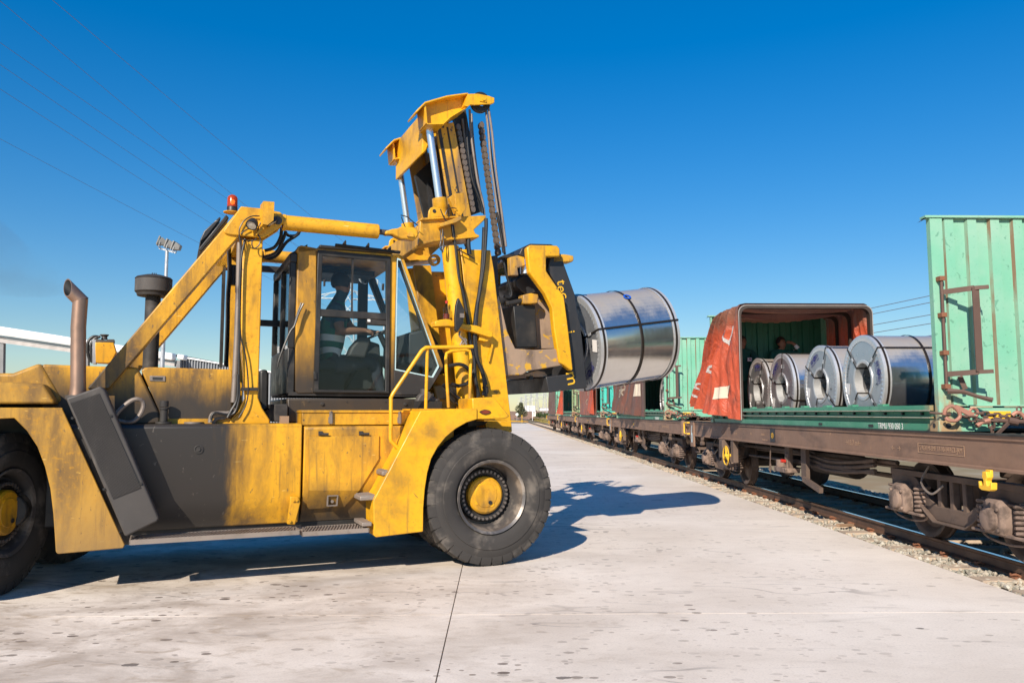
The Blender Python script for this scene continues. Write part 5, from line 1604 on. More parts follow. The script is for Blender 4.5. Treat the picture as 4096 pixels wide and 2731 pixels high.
# --- exhaust silencer and stack
mo = [(-4.059,1.790),(-3.789,1.901),(-3.754,1.868),(-3.259,0.696),(-3.275,0.667),(-3.516,0.552),(-3.536,0.550)]
sil = MB().prism(mo, -1.5, -1.24).build('silencer', 'muffler_grey', TR, bevel=.02, seg=3)
l0, l1, l2, l3 = [(-4.023,1.745),(-3.797,1.837),(-3.416,1.000),(-3.649,0.889)]
ax_ = Vector((l3[0] - l0[0], 0, l3[1] - l0[1])); ac_ = Vector((l1[0] - l0[0], 0, l1[1] - l0[1]))
m = MB()
for k in range(24):
    s_ = (k + .5) / 24
    p = Vector((l0[0], -1.505, l0[1])) + ac_ * s_
    m.bar(p, p + ax_, .0052, .012, up=(0, 1, 0))
tag(m.build('louvre_ribs', 'muffler_grey', sil, smooth=0), kind='stuff')
MB().prism([l0, l1, l2, l3], -1.502, -1.5).build('louvre_back', 'bore_dark', sil, smooth=0)
for p in [(-3.999,1.614),(-3.722,0.979),(-3.696,1.636),(-3.425,1.018)]:
    MB().cyl((p[0], -1.5, p[1]), (p[0], -1.512, p[1]), .012, n=8).build('bolt', 'black_steel', sil)
s0, s1, s2 = [(-3.980,1.835),(-3.984,1.934),(-3.998,2.365)]
e0_, e1_, e2_ = [(-3.991,2.084),(-3.997,2.692),(-4.113,2.810)]
st = MB()
st.tube([(s0[0], -1.36, s0[1] - .03), (s0[0], -1.36, s0[1] + .08), (e1_[0] - .005, -1.36, e1_[1] - .25), (e1_[0], -1.36, e1_[1] + .012), ], .066, 20, cap=False, rr=[.075, .064, .064, .064])
st.build('exhaust_stack', 'exhaust_pipe', TR)
d = Vector((e2_[0] - e1_[0], 0, e2_[1] - e1_[1]))
m = MB(); p0 = Vector((e1_[0], -1.36, e1_[1])); n = 24
dn = d.normalized(); xx = Vector((0, 1, 0)); yy = dn.cross(xx).normalized()
cut = Vector((-.80, -.55, .12)).normalized(); half = Vector((dn.x, 0, dn.z + 1)).normalized(); ec = p0 + d * .93
def ring_at(rad, plane_n, plane_p):
    out = []
    for k in range(n):
        a = 2 * math.pi * k / n
        q = p0 + xx * rad * math.cos(a) + yy * rad * math.sin(a)
        out.append(q + dn * ((plane_p - q).dot(plane_n) / dn.dot(plane_n)))
    return out
m.loft([ring_at(.064, half, p0 - Vector((0, 0, .004))), ring_at(.064, cut, ec)], cap=False)
m.loft([ring_at(.064, cut, ec), ring_at(.056, cut, ec)], cap=False)
m.loft([ring_at(.056, cut, ec), ring_at(.05, half, p0 + dn * .01)], cap=False, mi=1)
i = m.pts(ring_at(.05, half, p0 + dn * .01)); m.face(i, 1)
m.build('exhaust_mouth', ['exhaust_pipe', 'bore_dark'], TR, fix=False)
MB().cyl((s0[0], -1.36, s0[1] - .05), (s0[0], -1.36, s0[1] - .015), .1, n=18).build('stack_flange', 'muffler_grey', TR)
# looped hose beside the silencer
hz = [(-3.679,1.627),(-3.632,1.698),(-3.536,1.783),(-3.456,1.779),(-3.443,1.707),(-3.486,1.611),(-3.556,1.572),(-3.656,1.588)]
MB().tube(SP(hz, -1.15), .022, 10, smooth_path=5).build('hose', 'grey_tube', TR)
# air cleaner
c0, c1, ct, cb_, ce = [(-3.409,2.133),(-3.438,2.876),(-3.444,3.119),(-3.435,2.890),(-3.628,3.014)]
rc = abs(ct[0] - ce[0]); rs_ = rc * .41
m = MB(); z0 = cb_[1]; z1 = ct[1]; hh = z1 - z0
m.lathe([(c0[1] - z0 - .2, rs_), (-.015, rs_), (-.01, rs_ * .93), (0, rs_ * .93), (.0, rc * .85), (.03, rc * .9), (.04, rc * .97), (.05, rc * .98), (hh * .78, rc * .98), (hh * .8, rc * 1.01), (hh * .88, rc * .92), (hh * .98, rc * .5), (hh, 0.001)], (c0[0], -.45, z0), (0, 0, 1), 36)
ac = m.build('air_cleaner', 'soot_black', TR)
m = MB(); m.lathe([(hh * .2, rc * .99), (hh * .76, rc * .99)], (c0[0], -.45, z0), (0, 0, 1), 36); m.build('air_cleaner_band', 'muffler_grey', TR)
for k in (-1, 0, 1):
    MB().cyl((c0[0] + k * .018, -.45, z1 - .005), (c0[0] + k * .018, -.45, z1 + .022), .006, n=6).build('bolt', 'black_steel', TR)
# yellow valve box behind the stack
vb = [(-3.996,2.448),(-3.811,2.451),(-3.804,2.426),(-3.778,2.340),(-3.827,2.223),(-3.868,2.215),(-3.979,2.219)]
MB().prism(vb, .35, .55).build('valve_box', 'yellow', TR, bevel=.008)
vb = [(-4.024,2.476),(-3.987,2.478),(-3.980,2.207),(-4.013,2.210)]
MB().prism(vb, .36, .54).build('valve_bracket', 'galvanised', TR)
tpc = [(-3.991,2.449),(-3.808,2.456),(-3.809,2.488),(-3.865,2.486),(-3.886,2.473),(-3.992,2.488)]
MB().prism(tpc, .36, .54).build('valve_top', 'muffler_grey', TR)
kn = (-3.912,2.488)
MB().lathe([(0, .035), (.03, .028), (.05, .045), (.058, .045), (.058, 0)], (kn[0], .45, kn[1]), (0, 0, 1), 16).build('valve_knob', 'muffler_grey', TR)
for pl in ([(-3.974,2.515),(-4.025,2.510),(-4.067,2.453),(-4.068,2.338),(-4.035,2.224)], [(-3.949,2.519),(-4.011,2.484),(-4.040,2.411),(-4.032,2.325),(-4.012,2.217)]):
    MB().tube(SP(pl, .4), .016, 8, smooth_path=4).build('hose', 'hose', TR)

# --- overhead frame: slanting arms, pillars, head plates (near and far side)
arm = [(-3.932,1.887),(-2.602,3.797),(-2.278,3.790),(-2.568,3.546),(-2.752,3.292),(-3.748,1.889)]
head = [(-2.605,3.796),(-2.416,3.796),(-2.212,3.778),(-2.186,3.755),(-2.173,3.710),(-2.177,3.663),(-2.214,3.608),(-2.373,3.483),(-2.709,3.487),(-2.755,3.497),(-2.766,3.514),(-2.764,3.532)]
pil = [(-2.578,3.461),(-2.374,3.480),(-2.372,2.470),(-2.375,1.818),(-2.331,1.708),(-2.252,1.589),(-2.251,1.544),(-2.649,1.547),(-2.632,1.598),(-2.557,1.666),(-2.495,1.812),(-2.566,2.462)]
for s, v0 in ((1, -1.06), (-1, 1.06)):
    MB().prism(arm, v0, v0 + s * .2).build('frame_arm', 'arm_paint', TR, bevel=.012)
    MB().prism(head, v0 - s * .025, v0 + s * .01).build('head_plate', 'yellow', TR, bevel=.012)
    MB().prism(head, v0 + s * .17, v0 + s * .2).build('head_plate', 'yellow', TR, bevel=.012)
    MB().prism(pil, v0 + s * .02, v0 + s * .2).build('pillar', 'yellow', TR, bevel=.012)
    bo = (-2.236,3.683)
    MB().cyl((bo[0], v0 - s * .035, bo[1]), (bo[0], v0 + s * .22, bo[1]), .045, n=18).build('pivot_pin', 'muffler_grey', TR)
    # tilt cylinder
    q0, q1, q2, q3 = [(-2.172,3.694),(-1.125,3.694),(-0.887,3.687),(-0.696,3.684)]
    vv = v0 + s * .09
    m = MB(); rb_ = .082
    a = Vector((q0[0], vv, q0[1])); b = Vector((q1[0], vv, q1[1])); L_ = (b - a).length
    m.lathe([(0, .06), (.0, rb_ * 1.08), (.03, rb_ * 1.08), (.035, rb_), (L_ - .02, rb_), (L_ - .01, rb_ * 1.0), (L_, rb_ * .9), (L_, .03)], a, b - a, 28)
    m.build('tilt_cylinder', 'yellow', TR)
    cpt = Vector((q2[0], vv, q2[1]))
    MB().cyl(b, cpt + (cpt - b) * .2, .032, n=14).build('tilt_rod', 'muffler_grey', TR)
    r_ = [(-1.058,3.697),(-0.974,3.731),(-0.916,3.743),(-0.877,3.766),(-0.732,3.774),(-0.678,3.746),(-0.671,3.682),(-0.717,3.625),(-0.875,3.624),(-0.974,3.666),(-1.058,3.659)]
    MB().prism(r_, vv - .055, vv + .055).build('rod_eye', 'yellow', TR, bevel=.015)
    pp = (-0.764,3.686)
    MB().cyl((pp[0], vv - .07, pp[1]), (pp[0], vv + .07, pp[1]), .03, n=12).box(pp[0] - .045, pp[0] + .03, vv - .075, vv - .06, pp[1] - .03, pp[1] - .005).build('pivot_pin', 'yellow_worn', TR)
cb = [(-2.516,3.990),(-2.296,4.003),(-2.292,3.856),(-2.506,3.835)]
bxs = [(-2.579,3.738),(-2.458,3.720)]
MB().box(bxs[0][0], bxs[1][0], -.86, .86, bxs[1][1] - .1, bxs[1][1] + .05).build('cross_tube', 'yellow', TR, bevel=.01)
# pillar details: clamp band, conduits, cable drops
cl_ = [(-2.547,1.918),(-2.384,1.920),(-2.383,1.888),(-2.546,1.886)]
MB().prism(cl_, -1.085, -1.03).build('clamp_band', 'black_steel', TR)
cd = [(-2.605,3.425),(-2.600,2.951),(-2.600,2.457),(-2.609,1.888),(-2.613,1.767)]
MB().tube(SP(cd, -1.02), .028, 12, smooth_path=3).build('conduit', 'grey_tube', TR)
for pl, r_ in (([(-2.556,3.454),(-2.591,3.184),(-2.585,2.622),(-2.575,2.050),(-2.565,1.808),(-2.624,1.646),(-2.790,1.662),(-2.826,1.599)], .012), ([(-2.616,3.482),(-2.584,3.251),(-2.582,2.787),(-2.569,2.458),(-2.511,2.215),(-2.479,1.922),(-2.497,1.743),(-2.562,1.614)], .007), ([(-2.583,2.050),(-2.583,1.807),(-2.640,1.678),(-2.669,1.614)], .015)):
    MB().tube(SP(pl, -1.09), r_, 8, smooth_path=6).build('cable', 'hose', TR)
tb = [(-2.831,1.563),(-2.822,1.627),(-2.789,1.656),(-2.660,1.659),(-2.606,1.678)]
MB().tube(SP(tb, -1.06), .022, 10, smooth_path=4).build('hydraulic_tube', 'grey_tube', TR)
tb = [(-2.799,1.548),(-2.767,1.599),(-2.686,1.613),(-2.626,1.656),(-2.604,1.714)]
MB().tube(SP(tb, -1.02), .018, 10, smooth_path=4).build('hydraulic_tube', 'grey_tube', TR)
tk = [(-2.581,3.503),(-2.500,3.509),(-2.492,3.248),(-2.573,3.242)]
MB().cyl(((tk[0][0] + tk[1][0]) / 2, .75, tk[2][1]), ((tk[0][0] + tk[1][0]) / 2, .75, tk[0][1]), .05, n=14).build('reservoir', 'black_steel', TR)
# dark upright screen frame behind the pillar
fr = [(-2.657,3.532),(-2.620,3.535),(-2.616,2.230),(-2.653,2.229)]
MB().prism(fr, .86, .98).build('guard_post', 'black_steel', TR)
for a_ in ([(-2.205,3.447),(-2.039,3.449)], [(-2.201,2.770),(-2.021,2.768)]):
    MB().bar((a_[0][0] - .2, .55, a_[0][1]), (a_[1][0] + .3, .55, a_[1][1]), .06, .075).build('guard_rail', 'black_steel', TR)
for k in range(4):
    pl = [(-2.623,3.722),(-2.603,3.404),(-2.612,3.086),(-2.605,2.712),(-2.608,2.224)]
    MB().tube([(p[0] + k * .012, .62 + .03 * k, p[1]) for p in pl], .013, 6, smooth_path=4).build('cable', 'hose', TR)
# seat-back shaped dark tank between pillar and cab
dk = [(-2.303,2.134),(-2.231,2.148),(-2.202,2.104),(-2.195,1.688),(-2.290,1.672)]
MB().prism(dk, -.4, .3).build('hydraulic_tank', 'black_steel', TR, bevel=.03, seg=3)
dk = [(-2.196,1.754),(-2.056,1.755),(-2.051,1.565),(-2.191,1.566)]
MB().prism(dk, -.9, .2).build('cab_mount', 'soot_black', TR, bevel=.01)

# --- beacon, lamps, the black unit on the arm
bc, bt, bb = [(-2.679,3.780),(-2.685,3.952),(-2.625,3.788)]
brd = abs(bb[0] - bc[0])
bea = empty('beacon', (bc[0], -.9, bc[1]), parent=TR)
hgt = bt[1] - bc[1]
MB().lathe([(-.02, 0.001), (-.02, brd * 1.6), (-.012, brd * 1.65), (-.008, brd * 1.1)], (0, 0, 0), (0, 0, 1), 24).build('beacon_plate', 'yellow', bea)
MB().lathe([(-.008, brd), (hgt * .22, brd), (hgt * .26, brd * .94), (hgt * .27, 0)], (0, 0, 0), (0, 0, 1), 24).build('beacon_base', 'black_steel', bea)
m, nt, b = new_mat('amber'); b.inputs['Base Color'].default_value = (.45, .06, .015, 1); b.inputs['Roughness'].default_value = .15
b.inputs['Transmission Weight'].default_value = .35; b.inputs['IOR'].default_value = 1.3
m, nt, b = new_mat('beacon_glow'); b.inputs['Base Color'].default_value = (1, .4, .08, 1); b.inputs['Emission Color'].default_value = (1, .38, .07, 1); b.inputs['Emission Strength'].default_value = 5
MB().lathe([(hgt * .26, brd * .98), (hgt * .8, brd * .96), (hgt * .92, brd * .8), (hgt * 1.0, brd * .45), (hgt * 1.0, 0.0)], (0, 0, 0), (0, 0, 1), 24).build('beacon_dome', 'amber', bea)
MB().lathe([(hgt * .4, 0), (hgt * .45, .014), (hgt * .6, .02), (hgt * .7, .01), (hgt * .72, 0)], (0, 0, 0), (0, 0, 1), 10).build('beacon_bulb', 'beacon_glow', bea)
MB().lathe([(hgt * .3, .028), (hgt * .78, .034)], (-.008, .03, 0), (0, 0, 1), 12).build('reflector', 'chrome', bea)
ub = [(-2.735,3.750),(-2.703,3.720),(-2.965,3.332),(-2.998,3.354)]
un = MB().prism(ub, -.85, -.1).build('cooler_unit', 'black_steel', TR, bevel=.01)
uf = [(-2.790,3.758),(-2.777,3.738),(-2.915,3.525),(-2.970,3.468),(-2.978,3.483),(-2.941,3.585)]
MB().prism(uf, -.7, -.25).build('cooler_fan_shroud', 'dark_plate', TR, bevel=.04, seg=3)
lbk = [(-2.397,3.845),(-2.287,3.848),(-2.291,3.652),(-2.347,3.599),(-2.394,3.602)]
bk = MB().prism(lbk, -1.2, -1.19); 
lb2 = (-2.415,3.829)
i = bk.pts([(lbk[0][0], -1.19, lbk[0][1]), (lb2[0], -1.08, lb2[1]), ((-2.413,3.498)[0], -1.08, lbk[4][1] - .03), (lbk[4][0], -1.19, lbk[4][1])])
bk.face(i); bk.build('lamp_bracket', 'yellow', TR)
bk2 = [(-2.396,3.617),(-2.343,3.612),(-2.417,3.524),(-2.459,3.489)]
MB().prism(bk2, -1.14, -1.09).build('lamp_strut', 'yellow', TR)
def work_lamp(p, v, dr, sc=1.0):
    l = empty('work_lamp', (p[0], v, p[1]), parent=TR)
    d = Vector(dr).normalized()
    MB().lathe([(0, .058 * sc), (-.03 * sc, .06 * sc), (-.07 * sc, .045 * sc), (-.08 * sc, .0)], (0, 0, 0), d, 20).build('lamp_body', 'black_steel', l)
    MB().lathe([(-.004, .06 * sc), (.006, .06 * sc), (.006, .05 * sc), (-.002, .05 * sc)], (0, 0, 0), d, 20).build('lamp_bezel', 'black_steel', l)
    MB().lathe([(.0, .05 * sc), (.004, .0)], (0, 0, 0), d, 20).build('lamp_glass', 'lens_clear', l)
work_lamp((-2.507,3.578), -1.2, (-.35, -.55, -.75))
work_lamp((-2.294,3.636), -1.13, (.5, -.1, -.8))
for pl in ([(-2.422,3.703),(-2.493,3.696),(-2.563,3.651),(-2.603,3.586),(-2.618,3.530),(-2.614,3.475),(-2.597,3.406)], [(-2.518,3.564),(-2.564,3.535),(-2.600,3.496)], [(-2.389,3.659),(-2.421,3.610),(-2.434,3.543),(-2.427,3.488)], [(-2.486,3.446),(-2.489,3.391),(-2.464,3.358),(-2.423,3.391),(-2.405,3.449),(-2.421,3.493)], [(-2.599,3.446),(-2.542,3.436),(-2.486,3.436),(-2.444,3.460)]):
    MB().tube(SP(pl, -1.115), .0065, 6, smooth_path=5).build('cable', 'hose', TR)
for k, pl in enumerate(([(-2.160,3.682),(-2.166,3.573),(-2.222,3.461),(-2.321,3.417)], [(-2.108,3.651),(-2.139,3.540),(-2.204,3.409),(-2.320,3.355)], [(-1.953,3.674),(-1.987,3.626),(-2.088,3.545),(-2.170,3.412),(-2.253,3.356),(-2.324,3.382)], [(-2.091,3.643),(-2.056,3.629),(-1.987,3.640),(-1.945,3.675)])):
    MB().tube([(p[0], -.82 + .05 * k + .1 * i / 4, p[1]) for i, p in enumerate(pl)], .018, 8, smooth_path=5).build('hose', 'hose', TR)

# --- cab
CV = -.76
cab = {}
rp_ = [(-1.975,3.487),(-1.946,3.506),(-1.764,3.491),(-1.767,3.472),(-1.740,1.914),(-1.769,1.872),(-1.933,1.867),(-1.963,1.898),(-1.974,2.455)]
MB().prism(rp_, CV, CV + .1).build('cab_corner_post', 'cab_post_paint', TR, bevel=.012)
roof = [(-1.992,3.445),(-1.975,3.489),(-1.939,3.510),(-1.764,3.491),(-0.926,3.494),(-0.804,3.498),(-0.766,3.456),(-0.773,3.436),(-0.857,3.467),(-1.764,3.457),(-1.978,3.418)]
MB().prism(roof, CV, -CV).build('cab_roof', 'cab_post_paint', TR, bevel=.01)
ft = [(-0.921,3.468),(-0.804,3.489),(-0.769,3.456),(-0.275,2.232),(-0.272,2.187),(-0.431,1.927),(-0.462,1.936),(-0.313,2.198),(-0.319,2.219),(-0.804,3.459),(-0.839,3.465),(-0.860,3.436),(-0.857,2.152),(-0.471,2.078),(-0.377,2.065),(-0.431,1.990),(-0.608,1.869),(-0.880,1.866)]
MB().prism([(-0.921,3.468),(-0.850,3.467),(-0.856,2.942),(-0.860,2.147),(-0.859,1.874),(-0.919,1.880),(-0.919,2.495)], CV, CV + .08).build('cab_front_post', 'cab_post_paint', TR, bevel=.006)
MB().prism([(-0.850,3.467),(-0.804,3.492),(-0.766,3.456),(-0.718,3.334),(-0.272,2.217),(-0.275,2.184),(-0.306,2.198),(-0.324,2.219),(-0.748,3.325),(-0.799,3.453)], CV, CV + .08).build('cab_front_post', 'cab_post_paint', TR, bevel=.006)
MB().prism([(-0.861,2.144),(-0.393,2.065),(-0.300,2.199),(-0.272,2.187),(-0.432,1.927),(-0.592,1.866),(-0.859,1.866)], CV, CV + .06).build('cab_kick_panel', 'soot_black', TR, bevel=.006)
MB().prism([(-0.840,3.460),(-0.797,3.451),(-0.312,2.202),(-0.387,2.072),(-0.846,2.151)], CV + .03, CV + .036).build('quarter_window', 'cab_glass', TR, smooth=0)
sl0 = [(-0.848,3.454),(-0.805,3.445),(-0.322,2.201),(-0.396,2.070),(-0.854,2.150)]
cxs = sum(p[0] for p in sl0) / 5; cws = sum(p[1] for p in sl0) / 5
MB().ring(sl0, [(cxs + (p[0] - cxs) * .955, cws + (p[1] - cws) * .975) for p in sl0], CV - .004, CV + .02).build('window_seal', 'seal_grey', TR)
door = empty('cab_door', parent=TR)
do = [(-1.759,3.465),(-0.929,3.461),(-0.924,1.883),(-1.772,1.885)]
dm0 = [(-1.761,2.793),(-0.923,2.750)]
MB().ring(do, [(-1.709,3.406),(-0.977,3.401),(-0.969,1.911),(-1.717,1.916)], CV - .03, CV + .03).build('door_frame', 'black_steel', door, bevel=.006)
MB().prism([(-1.726,2.809),(-0.961,2.797),(-0.960,2.719),(-1.727,2.728)], CV - .025, CV + .025).build('door_rail', 'black_steel', door, bevel=.006)
MB().prism([(-1.375,3.401),(-1.355,3.401),(-1.355,2.801),(-1.372,2.801)], CV - .012, CV + .012).build('door_bar', 'black_steel', door)
MB().prism([(-1.712,3.408),(-1.375,3.407),(-1.369,2.793),(-1.715,2.800)], CV - .003, CV + .003).build('window_pane', 'cab_glass', door, smooth=0)
MB().prism([(-1.358,3.407),(-0.974,3.404),(-0.973,2.790),(-1.355,2.793)], CV - .008, CV - .002).build('window_pane', 'cab_glass', door, smooth=0)
MB().prism([(-1.731,2.731),(-0.957,2.723),(-0.966,1.908),(-1.720,1.914)], CV - .003, CV + .003).build('window_pane', 'cab_glass_low', door, smooth=0)
for pl in ([(-1.693,3.139),(-1.671,3.140),(-1.672,3.061),(-1.694,3.060)], [(-1.032,3.134),(-1.005,3.135),(-1.007,3.058),(-1.034,3.057)], [(-1.778,2.111),(-1.745,2.111),(-1.743,2.025),(-1.776,2.024)]):
    MB().prism(pl, CV - .05, CV - .0305).build('window_catch', 'black_steel', door, bevel=.004)
MB().prism([(-1.196,2.725),(-0.948,2.722),(-0.947,2.655),(-1.186,2.658)], CV - .02, CV + .06).build('door_handle', 'black_steel', door, bevel=.01)
MB().prism([(-1.187,2.719),(-1.155,2.718),(-1.155,2.689),(-1.187,2.690)], CV - .024, CV - .0205).build('handle_plate', 'white_plastic', door)
# far side of the cab, rear and front frames
fu0, fu1 = (-1.961,2.737)[0], (-0.923,2.790)[0]
wtop, wbot = (-1.523,3.478)[1], (-1.490,1.868)[1]
wmid = (-1.508,2.760)[1]
fr_f = [(-0.845,3.456),(-0.769,3.456),(-0.275,2.217),(-0.306,2.198)]
for (ua, ub_) in ((fu0 - .02, fu0 + .1), (fu1 - .02, fu1 + .08)):
    MB().box(ua, ub_, -CV - .08, -CV, wbot, wtop).build('cab_far_post', 'interior_grey', TR)
MB().prism(fr_f, -CV - .08, -CV).build('cab_far_post', 'interior_grey', TR)
MB().box(fu0, fu1 + .3, -CV - .07, -CV - .01, wbot, wbot + .55).build('cab_far_panel', 'interior_grey', TR)
MB().box(fu0 + .1, fu1, -CV - .05, -CV - .044, wbot + .55, wtop).build('window_pane', 'cab_glass', TR, smooth=0)
# rear: chamfered frame, glass, and lower panel
ru = fu0 - .09
rear = MB(); rear.box(ru, ru + .08, CV + .02, -CV - .02, wbot, wbot + .5); rear.box(ru, ru + .08, CV + .02, -CV - .02, wtop - .16, wtop - .06)
rear.box(ru, ru + .09, -CV - .1, -CV - .02, wbot + .5, wtop - .16); rear.box(ru, ru + .07, CV + .02, CV + .06, wbot + .5, wtop - .16)
rear.box(ru + .001, ru + .05, -.05, 0, wbot + .5, wtop - .16)
rear.build('cab_rear_frame', 'black_steel', TR, bevel=.01)
MB().box(ru + .03, ru + .036, CV + .04, -CV - .04, wbot + .5, wtop - .16).build('rear_window', 'cab_glass', TR, smooth=0)
MB().prism([(ru, wtop - .061), (fu0 + .1, wtop + .06), (fu0 + .1, wtop - .06), (ru, wtop - .12)], CV + .06, -CV).build('cab_rear_brow', 'black_steel', TR)
# windscreen with its frame
f0, f1 = (-0.768,3.444), (-0.281,2.217)
for v in (CV + .08, -CV - .14):
    MB().bar((f0[0] - .02, v + .03, f0[1]), (f1[0] - .02, v + .03, f1[1]), .05, .05).build('windscreen_post', 'interior_grey', TR)
m = MB(); m.pts([(f0[0] - .01, CV + .08, f0[1]), (f0[0] - .01, -CV - .08, f0[1]), (f1[0] - .01, -CV - .08, f1[1]), (f1[0] - .01, CV + .08, f1[1])]); m.face((0, 1, 2, 3)); m.build('windscreen', 'cab_glass', TR, smooth=0)
f2 = (-0.432,1.930)
m = MB(); m.loft([[(f1[0], v, f1[1]), (f1[0] - .04, v, f1[1] - .01), (f2[0] - .04, v, f2[1]), (f2[0], v, f2[1])] for v in (CV + .061, -CV)]); m.build('cab_nose_panel', 'soot_black', TR)
MB().box(ru + .02, f2[0] + .05, CV + .01, -CV, wbot - .02, wbot + .02).build('cab_floor', 'soot_black', TR)
bs = [(-2.051,1.816),(-0.310,1.826),(-0.309,1.690),(-0.602,1.685),(-2.046,1.622)]
base = MB().prism([bs[0], bs[1], (bs[1][0], wt), (bs[0][0] + .02, wt)], CV - .03, -CV).build('cab_base', 'cab_post_paint', TR, bevel=.015)
for p in [(-1.674,1.756),(-0.737,1.757)]:
    MB().lathe([(0, .022), (-.01, .022), (-.012, .015), (-.02, .013), (-.02, 0)], (p[0], CV - .03, p[1]), (0, 1, 0), 14).build('bolt', 'soot_black', base)
for p in [(-1.823,1.787),(-1.405,1.784),(-0.970,1.790)]:
    MB().cyl((p[0], CV - .03, p[1]), (p[0], CV - .04, p[1]), .01, n=8).build('bolt', 'soot_black', base)
rl = [(-1.553,3.556),(-0.797,3.535)]
MB().bar((rl[0][0], CV + .06, rl[0][1]), (rl[1][0], CV + .06, rl[1][1]), .05, .03).build('roof_rail', 'black_steel', TR)
for p in [(-1.460,3.579),(-1.192,3.573),(-0.935,3.558)]:
    MB().prism([(p[0] - .03, p[1] - .03), (p[0] + .03, p[1] - .03), (p[0] + .03, p[1] + .03), (p[0] + .02, p[1] + .045)], CV + .05, CV + .09).build('roof_lug', 'black_steel', TR)
MB().box(rl[0][0] - .15, rl[1][0] - .05, CV + .2, -CV - .1, wtop + .06, wtop + .10).build('roof_hatch', 'black_steel', TR, bevel=.01)
wp = [(-1.911,2.849),(-1.962,2.728),(-1.999,2.602),(-2.044,2.532),(-2.112,2.351),(-2.154,2.214),(-2.159,2.147)]
MB().tube(SP(wp, -.84), .011, 6, smooth_path=4).build('rear_wiper', 'hose', TR)
wp = [(-1.932,2.855),(-1.969,2.742),(-2.005,2.588),(-2.018,2.560)]
MB().tube(SP(wp, -.83), .008, 6, smooth_path=4).build('rear_wiper', 'hose', TR)
# interior
se = empty('driver_seat', parent=TR)
su = (-1.538,2.368)
MB().prism([(su[0] - .28, su[1] - .22), (su[0] + .3, su[1] - .2), (su[0] + .3, su[1] - .06), (su[0] - .24, su[1] - .1)], -.28, .28).build('seat_cushion', 'interior_grey', se, bevel=.04, seg=3)
MB().prism([(su[0] - .32, su[1] - .2), (su[0] - .18, su[1] - .12), (su[0] - .24, su[1] + .55), (su[0] - .36, su[1] + .55)], -.26, .26).build('seat_back', 'interior_grey', se, bevel=.05, seg=3)
MB().box(su[0] - .2, su[0] + .22, -.2, .2, wbot, su[1] - .2).build('seat_base', 'interior_grey', se)
co = [(-1.211,2.534),(-1.066,2.525),(-1.131,2.295),(-1.343,2.311),(-1.300,2.425)]
MB().prism(co, -.5, -.3).build('arm_console', 'muffler_grey', TR, bevel=.03, seg=3)
co = [(-1.119,2.298),(-1.062,2.529),(-0.827,2.476),(-0.819,1.923),(-1.309,1.917)]
MB().prism([(-1.289,1.935),(-1.081,2.321),(-1.023,2.539),(-0.881,2.498),(-0.840,1.940)], -.15, .1).build('steering_column', 'interior_grey', TR, bevel=.02)
MB().prism([(-0.647,2.610),(-0.368,2.670),(-0.164,2.354),(-0.128,2.129),(-0.658,2.245)], -.55, .6).build('dashboard', 'interior_grey', TR, bevel=.03)
swc = (-0.881,2.632)
sw = empty('steering_wheel', (swc[0], -.12, swc[1]), parent=TR)
axd = Vector((-.45, 0, .9))
m = MB(); x_, y_ = m.frame_at(axd)
ids = []
for k in range(32):
    a = 2 * math.pi * k / 32
    c_ = (x_ * math.cos(a) + y_ * math.sin(a))
    ids.append(m.pts([c_ * (.2 + .014 * math.cos(q * 1.0472)) + axd.normalized() * .014 * math.sin(q * 1.0472) for q in range(6)]))
for k in range(32):
    a, b = ids[k], ids[(k + 1) % 32]
    for q in range(6): m.face((a[q], a[(q + 1) % 6], b[(q + 1) % 6], b[q]))
m.build('rim', 'hose', sw)
for k in range(3):
    a = 2.094 * k
    MB().bar((0, 0, 0), (x_ * math.cos(a) + y_ * math.sin(a)) * .195, .03, .012).build('spoke', 'hose', sw)
MB().cyl(axd.normalized() * -.25, axd.normalized() * .02, .035, n=12).build('hub', 'hose', sw)
MB().bar((swc[0] + .02, -.3, swc[1] + .02), (swc[0] + .05, -.32, swc[1] - .18), .012, .012).build('control_lever', 'chrome', TR)
fan = (-1.000,3.387)
MB().lathe([(-.02, .0), (-.02, .07), (.02, .09), (.03, .085)], (fan[0], .3, fan[1]), (.6, -.8, 0), 18).build('cab_fan', 'chrome', TR)
MB().box((-1.007,3.100)[0], (-0.924,3.105)[0], .5, .56, wbot + .2, wtop).build('cab_inner_post', 'interior_grey', TR)
sh = (-1.154,3.644)
MB().box(fu0 + .1, fu1, .0, .65, wtop - .12, wtop - .06).build('roof_lining', 'interior_grey', TR)

# --- handrail on the mudguard deck
ha = [(-1.058,1.501),(-1.063,1.820),(-1.042,1.863),(-0.727,2.333),(-0.684,2.366),(-0.622,2.371),(-0.178,2.392),(-0.135,2.397)]
hb = [(-1.062,1.795),(-1.060,1.593),(-1.060,1.384),(-1.042,1.351),(-0.967,1.280)]
MB().tube(SP(ha[:1], -1.38) + SP(ha[1:], -1.38), .021, 12).build('handrail', 'yellow_clean', TR)
MB().tube(SP([(-1.062,1.822),(-1.060,1.593),(-1.060,1.391),(-1.042,1.351),(-0.967,1.277)], -1.38), .021, 12, smooth_path=3).build('handrail', 'yellow_clean', TR)
MB().tube(SP([(-0.658,2.362),(-0.664,2.041),(-0.670,1.696)], -1.36), .018, 10).build('handrail', 'yellow_clean', TR)
MB().tube(SP([(-0.354,1.719),(-0.379,2.053),(-0.391,2.278),(-0.381,2.327),(-0.333,2.351),(-0.161,2.374),(-0.105,2.360),(-0.091,2.303),(-0.098,2.009),(-0.102,1.730)], -1.2), .018, 10).build('handrail', 'yellow_clean', TR)
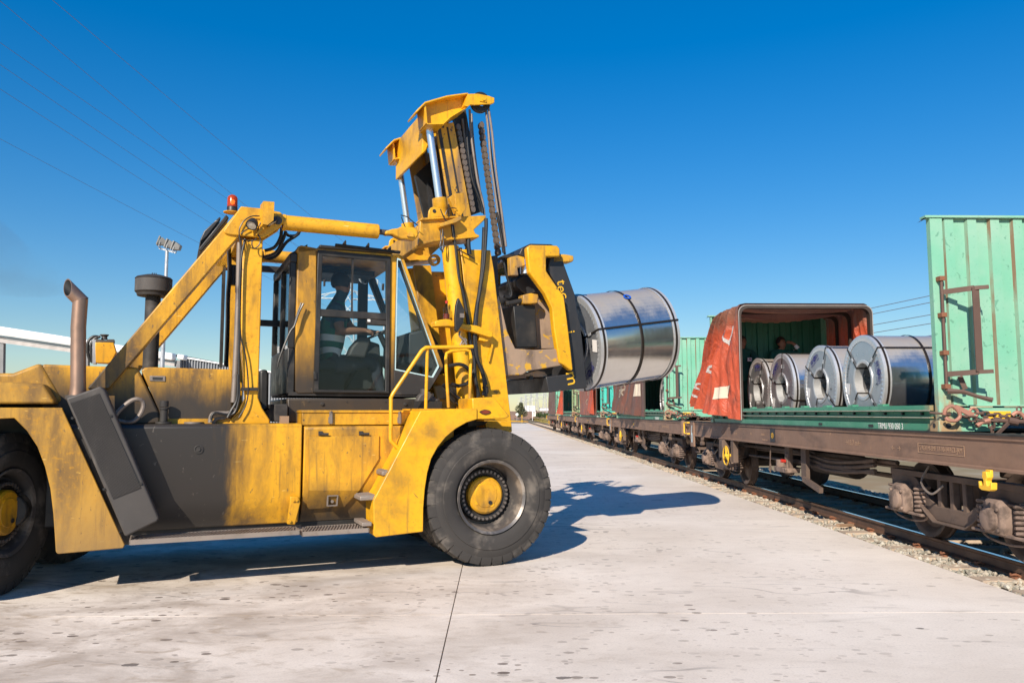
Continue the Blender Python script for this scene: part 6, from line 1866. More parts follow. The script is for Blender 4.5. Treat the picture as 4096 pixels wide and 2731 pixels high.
# hoses behind the handrail
for k, pl in enumerate(([(-0.262,2.201),(-0.156,2.223),(-0.067,2.202),(0.006,2.131)], [(-0.243,1.992),(-0.154,1.972),(-0.065,1.995),(-0.015,2.029)], [(-0.312,1.917),(-0.224,1.834),(-0.135,1.768),(-0.073,1.744)], [(-0.303,1.884),(-0.241,1.801),(-0.153,1.743),(-0.081,1.722)], [(-0.365,1.982),(-0.295,1.925),(-0.189,1.835),(-0.082,1.769)])):
    MB().tube(SP(pl, -.95 - .02 * k), .022, 9, smooth_path=5).build('hose', 'hose', TR)
# battery/jug clutter on the deck beside the cab
jb = [(-0.709,1.791),(-0.378,1.805),(-0.377,1.692),(-0.708,1.688)]
MB().box(jb[0][0], jb[1][0], -1.05, -.8, jb[2][1], jb[0][1]).build('tray', 'black_steel', TR)
jj = [(-0.664,1.784),(-0.628,1.864),(-0.576,1.893),(-0.508,1.908),(-0.469,1.851),(-0.401,1.819),(-0.393,1.782)]
MB().prism(jj, -1.0, -.88).build('valve_cover', 'muffler_grey', TR, bevel=.02)
c = (-0.557,1.912)
MB().cyl((c[0], -.94, c[1] - .03), (c[0], -.94, c[1] + .02), .045, n=14).build('cap', 'muffler_grey', TR)
MB().box(-1.6, .1, -.9, .9, 1.2, wt - .02).build('deck', 'soot_black', TR)

# --- mast
mo = [(-0.091,3.613),(0.305,3.635),(0.351,3.394),(0.592,1.479),(0.592,1.427),(0.259,1.430),(0.165,1.839),(0.024,2.675)]
tilt = Vector((mo[4][0] - mo[1][0], 0, mo[4][1] - mo[1][1]))
for s, v0 in ((1, -.82), (-1, .82)):
    MB().prism(mo, v0, v0 + s * .05).build('mast_side', 'yellow_clean', TR, bevel=.01)
    r_ = [(0.252,3.630),(0.305,3.635),(0.351,3.394),(0.592,1.479),(0.592,1.427),(0.524,1.428)]
    MB().prism(r_, v0 + s * .05, v0 + s * .22).build('mast_rail', 'yellow_clean', TR, bevel=.008)
    b_ = [(-0.243,3.652),(-0.002,3.673),(0.252,1.843),(0.348,1.424),(0.105,1.427),(-0.009,1.841)]
    MB().prism(b_, v0 + s * .16, v0 + s * .24).build('mast_web', 'yellow', TR, bevel=.01)
    # lower lift cylinder
    y0_, y1_ = [(-0.208,3.635),(0.014,1.746)]
    vv = v0 + s * .03
    m = MB(); a = Vector((y0_[0], vv, y0_[1])); b = Vector((y1_[0], vv, y1_[1])); L_ = (b - a).length
    m.lathe([(0, .09), (0, .105), (L_, .1), (L_, .05)], a, b - a, 26); m.build('lift_cylinder', 'yellow_clean', TR)
    # chrome rod and gland
    p0_, p1_ = [(-0.456,5.164),(-0.308,4.212)]
    a = Vector((p0_[0], v0 + s * .14, p0_[1])); b = Vector((p1_[0], v0 + s * .14, p1_[1]))
    MB().cyl(a, b + (b - a) * .12, .044, n=20).build('lift_rod', 'chrome', TR)
    g_ = (b - a).normalized()
    MB().lathe([(-.03, .03), (-.03, .088), (.08, .092), (.1, .08), (.2, .08)], b, g_, 24).build('rod_gland', 'yellow_clean', TR)
    # inner mast channel
    im = [(-0.345,5.156),(-0.258,5.205),(-0.112,5.249),(0.132,4.067),(0.051,4.044),(-0.052,4.020),(-0.139,4.025)]
    MB().prism(im, v0 + s * .2, v0 + s * .24).build('inner_mast', 'yellow_worn', TR, bevel=.006)
    im2 = [(-0.156,5.235),(-0.112,5.249),(0.132,4.067),(0.088,4.055)]
    MB().prism(im2, v0 + s * .24, v0 + s * .36).build('inner_mast_flange', 'yellow_worn', TR)
    gv = [(-0.320,5.121),(-0.282,5.141),(-0.076,4.032),(-0.114,4.023)]
    MB().prism(gv, v0 + s * .192, v0 + s * .2).build('mast_groove', 'black_steel', TR)
    gv = [(-0.207,5.167),(-0.187,5.176),(0.025,4.049),(0.003,4.044)]
    MB().prism(gv, v0 + s * .194, v0 + s * .2).build('mast_groove', 'soot_black', TR)
    im3 = [(-0.060,5.397),(0.097,5.496),(0.340,4.210),(0.166,4.134)]
    MB().prism(im3, v0 + s * .34, v0 + s * .42).build('carriage_mast', 'black_steel', TR)
    # crossbeam end plates at the top of the outer mast
    xb = [(-0.615,3.878),(-0.589,3.913),(-0.431,3.939),(-0.096,3.998),(0.222,4.045),(0.219,4.003),(0.063,3.850),(0.085,3.807),(0.135,3.791),(0.135,3.771),(-0.429,3.669),(-0.579,3.621),(-0.619,3.625)]
    MB().prism(xb, v0 - s * .06, v0 + s * .02).build('mast_collar', 'yellow', TR, bevel=.012)
    xb2 = [(-0.611,3.916),(-0.448,3.942),(-0.100,4.000),(-0.100,3.978),(-0.448,3.918),(-0.611,3.890)]
    MB().prism(xb2, v0 - s * .10, v0 + s * .1).build('collar_lip', 'yellow', TR, bevel=.006)
    xb3 = [(-0.608,3.632),(-0.445,3.680),(0.116,3.779),(0.116,3.757),(-0.445,3.653),(-0.594,3.604)]
    MB().prism(xb3, v0 - s * .10, v0 + s * .3).build('collar_lip', 'yellow', TR, bevel=.006)
    lg = [(-0.517,3.930),(-0.511,4.018),(-0.490,4.053),(-0.456,4.071),(-0.359,4.061),(-0.282,3.975)]
    MB().prism(lg, v0 - s * .085, v0 - s * .05).build('lifting_lug', 'yellow_clean', TR, bevel=.006)
    lh = (-0.446,4.018)
    MB().cyl((lh[0], v0 - s * .05, lh[1]), (lh[0], v0 - s * .09, lh[1]), .022, n=12).build('lug_hole', 'bore_dark', TR)
    # upper head over the rods
    hd = [(-0.659,5.200),(-0.649,5.222),(-0.552,5.331),(-0.547,5.349),(-0.278,5.474),(-0.166,5.468),(-0.000,5.553),(0.015,5.403),(-0.014,5.387),(-0.236,5.230),(-0.289,5.133),(-0.519,5.103),(-0.546,5.280)]
    hd1 = [(-0.556,5.333),(-0.288,5.461),(-0.019,5.538),(0.004,5.390),(-0.025,5.374),(-0.244,5.218),(-0.319,5.120),(-0.529,5.088)]
    MB().prism(hd1, v0 + s * .06, v0 + s * .09).build('head_web', 'yellow_clean', TR)
    tpz = [(-0.676,5.207),(-0.562,5.340),(-0.288,5.464),(-0.191,5.494),(-0.019,5.545),(-0.016,5.527),(-0.188,5.472),(-0.284,5.442),(-0.556,5.317),(-0.665,5.188)]
    MB().prism(tpz, v0 - s * .05, v0 + s * .3).build('head_flange', 'yellow_clean', TR, bevel=.006)
    bz = [(-0.529,5.091),(-0.331,5.121),(-0.244,5.218),(-0.025,5.376),(-0.025,5.360),(-0.232,5.202),(-0.319,5.105),(-0.529,5.073)]
    MB().prism(bz, v0 - s * .03, v0 + s * .3).build('head_flange', 'yellow_clean', TR, bevel=.006)
    ez = [(-0.676,5.201),(-0.662,5.212),(-0.545,5.077),(-0.512,5.082),(-0.608,5.013),(-0.635,5.022)]
    MB().prism([(-0.570,5.306),(-0.548,5.321),(-0.523,5.089),(-0.545,5.083)], v0 - s * .03, v0 + s * .25).build('head_gusset', 'yellow_clean', TR)
    gz = [(-0.021,5.540),(-0.004,5.512),(0.004,5.390),(-0.032,5.370),(-0.068,5.375)]
    MB().prism(gz, v0 - s * .05, v0 + s * .25).build('head_gusset', 'yellow_clean', TR)
    # sheave bracket and sheave
    sb_ = [(-0.044,5.566),(-0.014,5.592),(0.097,5.618),(0.180,5.632),(0.332,5.629),(0.401,5.616),(0.401,5.552),(0.360,5.527),(0.136,5.478),(-0.014,5.462)]
    MB().prism(sb_, v0 + s * .12, v0 + s * .15).build('sheave_bracket', 'yellow_clean', TR, bevel=.006)
    sc_ = (0.248,5.565)
    MB().lathe([(0, .06), (0, .125), (.02, .125), (.035, .105), (.055, .105), (.07, .125), (.09, .125), (.09, .06)], (sc_[0], v0 + s * .18, sc_[1]), (0, s, 0), 28).build('sheave', 'black_steel', TR)
    bo_ = (0.248,5.567)
    MB().cyl((bo_[0], v0 + s * .12, bo_[1]), (bo_[0], v0 + s * .095, bo_[1]), .02, n=6).box(bo_[0] - .05, bo_[0] + .04, v0 + s * .12 - .012, v0 + s * .12 + .012, bo_[1] - .03, bo_[1] + .03).build('sheave_bolt', 'yellow_clean', TR)
xm = [(-0.489,5.086),(-0.287,5.234),(0.019,5.340),(-0.010,5.063),(-0.284,4.936),(-0.462,4.764)]
# big folded cross head between the two rods
ha_, hb_, hc_, hd_ = [(-0.541,5.341),(-0.282,5.141),(-0.314,5.136),(-0.524,5.112)]
m = MB()
m.loft([[(p[0], v, p[1]) for p in [(-0.485,5.366),(-0.316,5.443),(-0.314,5.144),(-0.424,4.865),(-0.479,4.830)]] for v in (-.5, .72)])
m.build('cross_head', 'yellow_clean', TR, bevel=.02)
xw = [(-0.595,3.880),(-0.431,3.926),(-0.429,3.685),(-0.579,3.629)]
MB().prism(xw, -.72, .72).build('mast_crossbeam', 'yellow', TR, bevel=.012)
xw = [(0.026,2.025),(0.172,2.028),(0.210,1.840),(0.063,1.838)]
MB().prism(xw, -.7, .7).build('mast_crossbeam', 'yellow', TR, bevel=.012)
dkp = [(-0.043,5.361),(0.175,5.440),(0.419,4.224),(0.214,4.173)]
MB().prism([(-0.092,5.301),(-0.033,5.325),(0.207,4.127),(0.170,4.115)], -.36, .36).build('mast_back_plate', 'black_steel', TR)
MB().prism([(-0.387,4.743),(-0.131,5.017),(0.001,4.204),(-0.244,4.179)], .1, .16).build('mast_back_plate', 'black_steel', TR)
MB().prism([(-0.233,4.652),(-0.186,4.612),(-0.089,4.241),(-0.182,4.232)], .05, .1).build('mast_guide', 'dark_plate', TR)
ring_ = (-0.335,3.503)
MB().lathe([(-.03, .045), (-.03, .07), (.03, .07), (.03, .045), (-.03, .045)], (ring_[0], -.58, ring_[1]), (0, 1, 0), 24).build('pivot_ring', 'yellow_worn', TR)
bk_ = [(0.007,3.453),(0.056,3.457),(0.057,3.376),(0.126,3.450),(0.154,3.440),(0.136,3.304),(0.007,3.394)]
bl = [(-0.438,2.710),(-0.398,2.729),(-0.311,2.745),(-0.249,2.743),(-0.177,2.706),(0.076,2.687),(0.287,2.627),(0.278,2.558),(0.241,2.553),(-0.177,2.658),(-0.266,2.663),(-0.433,2.653)]
MB().prism(bl, -.95, -.78).build('cylinder_bracket', 'yellow_clean', TR, bevel=.008)
bl2 = [(0.131,2.603),(0.278,2.618),(0.306,2.602),(0.269,2.531),(0.223,2.504),(0.131,2.518)]
MB().prism(bl2, -.9, -.8).build('cylinder_bracket', 'yellow_clean', TR, bevel=.006)
# bent lamp-guard plate on the collar
gp = [(-0.211,4.246),(-0.094,4.269),(-0.069,4.075),(-0.132,3.981),(-0.186,4.015)]
MB().prism(gp, -.95, -.935).build('guard_plate', 'yellow', TR, bevel=.004)
gp = [(-0.273,4.199),(-0.204,4.252),(-0.178,4.021),(-0.192,4.013)]
MB().prism(gp, -.935, -.86).build('guard_plate', 'yellow', TR, bevel=.004)
gp = [(-0.409,3.847),(-0.150,3.971),(-0.136,3.935),(-0.205,3.888),(-0.398,3.815)]
MB().prism(gp, -1.0, -.9).build('bracket_plate', 'yellow_worn', TR, bevel=.004)
# loose wires round the collar
for pl in ([(-0.868,3.910),(-0.795,3.898),(-0.728,3.853),(-0.661,3.807)], [(-0.861,3.891),(-0.820,3.791),(-0.767,3.731),(-0.739,3.669)], [(-0.393,4.033),(-0.337,3.919),(-0.254,3.861),(-0.232,3.756),(-0.182,3.574)], [(-0.363,3.797),(-0.370,3.717),(-0.396,3.582),(-0.368,3.551),(-0.351,3.665),(-0.360,3.770)], [(-0.331,3.973),(-0.310,4.028),(-0.255,4.061),(-0.192,4.061)], [(-0.391,3.786),(-0.380,3.599),(-0.362,3.525),(-0.345,3.586),(-0.364,3.771)]):
    MB().tube(SP(pl, -.97), .006, 6, smooth_path=5).build('cable', 'hose', TR)
# cable bundle and big hoses down the mast side
for pl, r_ in (([(-0.213,3.881),(-0.184,3.685),(-0.156,3.480),(-0.127,3.258),(-0.072,3.073),(-0.025,2.836),(0.003,2.683),(0.022,2.496),(0.068,2.311),(0.087,2.073),(0.134,1.854)], .022), ([(0.218,4.004),(0.219,3.862),(0.192,3.456),(0.147,3.156),(0.093,2.842),(0.072,2.567),(0.099,2.329),(0.169,2.160),(0.225,1.991)], .024), ([(0.192,3.890),(0.178,3.538),(0.157,3.275),(0.114,2.944),(0.090,2.583),(0.115,2.294),(0.183,2.142),(0.208,1.964)], .022), ([(0.022,2.530),(0.032,2.395),(0.078,2.226),(0.042,2.106)], .014), ([(-0.166,3.600),(-0.057,3.557),(0.072,3.498)], .008), ([(-0.012,3.744),(-0.006,3.631),(0.007,3.545)], .03), ([(0.060,2.107),(0.106,1.989),(0.116,1.837)], .012)):
    MB().tube(SP(pl, -.88), r_, 8, smooth_path=5).build('hose', 'hose', TR)
pc = (0.214,1.923)
MB().tube([(pc[0], -.88, pc[1] + .05), (pc[0] + .01, -.88, pc[1]), (pc[0] - .01, -.88, pc[1] - .06)], .036, 10).build('hose_elbow', 'black_steel', TR)
# mirror
mi = [(-0.206,2.979),(-0.192,2.977),(-0.126,2.846),(-0.139,2.695),(-0.212,2.583),(-0.234,2.607),(-0.240,2.740),(-0.229,2.891)]
mr = MB().prism(mi, -1.08, -1.03).build('mirror', 'black_steel', TR, bevel=.015, seg=3)
MB().box((-0.184,2.776)[0], (-0.134,2.779)[0], -1.095, -1.08, (-0.178,2.752)[1], (-0.179,2.802)[1]).build('mirror_mount', 'grey_tube', mr)
MB().tube(SP([(-0.159,2.599),(-0.162,2.548),(-0.105,2.500),(-0.078,2.451)], -1.02), .014, 8, smooth_path=3).build('mirror_arm', 'grey_tube', TR)
MB().tube(SP([(-0.149,2.440),(-0.105,2.517),(-0.070,2.501),(-0.123,2.449)], -1.0), .01, 7, smooth_path=3).build('clamp', 'grey_tube', TR)
gh = [(0.319,2.482),(0.270,2.274),(0.257,2.273)]
MB().bar((gh[0][0], -.85, gh[0][1]), (gh[1][0], -.85, gh[1][1]), .014, .02).build('grab_bar', 'yellow_clean', TR)

# --- lift chains
def chain_mesh():
    m = MB()
    for v in (-.036, -.012, .012, .036):
        pr = []
        for k in range(12):
            a = 2 * math.pi * k / 12
            pr.append(((.022 if abs(math.cos(a)) > .3 else .014) * math.cos(a), (.034 if math.sin(a) > 0 else .034) * math.sin(a)))
        m.prism(pr, v - .005, v + .005)
    m.cyl((0, -.05, .022), (0, .05, .022), .011, n=8)
    return m.mesh('chain_link', 'chain_steel')
CM = chain_mesh()
def lift_chain(a, b, v, n):
    t = empty('lift_chain', parent=TR)
    for i in range(n):
        f = (i + .5) / n
        o = link('chain_link', CM, t, loc=(a[0] + (b[0] - a[0]) * f, v, a[1] + (b[1] - a[1]) * f))
        o.rotation_euler = (0, math.atan2(b[0] - a[0], b[1] - a[1]), 0); o.scale = (1.35, 1.0, 1.35)
c1, c2 = [(-0.048,5.234),(0.165,4.146)]
for v in (-.57, .57):
    lift_chain(c1, c2, v, 15)
c1, c2 = [(0.293,5.344),(0.524,3.729)]
c3 = (0.542,3.647)
for v in (-.5, .5):
    lift_chain(c1, c3, v, 22)
for k, pl in enumerate(([(0.054,5.315),(0.063,5.086),(0.087,4.860),(0.133,4.566),(0.201,4.389),(0.261,4.239),(0.274,4.141)], [(0.109,5.454),(0.122,5.210),(0.145,5.012),(0.184,4.759),(0.223,4.534),(0.283,4.327),(0.306,4.201),(0.314,4.131)], [(0.340,5.506),(0.379,5.249),(0.418,4.906),(0.472,4.536),(0.534,4.154),(0.573,3.799)], [(0.351,5.508),(0.402,5.194),(0.449,4.765),(0.496,4.438),(0.550,4.084),(0.596,3.744)], [(0.329,5.489),(0.364,5.218),(0.395,4.859),(0.450,4.490),(0.511,4.080),(0.550,3.740)])):
    mt = 'hose' if k in (0, 2) else 'grey_tube'
    MB().tube(SP(pl, -.62 + .03 * (k % 3)), .016, 8, smooth_path=4).build('hose', mt, TR)
for k, pl in enumerate(([(0.475,4.174),(0.535,3.903),(0.570,3.667)], [(0.499,4.176),(0.564,3.906),(0.598,3.670)], [(0.530,4.180),(0.584,3.908),(0.614,3.662)])):
    MB().tube(SP(pl, -.6 + .03 * k), .017, 8, smooth_path=3).build('hose', ('hose', 'grey_tube', 'hose')[k], TR)
for k, pl in enumerate(([(0.581,3.587),(0.614,3.414),(0.663,3.265),(0.688,3.175),(0.671,3.113),(0.598,3.109)], [(0.614,3.589),(0.643,3.416),(0.680,3.236),(0.696,3.161),(0.655,3.105),(0.598,3.124)], [(0.638,3.584),(0.663,3.387),(0.693,3.206),(0.688,3.137)])):
    MB().tube(SP(pl, -.58 + .03 * k), .018, 8, smooth_path=4).build('hose', 'hose', TR)
for k, pl in enumerate(([(0.045,5.355),(0.077,5.096),(0.117,4.810),(0.156,4.524),(0.211,4.196)], [(0.083,5.376),(0.115,5.072),(0.152,4.785),(0.194,4.499),(0.257,4.201)], [(0.196,5.474),(0.221,5.150),(0.261,4.829),(0.309,4.540),(0.357,4.236)], [(0.384,5.722),(0.436,5.346),(0.487,4.939),(0.573,4.411)])):
    MB().tube(SP(pl, (-.5, -.47, -.42, .4)[k]), .017, 8, smooth_path=4).build('hose', ('grey_tube', 'hose', 'grey_tube', 'hose')[k], TR)
mp_ = [(0.507,3.604),(0.564,3.631),(0.705,3.650),(0.716,3.633),(0.663,3.601),(0.532,3.587)]
MB().prism(mp_, -.66, -.48).build('hose_clamp', 'black_steel', TR, bevel=.006)

# --- carriage and coil ram
ya = [(0.813,3.717),(0.854,3.757),(1.237,3.782),(1.277,3.748),(1.280,3.643),(1.080,3.626),(1.082,3.443),(1.213,3.275),(1.332,3.141),(1.377,2.825),(1.429,2.430),(1.455,2.203),(1.427,2.190),(1.326,2.261),(1.265,2.289),(1.234,2.454),(1.186,2.725),(1.161,2.981),(1.064,3.158),(0.849,3.407),(0.829,3.551)]
for s, v0 in ((1, -.78), (-1, .78)):
    MB().prism(ya, v0, v0 + s * .1).build('ram_arm', 'yellow_clean', TR, bevel=.015)
    lb = [(0.448,3.102),(0.567,2.651),(0.672,2.449),(0.948,2.443),(1.215,2.467),(1.269,2.445),(1.404,2.269),(1.315,2.256),(0.833,2.171),(0.768,2.125),(0.525,2.114),(0.488,2.355),(0.424,2.777),(0.400,3.010)]
    MB().prism(lb, v0 + s * .04, v0 + s * .16).build('carriage_beam', 'scuffed_steel', TR, bevel=.012)
    tb_ = [(0.599,3.586),(0.702,3.620),(0.803,3.606),(0.811,3.501),(0.705,3.462),(0.721,3.366),(0.611,3.362)]
    MB().prism(tb_, v0 + s * .05, v0 + s * .14).build('carriage_lug', 'yellow_worn', TR, bevel=.008)
    ca = [(0.364,3.594),(0.468,3.618),(0.485,3.141),(0.589,2.672),(0.694,2.454),(0.582,2.127),(0.546,2.117),(0.445,2.931),(0.389,3.194)]
    MB().prism(ca, v0 + s * .12, v0 + s * .2).build('carriage_side', 'black_steel', TR, bevel=.008)
pl_ = [(1.210,3.699),(1.355,3.711),(1.403,3.566),(1.558,3.184),(1.588,2.974),(1.634,2.804),(1.727,1.981),(1.162,1.916),(1.130,2.115),(1.497,2.162),(1.482,2.441),(1.400,3.151),(1.160,3.477)]
plate = MB().prism(pl_, -.66, .66).build('ram_plate', 'dark_plate', TR, bevel=.012)
tl = [(0.800,3.739),(0.917,3.803),(1.214,3.822),(1.274,3.801),(0.884,3.766),(0.853,3.698),(0.850,3.613),(0.759,3.651)]
MB().prism(tl, -.66, .66).build('ram_top', 'dark_plate', TR, bevel=.01)
lu = [(1.236,3.685),(1.412,3.709),(1.540,3.699),(1.546,3.640),(1.518,3.612),(1.341,3.595),(1.236,3.571)]
MB().prism(lu, -.66, -.5).build('ram_lug', 'yellow_worn', TR, bevel=.015)
sp2 = [(0.948,3.151),(1.085,3.222),(1.337,3.032),(1.386,2.492),(0.998,2.479)]
MB().prism(sp2, -.42, .42).build('ram_post', 'scuffed_steel', TR, bevel=.012)
MB().prism([(0.728,3.017),(1.035,3.034),(1.068,2.493),(0.778,2.483)], -.55, .55).build('carriage_core', 'black_steel', TR, bevel=.01)
MB().prism([(0.898,3.428),(1.086,3.363),(1.311,3.110),(1.336,3.016),(1.085,3.222),(0.948,3.151),(0.796,3.266),(0.771,3.342)], -.5, .5).build('carriage_hood', 'dark_plate', TR, bevel=.01)
sp3 = [(0.644,3.041),(0.891,3.102),(0.891,3.063),(0.644,3.015)]
a_, b_ = [(0.619,3.026),(0.885,3.090)]
MB().cyl((a_[0], -.55, a_[1]), (b_[0], -.55, b_[1]), .035, n=14).build('side_cylinder', 'black_steel', TR)
ck = [(0.832,3.145),(0.944,3.175),(1.046,3.166),(1.058,3.113),(1.037,3.050),(0.944,3.037),(0.835,3.035)]
MB().prism(ck, -.62, -.46).build('cylinder_clevis', 'yellow_worn', TR, bevel=.012)
kc = (0.866,3.463)
MB().lathe([(-.05, .0), (-.05, .07), (.05, .07), (.05, .0)], (kc[0], -.62, kc[1]), (0, 0, 1), 18).build('roller', 'chrome', TR)
un_ = [(0.844,2.146),(1.044,2.191),(1.145,2.175),(1.179,2.130),(1.128,2.117),(0.877,2.121)]
MB().prism(un_, -.6, .6).build('carriage_foot', 'scuffed_steel', TR)
MB().box(*sorted([(0.930,2.103)[0], (0.980,2.103)[0]]), -.6, -.5, (0.930,2.080)[1], (0.930,2.133)[1]).build('stop_block', 'black_steel', TR)
# lettering on the plate's edge face
def plate_text(ch, p, size, rot=0.0):
    d = Vector((.2, 0, -1)).normalized()      # letters run down the plate
    return text('lettering', ch, 'gold', plate, (p[0], -.664, p[1]), d, Vector((-d.z, 0, d.x)) * -1 if False else Vector((1, 0, .2)), size, .001)
for ch, p, sz in (('t', (1.355,3.333), .2), ('e', (1.355,3.247), .2), ('c', (1.392,3.164), .2), ('i', (1.476,2.695), .2), ('m', (1.497,2.103), .24)):
    plate_text(ch, p, sz)
# ram and the carried coil
k0, k1 = [(1.849,2.613),(3.253,2.821)]
axv = Vector((k1[0] - k0[0], 0, k1[1] - k0[1])); mid = Vector(((k0[0] + k1[0]) / 2, 0, (k0[1] + k1[1]) / 2)); an = axv.normalized()
MB().cyl(mid - an * 1.0 - Vector((0, 0, .06)), mid + an * .62 - Vector((0, 0, .06)), .16, .12, n=20).build('coil_ram', 'black_steel', TR)
TM = Matrix.Translation((-0.686, 9.950, 0)) @ Matrix.Rotation(0.39794, 4, 'Z')
kc_ = make_coil('shiny steel coil held up on the ram of the forklift', TM @ mid, straps=(2.95, 1.1, 4.6, 5.8), group='steel coil on the forklift', paper=3.3, logo=4.2)
kc_.rotation_mode = 'XYZ'
kc_.rotation_euler = (TM.to_3x3() @ Matrix.Rotation(-math.atan2(an.z, an.x), 3, 'Y')).to_euler()
del kc_['group']
# blue strap seal on the coil
tp_ = MB().lathe([(-.004, .035), (-.004, .055), (.004, .055), (.004, .035), (-.004, .035)], (0.03, -CR * math.cos(R(52)) - .006, CR * math.sin(R(52)) + .012), (0, -math.cos(R(52)), math.sin(R(52))), 18)
tp_.build('strap_seal', 'blue_plastic', kc_)

# ================================================================== PEOPLE AND SMALL THINGS
plain('skin', (0.27, 0.135, 0.08), 0.6)
plain('hair', (0.012, 0.01, 0.009), 0.6)
surf('vest_green', (0.015, 0.16, 0.10), 0.8)
surf('coverall_green', (0.01, 0.1, 0.075), 0.85)
surf('shirt_teal', (0.03, 0.07, 0.085), 0.8)
surf('trousers_dark', (0.03, 0.035, 0.05), 0.85)
plain('reflective', (0.72, 0.74, 0.72), 0.35)
plain('boot', (0.02, 0.018, 0.016), 0.6)
plain('glove', (0.7, 0.72, 0.66), 0.7)
plain('eye_white', (0.7, 0.68, 0.64), 0.3)

def hand(J, B, side, wrist, fwd, up, mat, curl=0.5, s=1.0):
    """palm and five unequal bent fingers; fwd = wrist to knuckles, up = back of the hand"""
    wrist = Vector(wrist); f = Vector(fwd).normalized(); u = Vector(up); u = (u - f * u.dot(f)).normalized(); l = u.cross(f)
    k = 'h' + side
    J[k + 'p'] = (wrist + f * .045 * s, .027 * s); B.append(('w' + side, k + 'p', mat))
    J[k + 'q'] = (wrist + f * .085 * s, .026 * s); B.append((k + 'p', k + 'q', mat))
    for i, (off, ln) in enumerate(((-.03, .062), (-.010, .075), (.011, .072), (.030, .055))):
        b0 = wrist + f * .095 * s + l * off * s
        d1 = (f * math.cos(curl * .6) - u * math.sin(curl * .6)); d2 = (f * math.cos(curl * 1.7) - u * math.sin(curl * 1.7))
        a = k + 'f%d' % i
        J[a + 'a'] = (b0, .0105 * s); J[a + 'b'] = (b0 + d1 * ln * .55 * s, .0095 * s); J[a + 'c'] = (b0 + d1 * ln * .55 * s + d2 * ln * .55 * s, .008 * s)
        B += [(k + 'q', a + 'a', mat), (a + 'a', a + 'b', mat), (a + 'b', a + 'c', mat)]
    t0 = wrist + f * .04 * s - l * .03 * s; td = (f * .7 - l * .6 - u * .3).normalized()
    J[k + 't0'] = (t0, .013 * s); J[k + 't1'] = (t0 + td * .04 * s, .0115 * s); J[k + 't2'] = (t0 + td * .04 * s + (f * .9 - u * .4).normalized() * .032 * s, .009 * s)
    B += [(k + 'p', k + 't0', mat), (k + 't0', k + 't1', mat), (k + 't1', k + 't2', mat)]

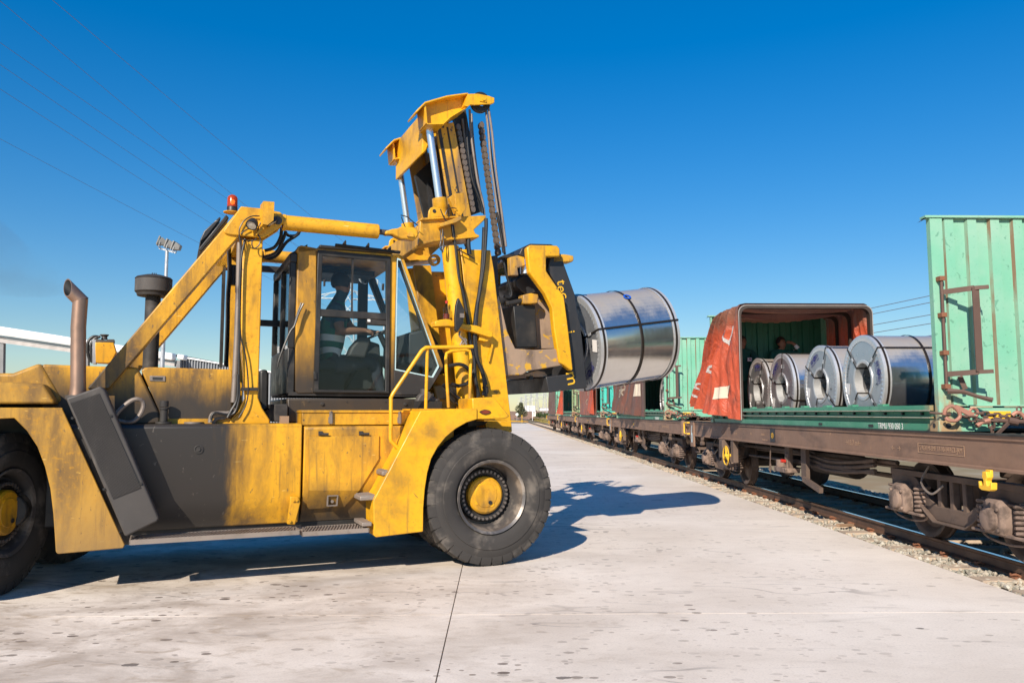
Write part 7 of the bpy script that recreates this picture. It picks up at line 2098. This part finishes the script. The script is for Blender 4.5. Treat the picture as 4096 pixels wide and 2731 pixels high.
def make_person(label, org, rz, J, B, bands=(), head_dir=(0, -1, 0), stripe='reflective', beard=False, hk_=1.0):
    """J: joint -> (position, radius); B: (joint, joint, material). One skinned surface, hair and eyes as children"""
    names = list(J)
    me = bpy.data.meshes.new('person')
    me.from_pydata([tuple(J[n][0]) for n in names], [(names.index(a), names.index(b)) for a, b, _ in B], [])
    ob = bpy.data.objects.new('person', me); COL.objects.link(ob)
    sk = ob.modifiers.new('skin', 'SKIN'); sk.branch_smoothing = .6
    for i, n in enumerate(names):
        r = J[n][1]; k_ = 1.12 if n[0] in 'hn' and n != 'neck' and not n.startswith('hp') else 1.3
        r = tuple(x * k_ for x in r) if isinstance(r, tuple) else r * k_
        me.skin_vertices[0].data[i].radius = (r if not isinstance(r, tuple) else r)[0:2] if isinstance(r, tuple) else (r, r)
        me.skin_vertices[0].data[i].use_root = (n == 'pelvis')
    ss = ob.modifiers.new('sub', 'SUBSURF'); ss.levels = 2; ss.render_levels = 2
    dg = bpy.context.evaluated_depsgraph_get(); dg.update()
    body = bpy.data.meshes.new_from_object(ob.evaluated_get(dg))
    bpy.data.objects.remove(ob)
    mats = sorted({m for _, _, m in B} | {stripe})
    body.materials.clear()
    for m in mats: body.materials.append(MATS[m])
    segs = [(Vector(J[a][0]), Vector(J[b][0]), (max(J[a][1]) if isinstance(J[a][1], tuple) else J[a][1]), mats.index(m)) for a, b, m in B]
    for p in body.polygons:
        c = p.center; best = 1e9; mi = 0
        for a, b, r, m in segs:
            ab = b - a; t = max(0, min(1, (c - a).dot(ab) / max(ab.length_squared, 1e-9)))
            d = (c - (a + ab * t)).length - r * .8
            if d < best: best = d; mi = m
        for (p0, ax, h0, h1, rad) in bands:
            h = (c - Vector(p0)).dot(Vector(ax).normalized())
            if h0 < h < h1 and (c - Vector(p0) - Vector(ax).normalized() * h).length < rad: mi = mats.index(stripe)
        p.material_index = mi; p.use_smooth = True
    body.name = 'person'
    o = bpy.data.objects.new('person', body); COL.objects.link(o)
    o.location = org; o.rotation_euler = (0, 0, rz)
    tag(o, label, 'person')
    hc = Vector(J['head1'][0]); fw = Vector(head_dir).normalized(); upv = Vector((0, 0, 1)); sd_ = fw.cross(upv).normalized()
    # hair: a cap over the back and top of the skull
    hm = MB(); ids = []
    for i in range(9):
        th = math.pi * .5 * i / 8 * 1.35
        row = []
        for k in range(20):
            a = 2 * math.pi * k / 20
            e = Vector((math.sin(th) * math.cos(a), math.sin(th) * math.sin(a), math.cos(th)))
            lim = 1.0
            fwd_ = e.x
            p = hc + Vector((0, 0, .035)) + fw * (e.x * .112 - .012) * hk_ + sd_ * e.y * .098 * hk_ + upv * (e.z * .122 if e.z > 0 else e.z * .10) * hk_
            if fwd_ > .35: p.z = max(p.z, hc.z + .085)
            row.append(p)
        ids.append(hm.pts(row))
    for a, b in zip(ids[:-1], ids[1:]):
        for k in range(20): hm.face((a[k], a[(k + 1) % 20], b[(k + 1) % 20], b[k]))
    hm.build('hair', 'hair', o)
    for s in (-1, 1):
        ep = hc + fw * .084 + sd_ * s * .034 + upv * .012
        MB().lathe([(-.008, 0.001), (-.006, .012), (.002, .0105), (.004, .001)], ep, fw, 10).build('eye', 'eye_white', o)
        MB().lathe([(.0035, .0055), (.0055, .001)], ep, fw, 8).build('iris', 'hair', o)
        MB().bar(ep + upv * .022 - sd_ * .02 + fw * .004, ep + upv * .022 + sd_ * .02 + fw * .004, .012, .008).build('eyebrow', 'hair', o)
    MB().bar(hc + fw * .088 - upv * .062 - sd_ * .025, hc + fw * .088 - upv * .062 + sd_ * .025, .012, .009).build('mouth', 'dark_red', o)
    if beard:
        bm_ = MB(); ids = []
        for i in range(5):
            row = []
            for k in range(13):
                a = math.pi * (k / 12 - .5) * 1.25
                z = -.045 - .018 * i
                rr_ = 1.0 - .09 * i
                row.append(hc + fw * math.cos(a) * .092 * rr_ + sd_ * math.sin(a) * .078 * rr_ + upv * z)
            ids.append(bm_.pts(row))
        for a, b in zip(ids[:-1], ids[1:]):
            for k in range(12):
                if 4 < k < 7 and a is ids[0]: continue
                bm_.face((a[k], a[k + 1], b[k + 1], b[k]))
        bm_.build('beard', 'hair', o)
    return o

def head_joints(J, B, neck, head, fw, skin='skin', k=1.0):
    h = Vector(head); fw = Vector(fw).normalized(); sd_ = fw.cross(Vector((0, 0, 1)))
    J['head0'] = (h - Vector((0, 0, .085)) * k + fw * .03, (.062 * k, .066 * k)); J['head1'] = (h, (.09 * k, .10 * k)); J['head2'] = (h + Vector((0, 0, .075)) * k - fw * .008, (.086 * k, .097 * k)); J['head3'] = (h + Vector((0, 0, .125)) * k - fw * .008, (.045 * k, .055 * k))
    B += [(neck, 'head0', skin), ('head0', 'head1', skin), ('head1', 'head2', skin), ('head2', 'head3', skin)]
    J['nose'] = (h + fw * .103 - Vector((0, 0, .018)), .013); B.append(('head1', 'nose', skin))
    for s in (-1, 1):
        J['ear%d' % s] = (h + sd_ * s * .092 - fw * .01, .018); B.append(('head1', 'ear%d' % s, skin))

# --- the driver, seated, right hand on the steering wheel, looking ahead and away
def tv(p, v): return Vector((p[0], v, p[1]))
J = {}; B = []
pel = tv((-1.483,2.246), -.12)
J['pelvis'] = (pel, (.18, .16))
J['belly'] = (tv((-1.480,2.437), -.12), (.185, .165)); J['chest'] = (tv((-1.448,2.714), -.12), (.20, .17)); J['upper'] = (tv((-1.411,2.902), -.12), (.155, .14))
J['neck'] = (tv((-1.378,3.035), -.12), .072)
hd = tv((-1.355,3.188), -.12)
B += [('pelvis', 'belly', 'vest_green'), ('belly', 'chest', 'vest_green'), ('chest', 'upper', 'vest_green'), ('upper', 'neck', 'shirt_teal')]
fwd_d = Vector((.86, .5, -.05))
head_joints(J, B, 'neck', hd, fwd_d, 'skin', 1.12)
J['sR'] = (tv((-1.455,2.875), -.31), .068); J['eR'] = (tv((-1.415,2.604), -.40), .045); J['wR'] = (tv((-1.129,2.637), -.30), .03)
J['mR'] = ((J['sR'][0] + J['eR'][0]) / 2, .056)
J['sL'] = (tv((-1.378,2.944), .08), .068); J['eL'] = (tv((-1.156,2.697), .2), .045); J['wL'] = (tv((-0.872,2.651), .08), .03)
J['mL'] = ((J['sL'][0] + J['eL'][0]) / 2, .056)
for s in 'RL':
    B += [('upper', 's' + s, 'shirt_teal'), ('s' + s, 'm' + s, 'shirt_teal'), ('m' + s, 'e' + s, 'skin'), ('e' + s, 'w' + s, 'skin')]
hand(J, B, 'R', J['wR'][0], (.93, .25, .05), (0, -.3, .95), 'skin', .9)
hand(J, B, 'L', J['wL'][0], (.9, -.3, .1), (0, .3, .95), 'skin', .9)
for s, v in (('R', -.24), ('L', .02)):
    J['hp' + s] = (pel + Vector((.06, (v + .12) * .7, -.03)), .105); J['kn' + s] = (pel + Vector((.50, v + .12, .04)), .072); J['an' + s] = (pel + Vector((.62, v + .12, -.36)), .05); J['to' + s] = (pel + Vector((.78, v + .12, -.40)), .038)
    B += [('pelvis', 'hp' + s, 'trousers_dark'), ('hp' + s, 'kn' + s, 'trousers_dark'), ('kn' + s, 'an' + s, 'trousers_dark'), ('an' + s, 'to' + s, 'boot')]
b0 = J['belly'][0]; axb = J['chest'][0] - J['belly'][0]
make_person('forklift driver in a green vest with white reflective bands, seated in the cab', (-0.686, 9.950, 0), 0.39794, J, B,
            bands=((b0, axb, -.075, -.01, .3), (b0, axb, .06, .125, .3)), head_dir=fwd_d, hk_=1.14)

def standing(pos, h, arms, head_fwd, head_off=(0, 0, 0), cm='coverall_green'):
    """upright figure facing -y at pos (feet); arms: dict side -> (elbow, wrist, fwd, up, handmat, curl)"""
    J = {}; B = []
    p = Vector(pos); k = h / 1.76
    Z = lambda x, y, z: p + Vector((x, y, z)) * k
    J['pelvis'] = (Z(0, 0, .95), (.175, .13)); J['belly'] = (Z(0, 0, 1.1), (.165, .125)); J['chest'] = (Z(0, 0, 1.28), (.19, .14)); J['upper'] = (Z(0, 0, 1.41), (.13, .095)); J['neck'] = (Z(0, -.01, 1.5), .055)
    B += [('pelvis', 'belly', cm), ('belly', 'chest', cm), ('chest', 'upper', cm), ('upper', 'neck', 'skin')]
    head_joints(J, B, 'neck', Z(*head_off) + Vector((0, -.02, 1.62)) * k, head_fwd)
    for s, sx in (('R', -1), ('L', 1)):
        J['s' + s] = (Z(sx * .19, 0, 1.42), .07)
        e, w, f, u, hm_, cu = arms[s]
        J['e' + s] = (Vector(e), .05); J['w' + s] = (Vector(w), .034)
        J['m' + s] = ((J['s' + s][0] + J['e' + s][0]) / 2, .06); J['n' + s] = (J['e' + s][0].lerp(J['w' + s][0], .75), .042)
        B += [('upper', 's' + s, cm), ('s' + s, 'm' + s, cm), ('m' + s, 'e' + s, cm), ('e' + s, 'n' + s, cm), ('n' + s, 'w' + s, hm_)]
        hand(J, B, s, J['w' + s][0], f, u, hm_, cu)
        J['hp' + s] = (Z(sx * .09, 0, .88), .1); J['kn' + s] = (Z(sx * .1, -.01, .5), .068); J['an' + s] = (Z(sx * .1, .02, .1), .048); J['to' + s] = (Z(sx * .11, -.14, .045), .042)
        B += [('pelvis', 'hp' + s, cm), ('hp' + s, 'kn' + s, cm), ('kn' + s, 'an' + s, cm), ('an' + s, 'to' + s, 'boot')]
    return J, B
FL = DECK + .03
# worker leaning on the farthest coil, standing behind it against the end wall
J, B = standing((5.40, 16.98, FL), 1.86, {'R': ((5.15, 16.92, 2.72), (5.17, 16.85, 2.46), (0, 0, -1), (-1, 0, 0), 'glove', .4), 'L': ((5.66, 16.72, 2.80), (5.56, 16.48, 2.80), (-.1, -.95, .02), (0, -.05, 1), 'glove', .25)}, (.1, -1, 0))
q = J['eL'][0]; ax = J['wL'][0] - q
w1 = make_person('smiling worker in a green coverall leaning a gloved hand on the farthest coil', (0, 0, 0), 0, J, B, bands=((q, ax, .10, .17, .14),), head_dir=(.1, -1, 0), beard=True)
MB().box(5.46, 5.55, 16.79, 16.80, 2.78, 2.86).build('chest_badge', 'paper', w1)
MB().box(5.49, 5.53, 16.782, 16.789, 2.82, 2.84).build('badge_mark', 'red_plastic', w1)
# worker holding a hand to his forehead
J, B = standing((6.28, 17.0, FL), 1.84, {'R': ((6.02, 16.96, 2.70), (6.05, 16.88, 2.44), (0, 0, -1), (-1, 0, 0), 'glove', .4), 'L': ((6.64, 16.80, 2.98), (6.50, 16.80, 3.16), (-.8, .25, .35), (.3, -.9, .4), 'skin', .35)}, (.5, -.85, -.05))
q = J['eL'][0]; ax = J['wL'][0] - q
w2 = make_person('worker in a green coverall raising a hand to his forehead behind the coils', (0, 0, 0), 0, J, B, bands=((q, ax, .11, .2, .12),), head_dir=(.5, -.85, -.05), beard=True)
MB().box(6.34, 6.43, 16.81, 16.82, 2.78, 2.85).build('chest_badge', 'paper', w2)

# --- water bottle left on the cylinder bracket
bt0, bt1 = [(-0.277,2.747),(-0.293,2.967)]
wpos = TM @ Vector((bt0[0], -.88, bt0[1] + .002))
bh = bt1[1] - bt0[1]
bot = tag(empty('water_bottle', wpos), 'clear plastic bottle with a red cap standing on the mast bracket', 'bottle')
MB().lathe([(0, .001), (0, .036), (.01, .04), (bh * .3, .04), (bh * .36, .035), (bh * .42, .04), (bh * .62, .04), (bh * .8, .018), (bh * .88, .014)], (0, 0, 0), (0, 0, 1), 18).build('bottle_body', 'bottle_clear', bot)
MB().lathe([(.004, .001), (.004, .036), (bh * .3, .036), (bh * .3, .001)], (0, 0, 0), (0, 0, 1), 18).build('drink', 'dark_red', bot)
MB().lathe([(bh * .86, .017), (bh * 1.0, .017), (bh * 1.0, .001)], (0, 0, 0), (0, 0, 1), 14).build('bottle_cap', 'red_plastic', bot)

# --- thin exhaust smoke drifting off to the left
sm0 = TM @ Vector((e2_[0], -1.36, e2_[1]))
sm = MB()
P_ = [Vector((0, 0, 0)), Vector((-.35, .1, .1)), Vector((-.9, .3, .32)), Vector((-1.7, .6, .75)), Vector((-2.8, 1.0, 1.35))]
sm.tube(P_, .1, 16, smooth_path=4, rr=[.06 + .034 * i for i in range(17)])
m = bpy.data.materials.new('smoke'); m.use_nodes = True; MATS['smoke'] = m
nt = m.node_tree
for n in list(nt.nodes): nt.nodes.remove(n)
out = nt.nodes.new('ShaderNodeOutputMaterial'); vol = nt.nodes.new('ShaderNodeVolumePrincipled')
vol.inputs['Color'].default_value = (.25, .24, .23, 1)
v = coords(nt); sep = nt.nodes.new('ShaderNodeSeparateXYZ'); nt.links.new(v, sep.inputs[0])
den = mth(nt, 'MULTIPLY', ramp(nt, noise(nt, v, 2.2, 3, .6), .36, .7, 0.02, 0.42), ramp(nt, sep.outputs[0], -.05, -.4, 1.6, 1.0))
nt.links.new(den, vol.inputs['Density'])
nt.links.new(vol.outputs[0], out.inputs['Volume'])
so = sm.build('exhaust_smoke', 'smoke', None); so.location = sm0
tag(so, 'faint dark exhaust smoke drifting left from the stack', kind='stuff')
